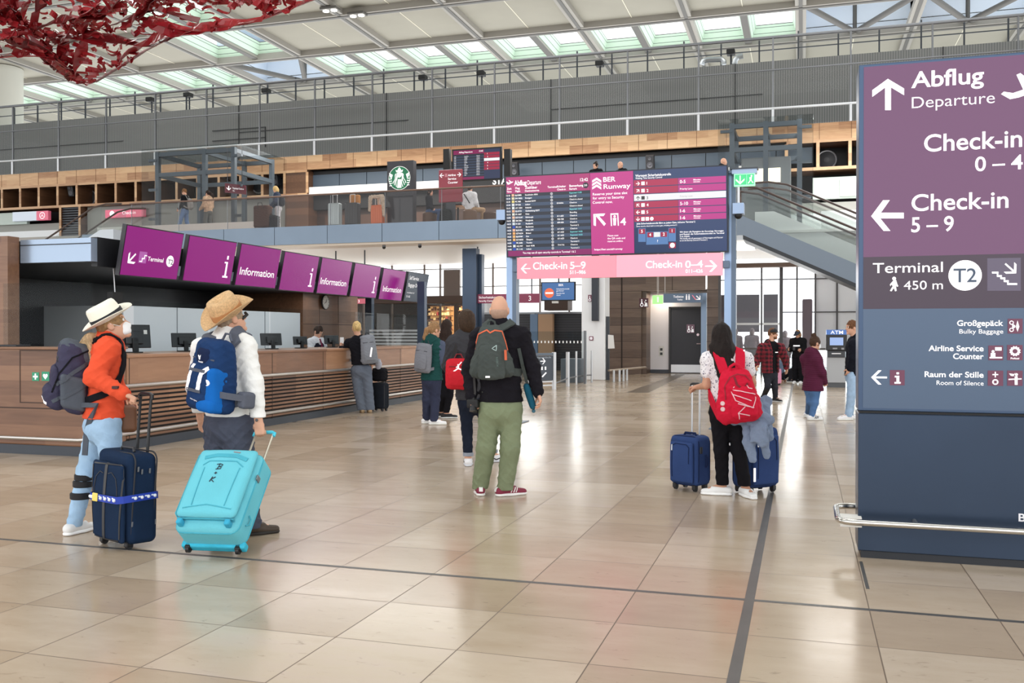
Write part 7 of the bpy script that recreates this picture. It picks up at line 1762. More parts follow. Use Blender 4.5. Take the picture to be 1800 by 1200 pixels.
# his dark green backpack
GRN1 = cloth((72, 78, 76), .1, 6); ORZ = cloth((214, 108, 78), .06)
C = j(864, 622, -.24); bk = (-HFW + HRT * -.06).normalized(); upb = (UPV + HRT * -.03).normalized()
t = thing('backpack', 'grey green backpack with orange zips worn by the bald man', 'backpack', C - UPV * .27)
r = upb.cross(bk).normalized(); B = (r, bk, upb)
f = Field(.05); f.box(C + upb * .02, (.155, .1, .25), .08, B, .04, taper=.26, bulge=.05); f.box(C - upb * .1, (.2, .07, .11), .06, B, .05, taper=.1, bulge=.03); f.wrinkle(.005, 26, 3); body = f.build('pack', .007, GRN1, t)
f = Field(.02); f.box(C + bk * .085 - upb * .07, (.13, .045, .17), .05, B, .02, bulge=.025, taper=.12); f.wrinkle(.004, 30, 6); pk = f.build('front_pocket', .007, GRN1, t)
sk = Skin(body, C, r, upb, bk); pkk = Skin(pk, C, r, upb, bk)
sg = 1 if r.dot(HRT) > 0 else -1
sk.stroke('orange_zip', [[(sg * x, y) for x, y in ((-.15, .05), (-.11, .18), (-.03, .215), (0, .19), (.04, .21), (.1, .2), (.13, .1), (.145, .03))]], .013, ORZ, t)
pkk.stroke('orange_zip', [[(sg * x, y) for x, y in ((-.12, .09), (-.05, .095), (.05, .1), (.09, .11))]], .014, ORZ, t, .012)
mb = MB(); q = C + bk * .13 + r * sg * .135 + upb * -.005; mb.tube([q + upb * .04, q, q - upb * .05], .012, 8); mb.build('zip_puller', ORZ, t)
pkk.stroke('triangle_logo', [[(sg * .055, .075), (sg * .015, .05), (sg * .052, .03), (sg * .055, .075)]], .006, M((170, 190, 188), .5), t, .006)
pkk.text('lettering', 'REEBOK', sg * .05, -.07, .018, M((96, 116, 112), .6), t, .0, -88 * sg, .005)
pkk.poly('white_tag', [[(-.03 * sg - .02, -.205), (-.03 * sg + .02, -.205), (-.03 * sg + .02, -.19), (-.03 * sg - .02, -.19)]], WHITE, t, .006)
mb = MB(); mb.tube([C - bk * .06 + upb * .27 + r * x + upb * z for x, z in ((-.04, -.02), (-.03, .02), (0, .035), (.03, .02), (.04, -.02))], .01, 8); mb.build('top_handle', GRN1, t)
Rr = F.cross(UPV)
for q_, s_ in (('L', -1), ('R', 1)):
    strap(t, S, q_, C - bk * .08 + upb * .22 + Rr * s_ * .06, C - bk * .08 - upb * .16 + Rr * s_ * .17, .07, .018, GRN1, .115, .62)
# camera in his left hand, teal pouch at his right side
c = j(832, 706, -.05); t = thing('camera', 'black camera with a wide lens held in the left hand of the bald man', 'camera', c - UPV * .09)
f = Field(.008); f.box(c - UPV * .015, (.055, .035, .04), .014); f.box(c - UPV * .015 + V((0, 0, .045)), (.02, .025, .014), .008); f.build('camera_body', .006, BLACK, t)
mb = MB(); mb.cyl(c - UPV * .02, c - UPV * .085 - HFW * .02, .032, .036, 20); mb.build('lens', M((26, 26, 30), .35), t)
mb = MB(); mb.ribbon([c + UPV * .02, j(835, 690, -.06), j(833, 660, -.08)], [-HFW] * 3, .02, .004); mb.build('strap', M((50, 48, 50), .7), t)
mb = MB(); mb.box(-.02, .02, -.02, .02, -.03, .03, Matrix.Translation(j(836, 720, -.03)), .006); mb.build('lens_cap', BLACK, t)
t = thing('pouch', 'teal flat pouch carried under the right arm of the bald man', 'bag', j(935, 720, 0))
Bp = (HFW, (HRT * .95 + UPV * .3).normalized(), (UPV * .95 - HRT * .3).normalized())
f = Field(.01); f.box(j(931, 696, .02), (.1, .034, .125), .03, Bp, .01, bulge=.006); f.build('pouch_body', .007, cloth((28, 82, 104)), t)
mb = MB(); mb.ribbon([j(937, 718, .0), j(926, 672, -.02), j(918, 640, -.1), j(912, 612, -.1)], [-HFW] * 4, .03, .006); mb.build('strap', GRN1, t)
mb = MB(); mb.ball(j(938, 722, 0), .018, 10); mb.build('tassel', M((60, 110, 130), .7), t)

# ------------------------------------------------------------------ youth with red bag
j = JP(10.85); F = head(14)
J = dict(H=j(820, 566), N=j(818, 588), shL=j(798, 603, 0), shR=j(844, 601, .04), elL=j(789, 642, .05), elR=j(852, 645, .12), wrL=j(801, 676, .2), wrR=j(850, 672, .25), hipL=j(818, 702), hipR=j(844, 702, .03), knL=j(821, 756), knR=j(857, 758, .05))
J['anL'] = ankle(823, 818); J['anR'] = ankle(866, 812)
S = dict(top=cloth((58, 58, 62), .1, 6), topname='jacket', loose=.032, hem=-.0, hemw=.165, wr=.006, legs=cloth((28, 34, 48), .12, 7), legname='jeans', legw=(.088, .062, .052), cufz=.11, shoe=M((232, 232, 236), .6), sole=M((210, 212, 220), .6),
         hair='mop', haircol=HC((58, 42, 30)), hairvol=1.12, toeL=HFW + HRT * -.05, toeR=HRT * .8 + HFW * .3, handL=(HRT, UPV, .6), handR=(-HRT, UPV, .6), seed=7.)
P7 = person('young person with shaggy brown hair, dark jacket and white trainers left of the bald man', J, F, S, h=.008, s=1.02)
for q in 'LR':
    mb = MB(); mb.lathe([(.055, -.018), (.061, -.016), (.061, .018), (.055, .02)], J['an' + q] + V((0, 0, .045)), 20); mb.build('jeans_cuff', cloth((150, 156, 168)), P7, smooth=True)
    td = V(S['toe' + q]).normalized(); sd = td.cross(UPV); A = J['an' + q]; sk = Skin(S['shoe' + q + '_obj'], V((A.x, A.y, 0)) + td * .05, td, UPV, sd if sd.dot(-HFW) > 0 else -sd)
    sk.stroke('swoosh', [[(-.05, .05), (-.02, .035), (.05, .06)]], .012, M((30, 32, 40), .6), S['shoe' + q + '_obj'], .002, .006)
C = j(806, 657, -.2); t, body, (r, bk, upb) = simple_backpack('bright red backpack with a white jumping figure worn by the shaggy haired youth', C, -F * .9 + HRT * -.2, UPV, .3, .36, .16, cloth((196, 38, 50), .05), M((120, 20, 30), .6), J, F, vx=.008, taper=.02, smat=M((30, 26, 28), .8))
sk = Skin(t.children[1], C, r, upb, bk); sg = 1 if r.dot(HRT) > 0 else -1
sk.stroke('white_figure', [[(sg * x, y) for x, y in ln] for ln in ([(.0, .11), (.0, .065)],)], .02, WHITE, t, .006); sk.stroke('white_figure', [[(0, .065), (-.055 * sg, .03)]], .014, WHITE, t, .006); sk.stroke('white_figure', [[(0, .065), (.06 * sg, .04)]], .014, WHITE, t, .006); sk.stroke('white_figure', [[(0, .095), (.035 * sg, .135)]], .01, WHITE, t, .006); sk.stroke('white_figure', [[(0, .09), (-.025 * sg, .075)]], .01, WHITE, t, .006)
sk.poly('dark_patch', [[(-.0 * sg, -.1), (.05 * sg, -.1), (.045 * sg, -.02), (.0, -.03)][:: sg]], M((40, 12, 18), .7), t, .006)

# ------------------------------------------------------------------ girl in green jacket and friend
j = JP(15.75); F = head(-28)
J = dict(H=j(764, 580), N=j(759, 597), shL=j(748, 608, .08), shR=j(774, 609, -.04), elL=j(745, 635, .2), elR=j(781, 639, -.02), wrL=j(768, 630, .35), wrR=j(786, 618, .22), hipL=j(752, 668, .05), hipR=j(766, 668, -.03), knL=j(751, 702, .04), knR=j(765, 702))
J['anL'] = ankle(750, 744); J['anR'] = ankle(763, 746)
S = dict(top=cloth((30, 70, 68), .06), topname='jacket', loose=.04, hem=.0, hemw=.17, hood=1, wr=.006, legs=cloth((52, 56, 76), .08), legw=(.1, .082, .07), shoe=M((240, 240, 242), .6), hair='pony', haircol=HC((146, 112, 78)), tail=(V((-.04, -.03, -.04)), V((-.07, -.03, -.16)), V((-.06, -.03, -.3))), face=True,
         toeL=F + HRT, toeR=HRT, look=HRT * .8 + HFW * .6 - UPV * .1, handL=(UPV, HRT, .6), handR=(-HRT, HFW, .6), handdirR=UPV + HFW * .4, seed=4.)
PG = person('girl with blonde ponytail, green and grey hooded jacket and white shoes', J, F, S, h=.0095)
f = Field(.03)
for q in 'LR':
    f.cone(J['sh' + q], J['el' + q], .108, .1, None, 1, .03); f.cone(J['el' + q], J['el' + q].lerp(J['wr' + q], .92), .1, .078)
f.build('grey_sleeves', .0095, cloth((78, 86, 106), .06), PG)
C = j(744, 629, -.16); simple_backpack('light grey backpack worn by the girl with the blonde ponytail', C, -HFW * .85 - HRT * .5, UPV + HRT * .12, .33, .5, .16, cloth((124, 126, 134), .05), M((52, 54, 62), .6), J, F, vx=.009, taper=.06)
j = JP(16.8); F = head(-22)
J = dict(H=j(786, 574), N=j(784, 591), shL=j(772, 602, .05), shR=j(799, 602, 0), elL=j(768, 630, .1), elR=j(803, 630), wrL=j(775, 655, .1), wrR=j(802, 655, .05), hipL=j(780, 660), hipR=j(794, 660), knL=j(778, 694), knR=j(790, 696))
J['anL'] = ankle(775, 733); J['anR'] = ankle(784, 735)
S = dict(top=cloth((22, 22, 26), .1), topname='jacket', loose=.025, hem=-.0, legs=cloth((24, 23, 28), .1), legw=(.09, .066, .055), cufz=.1, shoe=M((28, 28, 32), .6), sole=M((230, 230, 230), .6), hair='long', haircol=HC((44, 30, 24)), hairlen=.32, toeL=HRT, toeR=HRT + HFW * .2, look=HRT * .5 + HFW, seed=6.)
person('girl with long dark hair all in black beside the green jacketed girl', J, F, S, h=.0095)

# ------------------------------------------------------------------ blonde traveller and attendant at the counter
j = JP(18.05); F = head(14)
J = dict(H=j(627, 577), N=j(630, 594), shL=j(613, 603, .1), shR=j(648, 603, -.06), elL=j(604, 626, .2), elR=j(656, 630, 0), wrL=j(600, 611, .3), wrR=j(652, 650, .1), hipL=j(626, 650, .03), hipR=j(644, 650), knL=j(630, 686, 0), knR=j(647, 686))
J['anL'] = ankle(637, 725); J['anR'] = ankle(650, 725)
S = dict(top=cloth((24, 24, 30), .1), topname='jacket', loose=.03, hem=.1, wr=.005, legs=cloth((104, 112, 126), .06), legw=(.108, .095, .098), shoe=M((176, 150, 116), .6), sole=M((150, 124, 92), .6), hair='bun', haircol=HC((206, 176, 120)), bunz=.02, bunf=.11,
         toeL=F, toeR=F, handL=(HRT, HFW, .9), handdirL=UPV + HRT * -.2, handR=(-HRT, HFW, .4), seed=8.)
person('blonde woman with hair bun, black jacket and wide grey trousers at the information counter', J, F, S, h=.0095)
C = j(648, 614, -.17); t, body, _ = simple_backpack('grey trekking backpack on the blonde woman at the counter', C, -HFW * .95 + HRT * .2, UPV - HRT * .1, .3, .56, .18, cloth((132, 136, 144), .06), M((40, 42, 48), .6), J, F, vx=.009)
mb = MB(); mb.box(-.015, .015, -.01, .01, -.09, .09, Matrix.Translation(C - HFW * .15 + HRT * .07 - UPV * .05) @ Matrix.Rotation(.15, 4, 'Y'), .004); mb.build('white_lettering_strip', WHITE, t)
c = j(601, 598, .28); tag(MB().box(c.x - .04, c.x + .04, c.y - .006, c.y + .006, c.z - .06, c.z + .06, bev=.004).build('phone', M((236, 238, 240), .3)), 'white phone held up by the blonde woman at the counter', 'phone')
g = onZ(667, 723); O = V((g.x, g.y, .06)); nb = (-HFW - HRT * .5).normalized(); t, T = suitcase('small black suitcase standing beside the blonde woman at the counter', O, UPV.cross(nb), nb, UPV, .33, .22, .5, [cloth((30, 34, 42)), PIPE], wheels=4, legs=.05, rr=.04)
handle(t, T, (-.07, .07), -.06, .5, .72, STEEL, BLKP)
t = thing('travel_bag', 'black holdall with a grey jacket sleeve resting on the small black suitcase', 'bag', T @ V((0, 0, .52)))
f = Field(.03); f.box(T @ V((0, -.01, .66)), (.15, .11, .13), .07, (UPV.cross(nb), nb, UPV), .03); f.wrinkle(.008, 26, 3); f.build('bag_body', .009, cloth((24, 24, 28)), t)
f = Field(.03); f.ell(T @ V((.02, .06, .86)), (.07, .05, .11)); f.wrinkle(.008, 30, 1); f.build('grey_cloth', .009, cloth((176, 178, 190)), t)
p = onX(556, 583, -10.0); B0 = V((-10.02, p.y, 0)); F = V((.95, -.32, 0)).normalized(); J = joints(B0, F, 1.66, arms=.7, lean=.06); dz = p.z - J['H'].z
for k in J: J[k] = J[k] + UPV * (dz if k[:2] not in ('an', 'kn') else 0)
S = dict(top=cloth((232, 232, 238)), topname='shirt', loose=.02, legs=cloth((30, 30, 40)), shoe=BLACK, sole=BLACK, hair='bun', haircol=HC((54, 40, 32)), bunz=-.0, bunf=.1, look=F - UPV * .55, face=True, seed=3.)
a_ = person('attendant in white shirt and dark waistcoat bending over the desk behind the counter', J, F, S, h=.0095)
f = Field(.03); N_, Pv = J['N'], (J['hipL'] + J['hipR']) / 2; f.cone(N_ - UPV * .05, N_.lerp(Pv, .3), .12, .182, F, .72); f.cone(N_.lerp(Pv, .3), Pv, .182, .172, F, .76); f.ell(N_ + F * .12 - UPV * .03, (.05, .06, .1), None, .01, 'd'); f.build('waistcoat', .0095, cloth((34, 34, 46)), a_)
mb = MB(); mb.ribbon([N_ + F * .1 + UPV * .0, N_ + F * .16 - UPV * .12, N_ + F * .17 - UPV * .3], [F] * 3, .035, .008); mb.build('scarf', cloth((120, 40, 70)), a_)

# ------------------------------------------------------------------ woman with red backpack and two blue suitcases
j = JP(8.63); F = head(2)
J = dict(H=j(1268, 592), N=j(1274, 618), shL=j(1246, 632, 0), shR=j(1310, 632, .02), elL=j(1241, 677, -.02), elR=j(1322, 672, .02), wrL=j(1227, 680, .16), wrR=j(1320, 704, .1), hipL=j(1264, 722), hipR=j(1293, 722), knL=j(1268, 790, .04), knR=j(1299, 792, .02))
J['anL'] = ankle(1270, 870); J['anR'] = ankle(1310, 872)
def floral():
    m, nt, b = nodes_mat('floral_shirt'); vec, s_ = objxyz(nt)
    v_ = nt.nodes.new('ShaderNodeTexVoronoi'); v_.inputs['Scale'].default_value = 55; nt.links.new(vec, v_.inputs['Vector'])
    n = nt.nodes.new('ShaderNodeTexNoise'); n.inputs['Scale'].default_value = 60; n.inputs['Detail'].default_value = 3; nt.links.new(vec, n.inputs['Vector'])
    f_ = mth(nt, 'MULTIPLY', mth(nt, 'GREATER_THAN', n.outputs['Fac'], .53), mth(nt, 'LESS_THAN', v_.outputs['Distance'], .42))
    nt.links.new(mixc(nt, f_, rgb((236, 232, 236)), rgb((104, 96, 122))), b.inputs['Base Color']); b.inputs['Roughness'].default_value = .9; return m
S = dict(top=floral(), topname='t_shirt', loose=.018, hem=.06, hemw=.15, sleeve=.5, wr=.004, legs=cloth((22, 21, 26), .1), legw=(.098, .07, .06), waist=.13, bulk=.97, cufz=.1, shoe=M((240, 240, 240), .6), sole=M((250, 250, 250), .6), skin=SKIN2, hair='long', haircol=HC((30, 22, 20)), hairlen=.4, hairvol=1.06,
         toeL=-HRT * .9 + HFW * .25, toeR=-HFW * .3 + HRT * .15 - HFW * .4, handL=(-UPV, -HRT, 1.2), handdirL=HFW * .8 - HRT * .5 - UPV * .1, handR=(-HRT, HFW, .7), seed=6., look=HFW + HRT * .1)
PR = person('woman with long dark hair, patterned T-shirt and red backpack between two blue suitcases', J, F, S, h=.0075, s=.95)
REDB = cloth((206, 30, 58), .06, 5, .25, 70); PINK = M((238, 190, 200), .6)
C = j(1296, 694, -.25); upb = (UPV * .98 - HRT * .13).normalized(); bk = (-HFW + HRT * .05).normalized()
t = thing('backpack', 'crimson backpack with a white line graphic worn by the long haired woman', 'backpack', C - UPV * .26); r = upb.cross(bk).normalized(); B = (r, bk, upb)
sg = 1 if r.dot(HRT) > 0 else -1
f = Field(.05); f.box(C, (.18, .11, .25), .09, B, .04, taper=.2, bulge=.05); f.box(C - upb * .12, (.2, .09, .12), .07, B, .05, bulge=.03); f.wrinkle(.006, 24, 2); body = f.build('pack', .007, REDB, t)
f = Field(.02); f.box(C + bk * .09 - upb * .06 + r * sg * .02, (.13, .05, .16), .06, B, .02, bulge=.03, taper=.15); f.wrinkle(.004, 28, 5); pk = f.build('front_pocket', .007, REDB, t)
sk = Skin(body, C, r, upb, bk); pkk = Skin(pk, C, r, upb, bk)
sk.stroke('zip_arch', [[(-.13, -.02), (-.12, .1), (-.07, .17), (0, .19), (.07, .17), (.11, .12)]], .012, M((150, 18, 40), .7), t)
sk.stroke('fold_shade', [[(-.03 * sg, .17), (-.02 * sg, .1), (.03 * sg, .05), (.08 * sg, .1)]], .02, M((128, 14, 34), .7), t)  # darker red strip paints the shade of a fabric fold
g_ = lambda lns: [[(sg * (x - 1298) / 191., -(y - 694) / 191.) for x, y in ln] for ln in lns]
for ln in g_([[(1283, 682), (1295, 676), (1309, 669), (1318, 671)], [(1283, 682), (1287, 700), (1314, 716), (1324, 696), (1316, 692), (1283, 682)], [(1309, 669), (1312, 683), (1322, 686)], [(1285, 690), (1313, 704)], [(1290, 706), (1316, 716)], [(1301, 712), (1289, 722), (1291, 732)], [(1289, 722), (1308, 728)], [(1276, 680), (1279, 690)], [(1275, 687), (1281, 685)], [(1284, 680), (1296, 676)]]):
    pkk.stroke('line_graphic', [ln], .008, PINK, t, .008, .01)
mb = MB(); mb.tube([C - bk * .02 + upb * .24 + r * x + upb * z + bk * .05 for x, z in ((-.06, -.04), (-.04, .02), (0, .04), (.04, .02), (.06, -.04))], .014, 8); mb.build('top_handle', REDB, t)
for x, y in ((-.165, -.1), (-.16, -.05)):
    mb = MB(); q = C + r * sg * x + upb * y + bk * .07; mb.lathe([(.016 + .005 * math.cos(a), .005 * math.sin(a)) for a in np.linspace(0, 6.29, 8)], q, 16, Matrix.Rotation(math.pi / 2, 4, 'X')); mb.build('ring', M((220, 190, 190), .4, .4), t)
Rr = F.cross(UPV)
for q_, s_ in (('L', -1), ('R', 1)):
    strap(t, S, q_, C - bk * .07 + upb * .2 + Rr * s_ * .07, C - bk * .08 - upb * .2 + Rr * s_ * .17, .085, .02, REDB, .1, .66)
BLUE = cloth((48, 68, 114), .08, 5, .2, 150); BLUE2 = cloth((30, 42, 76), .08, 6)
def blue_case(label, px, py, ang, w, d, h, sgn):
    g = onZ(px, py); nb = (-HFW * math.cos(math.radians(ang)) - HRT * math.sin(math.radians(ang))); r = UPV.cross(nb).normalized(); O = V((g.x, g.y, .06)) - nb * d * .2
    t, T = suitcase(label, O, r, nb, UPV, w, d, h, [BLUE, BLUE2], wheels=4, legs=.055, rr=.04)
    f = Field(.01); f.box(T @ V((0, d / 2 + .015, h * .47)), (w * .42, .028, h * .42), .025, (r, nb, UPV), .01, bulge=.01); fp = f.build('front_pocket', .0075, BLUE, t)
    sk = Skin(fp, T @ V((0, d / 2 + .02, h * .5)), r, UPV, nb); e = w * .3
    sk.stroke('pocket_zip', [[(-e, -h * .33), (-e, h * .3), (-e + .04, h * .35), (e - .03, h * .34), (e, h * .28), (e, -.02)]], .008, BLUE2, t)
    sk.poly('brand_tag', [[(-e - .01, h * .2), (-e + .005, h * .2), (-e + .005, h * .32), (-e - .01, h * .32)]], M((196, 200, 206), .4, .4), t, .005)
    for s_ in (-1, 1):
        mb = MB(); mb.tube([T @ V((s_ * w / 2, -.02, h * .38)), T @ V((s_ * (w / 2 + .014), -.02, h * .42)), T @ V((s_ * (w / 2 + .014), -.02, h * .58)), T @ V((s_ * w / 2, -.02, h * .62))], .011, 8); mb.build('side_handle', BLUE2, t)
    mb = MB(); mb.tube([T @ V(c) for c in ((-.07, 0, h), (-.06, 0, h + .022), (.06, 0, h + .022), (.07, 0, h))], .011, 8); mb.build('top_handle', BLUE2, t)
    mb = MB(); mb.box(w / 2 - .002, w / 2 + .012, .04, .075, h * .66, h * .8, T, .006); mb.build('lock', M((34, 36, 42), .4), t)
    return t, T
t, T = blue_case('blue cabin suitcase with extended handle on the left of the long haired woman', 1208, 862, 48, .33, .24, .47, 1)
gp = (J['wrL'] + HFW * .06 - HRT * .02)
a, b_ = onZ(1224, 868), 0
loc = T.inverted() @ gp; T2 = T
ha, hb = T.inverted() @ j(1219, 682, .1), T.inverted() @ j(1231, 682, .16)
RODW = M((220, 222, 226), .3, .6); handle(t, T, (-.035, .055), -.07, .46, loc.z + .0, RODW, BLKP, .012, .009)
t, T = blue_case('larger blue suitcase half hidden behind the long haired woman', 1334, 866, -28, .38, .26, .56, -1)
handle(t, T, (-.05, .05), -.08, .55, .66, RODW, BLKP, .012, .009)
sk_ = T @ V((-.15, .165, .1)); mb = MB(); mb.box(-.165, -.14, .155, .165, .07, .2, T, .003); mb.build('white_label', WHITE, t)
t = thing('draped_jacket', 'grey blue jacket draped over the larger blue suitcase beside the woman', 'jacket', j(1326, 800, .05))
f = Field(.018)
for a, b_, ra, rb in (((1300, 722, -.05), (1346, 706, -.02), .05, .06), ((1326, 712, -.08), (1336, 762, -.15), .075, .085), ((1344, 716, -.05), (1350, 766, -.1), .05, .055), ((1312, 728, -.1), (1318, 776, -.17), .05, .06), ((1316, 776, -.17), (1323, 806, -.18), .055, .04),
                     ((1340, 764, -.16), (1348, 800, -.12), .05, .035), ((1290, 742, -.14), (1312, 738, -.15), .03, .045), ((1331, 752, -.2), (1340, 776, -.2), .06, .055), ((1330, 726, -.14), (1352, 738, -.12), .05, .05), ((1318, 742, -.18), (1344, 752, -.19), .035, .035)):
    f.cone(j(*a), j(*b_), ra, rb, HFW, .5)
f.box(j(1333, 764, -.215), (.075, .012, .07), .008, (HRT, HFW, UPV), .01)
f.wrinkle(.0042, 34, 4, (1, 1, .6)); f.build('fabric', .007, cloth((128, 142, 166), .1, 8, .4, 50), t)

# ------------------------------------------------------------------ people by the cash machine
j = JP(20.9); F = (-HFW * .75 + HRT * .35).normalized()
J = dict(H=j(1359, 587), N=j(1355, 603), shR=j(1340, 611, 0), shL=j(1372, 611, -.05), elR=j(1332, 630, .02), elL=j(1380, 630, 0), wrR=j(1330, 642, -.1), wrL=j(1382, 646, .05), hipR=j(1348, 655), hipL=j(1360, 655), knR=j(1350, 679, -.1), knL=j(1362, 680, .02))
J['anR'] = ankle(1343, 701); J['anL'] = ankle(1363, 706)
def plaid():
    m, nt, b = nodes_mat('plaid'); vec, s_ = objxyz(nt)
    a = mth(nt, 'GREATER_THAN', mth(nt, 'FRACT', mth(nt, 'MULTIPLY', s_[2], 11)), .5); c = mth(nt, 'GREATER_THAN', mth(nt, 'FRACT', mth(nt, 'MULTIPLY', mth(nt, 'ADD', s_[0], s_[1]), 11)), .5)
    f_ = mth(nt, 'MULTIPLY', mth(nt, 'ADD', a, c), .5)
    nt.links.new(mixc(nt, f_, rgb((126, 32, 46)), rgb((38, 18, 24))), b.inputs['Base Color']); b.inputs['Roughness'].default_value = .95; return m
S = dict(top=cloth((22, 22, 26)), topname='hoodie', loose=.02, hem=-.0, legs=cloth((44, 46, 54)), legw=(.092, .068, .056), shoe=M((30, 30, 34), .6), sole=M((220, 220, 220), .6), hair='short', haircol=HC((110, 74, 50)), cap=M((24, 26, 32), .7), face=True, look=(HRT * .8 - HFW * .45), toeR=-HFW + HRT * .6, toeL=-HFW + HRT * .5, hood=1, seed=5.)
a_ = person('man in black cap and red checked jacket walking towards the camera', J, F, S, h=.0095)
f = Field(.035); Pv = (J['hipL'] + J['hipR']) / 2; N_ = J['N']
f.cone(N_ - UPV * .06, N_.lerp(Pv, .3), .15, .205, F, .8); f.cone(N_.lerp(Pv, .3), Pv + UPV * .03, .2, .21, F, .8)
for q in 'LR': f.cone(J['sh' + q], N_ - UPV * .07, .1, .1, None, 1, .04); f.cone(J['sh' + q], J['el' + q], .1, .085, None, 1, .04); f.cone(J['el' + q], J['el' + q].lerp(J['wr' + q], .95), .08, .062)
f.box(N_ + F * .25 - UPV * .35, (.075, .22, .7), .01, (F.cross(UPV), F, UPV), .01, 'd'); f.plane(Pv + UPV * .0, -UPV); f.wrinkle(.008, 28, 2); f.build('checked_jacket', .0095, plaid(), a_)
mb = MB(); mb.ribbon([N_ + F * .19 - UPV * .2 + HRT * .03, N_ + F * .19 - UPV * .2 - HRT * .03], F, .02, .004); mb.build('white_print', WHITE, a_)
f = Field(.01); Hh = J['H']; lk = S['look'].normalized(); f.ell(Hh - UPV * .07 + lk * .035, (.055, .06, .055)); f.plane(Hh - UPV * .055, UPV); f.build('beard', .008, M((120, 80, 56), .9), a_)

j = JP(16.5); F = (HFW * .45 + HRT * .8).normalized()
J = dict(H=j(1433, 603), N=j(1429, 619), shL=j(1415, 630, .12), shR=j(1436, 632, -.12), elL=j(1418, 655, .18), elR=j(1445, 655, -.15), wrL=j(1432, 668, .2), wrR=j(1450, 672, -.02), hipL=j(1424, 680, .06), hipR=j(1433, 681, -.06), knL=j(1424, 706, .04), knR=j(1432, 707, -.03))
J['anL'] = ankle(1420, 733); J['anR'] = ankle(1427, 738)
PJ = cloth((84, 34, 58), .08, 6, .2, 40)
S = dict(top=PJ, topname='puffer_jacket', loose=.032, hem=-.06, hemw=.205, hood=1, wr=.006, wrf=20, wrs=(.25, .25, 2.6), legs=cloth((84, 118, 164), .1), legname='jeans', legw=(.1, .07, .052), shoe=M((238, 238, 240), .6), hair='bun', haircol=HC((66, 46, 34)), bunz=.15, bunf=.03, mask=M((238, 242, 246), .7), face=True, look=HRT * .85 + HFW * .3, toeL=F, toeR=HRT + HFW * .1, handR=(HFW, HRT, .8), seed=3.)
a_ = person('girl with hair bun, plum puffer jacket and blue jeans near the cash machine', J, F, S, h=.0095, s=.96)
for q in 'LR':
    td = V(S['toe' + q]).normalized(); sd = td.cross(UPV); sd = sd if sd.dot(-HFW) > 0 else -sd; A = J['an' + q]; sk = Skin(S['shoe' + q + '_obj'], V((A.x, A.y, 0)) + td * .05, td, UPV, sd)
    for x in (0, .025, .05): sk.stroke('black_stripe', [[(x - .012, .03), (x + .01, .075)]], .012, INK, S['shoe' + q + '_obj'], .003, .006)
j = JP(16.55); F = (-HRT * .95 - HFW * .15).normalized()
J = dict(H=j(1497, 576), N=j(1502, 596), shL=j(1500, 605, -.16), shR=j(1504, 605, .16), elL=j(1499, 630, -.18), elR=j(1505, 630, .18), wrL=j(1493, 648, -.12), wrR=j(1497, 650, .16), hipL=j(1498, 660, -.07), hipR=j(1500, 660, .08), knL=j(1496, 695, -.08), knR=j(1497, 695, .1))
J['anL'] = ankle(1491, 738); J['anR'] = J['anL'] + HFW * .25 + HRT * .12
S = dict(top=cloth((22, 24, 34)), topname='jacket', loose=.03, hem=.0, collar=.06, legs=cloth((160, 186, 214), .12), legname='jeans', legw=(.095, .07, .06), shoe=M((236, 234, 236), .6), hair='short', haircol=HC((104, 68, 44)), face=True, toeL=F, toeR=F, look=F, hairline=.05, seed=9.)
person('man in dark jacket and light jeans half hidden behind the direction totem', J, F, S, h=.0095)
j = JP(28.1); F = (-HFW * .8 - HRT * .5).normalized(); g = onZ(1403, 674); J = joints(g, F, 1.62, arms=1.0, lean=.03)
S = dict(top=cloth((22, 22, 24)), topname='jersey', loose=.035, hem=-.05, legs=cloth((20, 20, 24)), legw=(.11, .09, .085), shoe=M((240, 240, 242), .6), hair='mop', haircol=HC((150, 110, 70)), cap=M((34, 40, 54), .7), face=True, look=F - UPV * .5 - HRT * .3, seed=2.)
a_ = person('person in black jersey, black trousers and dark cap looking at a phone', J, F, S, h=.011)
mb = MB(); N_ = J['N']; mb.ribbon([N_ + F * .18 - UPV * .2 - HRT * .1, N_ + F * .2 - UPV * .2, N_ + F * .18 - UPV * .2 + HRT * .1], [F] * 3, .04, .004); mb.build('white_lettering', WHITE, a_)
c = (J['wrL'] + J['wrR']) / 2 + F * .1 + UPV * .04; tag(MB().box(c.x - .035, c.x + .035, c.y - .006, c.y + .006, c.z - .06, c.z + .06, bev=.003).build('phone', M((30, 30, 34), .3)), 'dark phone in the hands of the person in the dark cap', 'phone')
# person sitting on the floor and pink case behind the walking man
g = onZ(1388, 672); F = (-HFW * .6 + HRT * .8).normalized(); J = joints(g - F * .2 + HFW * .3, F, 1.7, sit=True)
for k in J: J[k] = J[k] - UPV * .38
J['knL'].z = J['knR'].z = .38; J['anL'].z = J['anR'].z = .085; J['hipL'].z = J['hipR'].z = .12
S = dict(top=cloth((120, 136, 160)), topname='jumper', loose=.02, legs=cloth((36, 36, 42)), legw=(.09, .068, .056), shoe=M((60, 60, 66), .6), hair='short', haircol=HC((60, 44, 34)), floor=1, seed=4.)
person('person sitting on the floor with dark trousers behind the man in the checked jacket', J, F, S, h=.011)
g = onZ(1366, 677); O = V((g.x, g.y + .1, .05)); t, T = suitcase('small pink suitcase standing behind the man in the checked jacket', O, HRT, -HFW, UPV, .2, .22, .44, [M((222, 150, 178), .45), M((200, 120, 150), .5)], wheels=4, legs=.05, rr=.03); handle(t, T, (-.05, .05), 0, .43, .5, STEEL, BLKP)
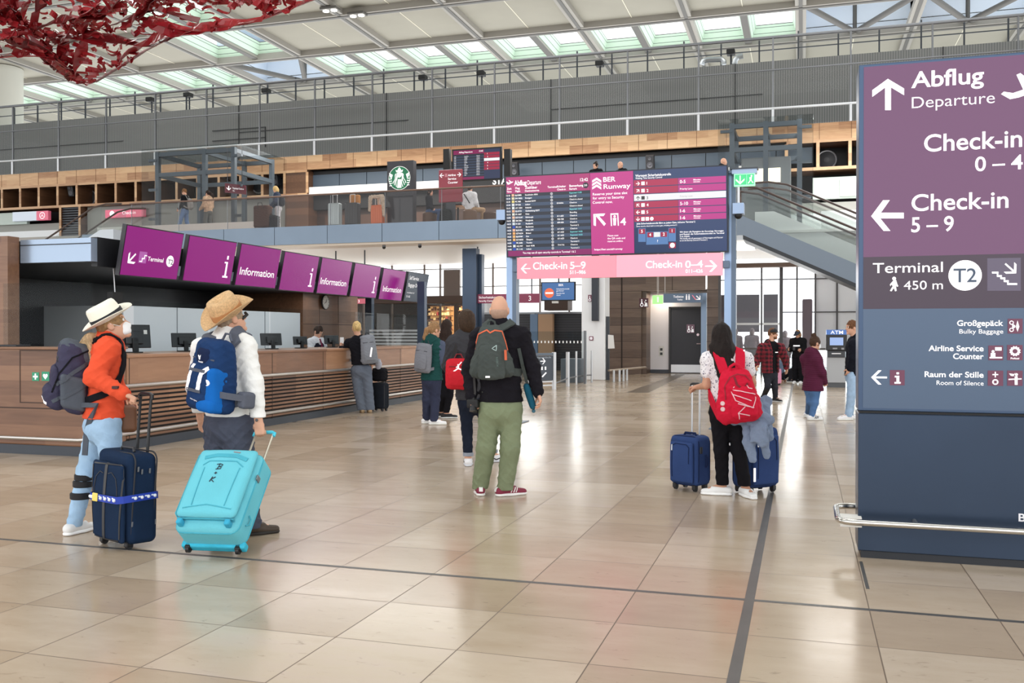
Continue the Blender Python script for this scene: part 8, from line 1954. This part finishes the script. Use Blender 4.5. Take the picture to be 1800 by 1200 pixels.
# grey figures added in place of people's reflections in the glass front
for px, lab, hh in ((1293, 'dark figure standing outside beyond the glass, closest to the right board post', 1.7), (1322, 'dark figure standing outside beyond the glass left of the man in the checked jacket', 1.72), (1380, 'dark figure standing outside beyond the glass right of the man in the checked jacket', 1.62)):
    q = onY(px, 600, 35.75); F = HFW * -1; J = joints((q.x, 35.75), F, hh)
    dk = cloth((140, 132, 136), .05); person(lab, J, F, dict(top=dk, topname='coat', loose=.03, hem=-.2, hemw=.2, legs=dk, shoe=dk, sole=dk, hair='mop', haircol=dk, skin=M((150, 138, 138), .7), seed=px * .1), h=.013)  # grey lightened in colour for the haze of the glass

# ------------------------------------------------------------------ people and luggage on the gallery
ZG = 5.45
def gal(px, Y): q = onY(px, 380, Y); return V((q.x, Y, ZG))
B0 = gal(325, 31.6); F = V((-.9, -.15, 0)).normalized(); J = joints(B0, F, 1.8, ZG, stride=.22, arms=.3)
person('man in black top and jeans walking with a grey bag on the gallery', J, F, dict(top=cloth((22, 22, 26)), topname='pullover', legs=cloth((112, 138, 178)), legname='jeans', shoe=M((60, 60, 66), .6), hair='short', haircol=HC((120, 84, 54)), z0=ZG, seed=1., look=F - UPV * .2), h=.012)
C = (J['shL'] + J['shR']) / 2 - F * .2 - UPV * .25; simple_backpack('grey backpack of the man in black on the left end of the gallery', C, -F, UPV, .3, .45, .18, cloth((150, 148, 146)), M((70, 70, 74), .6), J, F, vx=.012)
B0 = gal(366, 31.5); F = V((-.95, .1, 0)).normalized(); J = joints(B0, F, 1.66, ZG, stride=.1, arms=.5)
person('woman in beige checked shirt with dark hair following him on the gallery', J, F, dict(top=cloth((190, 160, 134), .3, 14), topname='shirt', loose=.04, hem=-.05, legs=cloth((96, 98, 96)), shoe=M((200, 200, 200), .6), hair='pony', tail=(V((.06, 0, -.02)), V((.12, .02, -.1)), V((.14, .02, -.22))), haircol=HC((44, 32, 28)), z0=ZG, seed=2.), h=.012)
B0 = gal(489, 31.7); F = V((-.9, -.3, 0)).normalized(); J = joints(B0, F, 1.72, ZG, arms=.4, lean=.06)
person('blonde person in dark coat leaning over luggage on the gallery', J, F, dict(top=cloth((58, 66, 84)), topname='coat', loose=.03, hem=-.0, legs=cloth((200, 200, 206)), shoe=M((220, 220, 220), .6), hair='mop', haircol=HC((212, 180, 122)), z0=ZG, look=F - UPV * .4, seed=3.), h=.012)
C = (J['shL'] + J['shR']) / 2 - F * .19 - UPV * .22; simple_backpack('black backpack of the blonde person on the gallery', C, -F, UPV, .28, .4, .18, cloth((52, 54, 60)), M((30, 30, 34), .6), J, F, vx=.012)
q = gal(462, 31.1); t = thing('travel_bag', 'big brown holdall on the gallery left of the blonde person', 'bag', q); f = Field(.03); f.box(q + UPV * .5, (.32, .18, .42), .08); f.wrinkle(.008, 20, 1); f.build('bag_body', .012, cloth((84, 62, 54)), t); mb = MB(); mb.tube([q + V((-.12, -.18, .8)), q + V((-.08, -.2, 1.0)), q + V((.08, -.2, 1.0)), q + V((.12, -.18, .8))], .015, 6); mb.build('bag_handle', BLACK, t)
q = gal(480, 31.2); t = thing('travel_bag', 'dark bag on the gallery at the feet of the blonde person', 'bag', q); f = Field(.03); f.box(q + UPV * .28, (.22, .17, .27), .09); f.wrinkle(.01, 20, 2); f.build('bag_body', .012, cloth((46, 46, 50)), t); mb = MB(); mb.tube([q + V((-.1, -.1, .5)), q + V((0, -.12, .62)), q + V((.1, -.1, .5))], .014, 6); mb.build('bag_handle', BLACK, t)
def gcase(px, Y, lab, w, d, h, mats, hz):
    q = gal(px, Y); t, T = suitcase(lab, q + UPV * .06, V((-1, 0, 0)) * -1, V((0, -1, 0)), UPV, w, d, h, mats, wheels=4, legs=.055); handle(t, T, (-.09, .09), .0, h - .02, hz, STEELL, STEELL, .014, .012); return t, T
# right-handed frame: x right, front towards the hall
def gcase(px, Y, lab, w, d, h, mats, hz, ribs=4):
    q = gal(px, Y); r, n = V((-1, 0, 0)), V((0, -1, 0)); t, T = suitcase(lab, q + UPV * .06, r, n, UPV, w, d, h, mats, wheels=4, legs=.055); handle(t, T, (-.09, .09), .0, h - .02, hz, STEELL, STEELL, .014, .012)
    for k in range(ribs):
        x = -w / 2 + w * (k + 1) / (ribs + 1); mb = MB(); mb.box(x - .012, x + .012, d / 2 - .004, d / 2 + .006, .06, h - .07, T, .004); mb.build('shell_rib', mats[0], t)
    return t, T
gcase(589, 31.1, 'pale silver suitcase with raised handle on the gallery', .46, .28, .82, [M((176, 190, 194), .3, .3), M((120, 130, 134), .5)], 1.12)
t, T = gcase(620, 31.1, 'dark grey suitcase under a tan shoulder bag on the gallery', .52, .3, .8, [M((62, 64, 68), .4), M((40, 40, 44), .5)], 1.1)
q = gal(624, 31.25) + UPV * 1.02; t = thing('handbag', 'tan shoulder bag standing on the dark grey suitcase on the gallery', 'bag', q - UPV * .16); f = Field(.02); f.box(q, (.2, .09, .16), .05); f.build('bag_body', .011, cloth((196, 140, 82)), t); mb = MB(); mb.tube([q + V((-.12, 0, .14)), q + V((-.06, -.02, .26)), q + V((.06, -.02, .26)), q + V((.12, 0, .14))], .012, 6); mb.build('bag_handle', M((60, 44, 34), .6), t)
t, T = gcase(664, 31.1, 'orange suitcase with a pale jacket hung over its handle on the gallery', .46, .28, .68, [M((222, 122, 80), .4), M((170, 84, 50), .5)], 1.0)
t = thing('draped_jacket', 'pale beige jacket hung over the handle of the orange suitcase', 'jacket', T @ V((0, 0, .3))); f = Field(.05)
for a, b_ in (((-.2, .08, .98), (.2, .08, .98)), ((-.24, .1, .95), (-.3, .12, .3)), ((.24, .1, .95), (.27, .12, .5)), ((0, -.1, 1.0), (0, -.16, .5))): f.cone(T @ V(a), T @ V(b_), .08, .06, V((0, 1, 0)), .6)
f.wrinkle(.012, 24, 3); f.build('fabric', .012, cloth((206, 190, 172)), t)
# seated café guests
def chair(px, Y, lab, seatz=.46, col=(112, 86, 68)):
    q = gal(px, Y); t = thing('stool', lab, 'stool', q, 'cafe seats at the gallery edge'); mb = MB(); mb.lathe([(.24, .08), (.25, .12), (.25, seatz - .04), (.22, seatz)], q, 24); mb.build('seat', M(col, .6), t, smooth=True)
    mb = MB(); mb.cyl(q, q + UPV * .09, .2, seg=20); mb.build('base', BLACK, t); return q
q = chair(826, 31.4, 'brown tub stool under the guest in the white sweatshirt'); F = V((.15, .98, 0)).normalized(); J = joints((q.x, q.y), F, 1.76, ZG, sit=True, wide=.16, arms=.5)
a_ = person('seated guest in white sweatshirt with a black shoulder strap, back to the hall', J, F, dict(top=cloth((226, 230, 236)), topname='sweatshirt', loose=.045, hem=-.02, legs=cloth((166, 140, 112)), legw=(.11, .085, .07), shoe=M((230, 230, 230), .6), hair='short', haircol=HC((26, 24, 24)), z0=ZG, seed=4.), h=.011)
b_ = J['N'] - F * .2; mb = MB(); mb.ribbon([J['shL'] - F * .1 + UPV * .04, b_ - UPV * .2 - F * .01, J['hipR'] - F * .2 + UPV * .18], [-F] * 3, .035, .01); mb.build('shoulder_strap', BLACK, a_)
chair(862, 31.4, 'low dark brown stool right of the guest in the white sweatshirt', .36, (78, 54, 40))
q = chair(755, 31.6, 'brown stool under the guest in dark clothes and jeans', .46, (90, 66, 50)); F = V((.95, .1, 0)).normalized(); J = joints((q.x, q.y), F, 1.74, ZG, sit=True, arms=.4)
person('seated guest in dark clothes and blue jeans at the cafe rail', J, F, dict(top=cloth((30, 30, 36)), topname='jacket', legs=cloth((70, 88, 122)), legname='jeans', shoe=M((200, 200, 204), .6), hair='mop', haircol=HC((40, 30, 26)), z0=ZG, seed=5.), h=.012)
q = gal(784, 31.3); t = thing('rucksack', 'dark rucksack on the gallery floor left of the seated guest in white', 'bag', q); f = Field(.03); f.box(q + UPV * .26, (.22, .15, .26), .09, None, .03, taper=.15); f.wrinkle(.01, 22, 2); f.build('bag_body', .012, cloth((44, 48, 48)), t); mb = MB(); mb.tube([q + V((-.06, -.1, .5)), q + V((0, -.12, .58)), q + V((.06, -.1, .5))], .012, 6); mb.build('top_handle', BLACK, t)
q = gal(805, 32.3); t = thing('cafe_table', 'small round wooden cafe table behind the guest in the white sweatshirt', 'table', q); mb = MB(); mb.cyl(q + UPV * .7, q + UPV * .74, .38, seg=28); mb.build('table_top', M((186, 136, 88), .45), t); mb = MB(); mb.cyl(q, q + UPV * .7, .035, seg=12); mb.build('leg', BLACK, t); mb = MB(); mb.cyl(q, q + UPV * .02, .24, seg=20); mb.build('foot', BLACK, t)
for px, Y, hh, lab, hr, hc, fx, top in ((1047, 31.2, 1.62, 'dark haired woman in black looking over the departure board from the gallery', 'bun', (30, 24, 22), -.3, (24, 24, 28)), (1091, 31.2, 1.8, 'bald man in black looking over the departure board from the gallery', None, None, -.7, (26, 26, 30)), (1271, 31.6, 1.8, 'bald man in a black hooded jacket at the top of the escalator', None, None, .8, (24, 24, 28))):
    B0 = gal(px, Y); F = V((fx, -.9 if px < 1200 else .2, 0)).normalized(); J = joints(B0, F, hh, ZG); tgt = {1047: 290, 1091: 290, 1271: 284}[px]
    dz = onY(px, tgt, Y).z - J['H'].z
    for k in J:
        if k[:2] not in ('an', 'kn', 'hi'): J[k] = J[k] + UPV * dz * .9
    s_ = dict(top=cloth(top), topname='jacket', loose=.035, legs=cloth((40, 40, 48)), shoe=BLACK, sole=BLACK, z0=ZG, face=True, collar=.04, seed=px * .01, hood=1 if px == 1271 else 0)
    if hr: s_.update(hair=hr, haircol=HC(hc))
    person(lab, J, F, s_, h=.012)
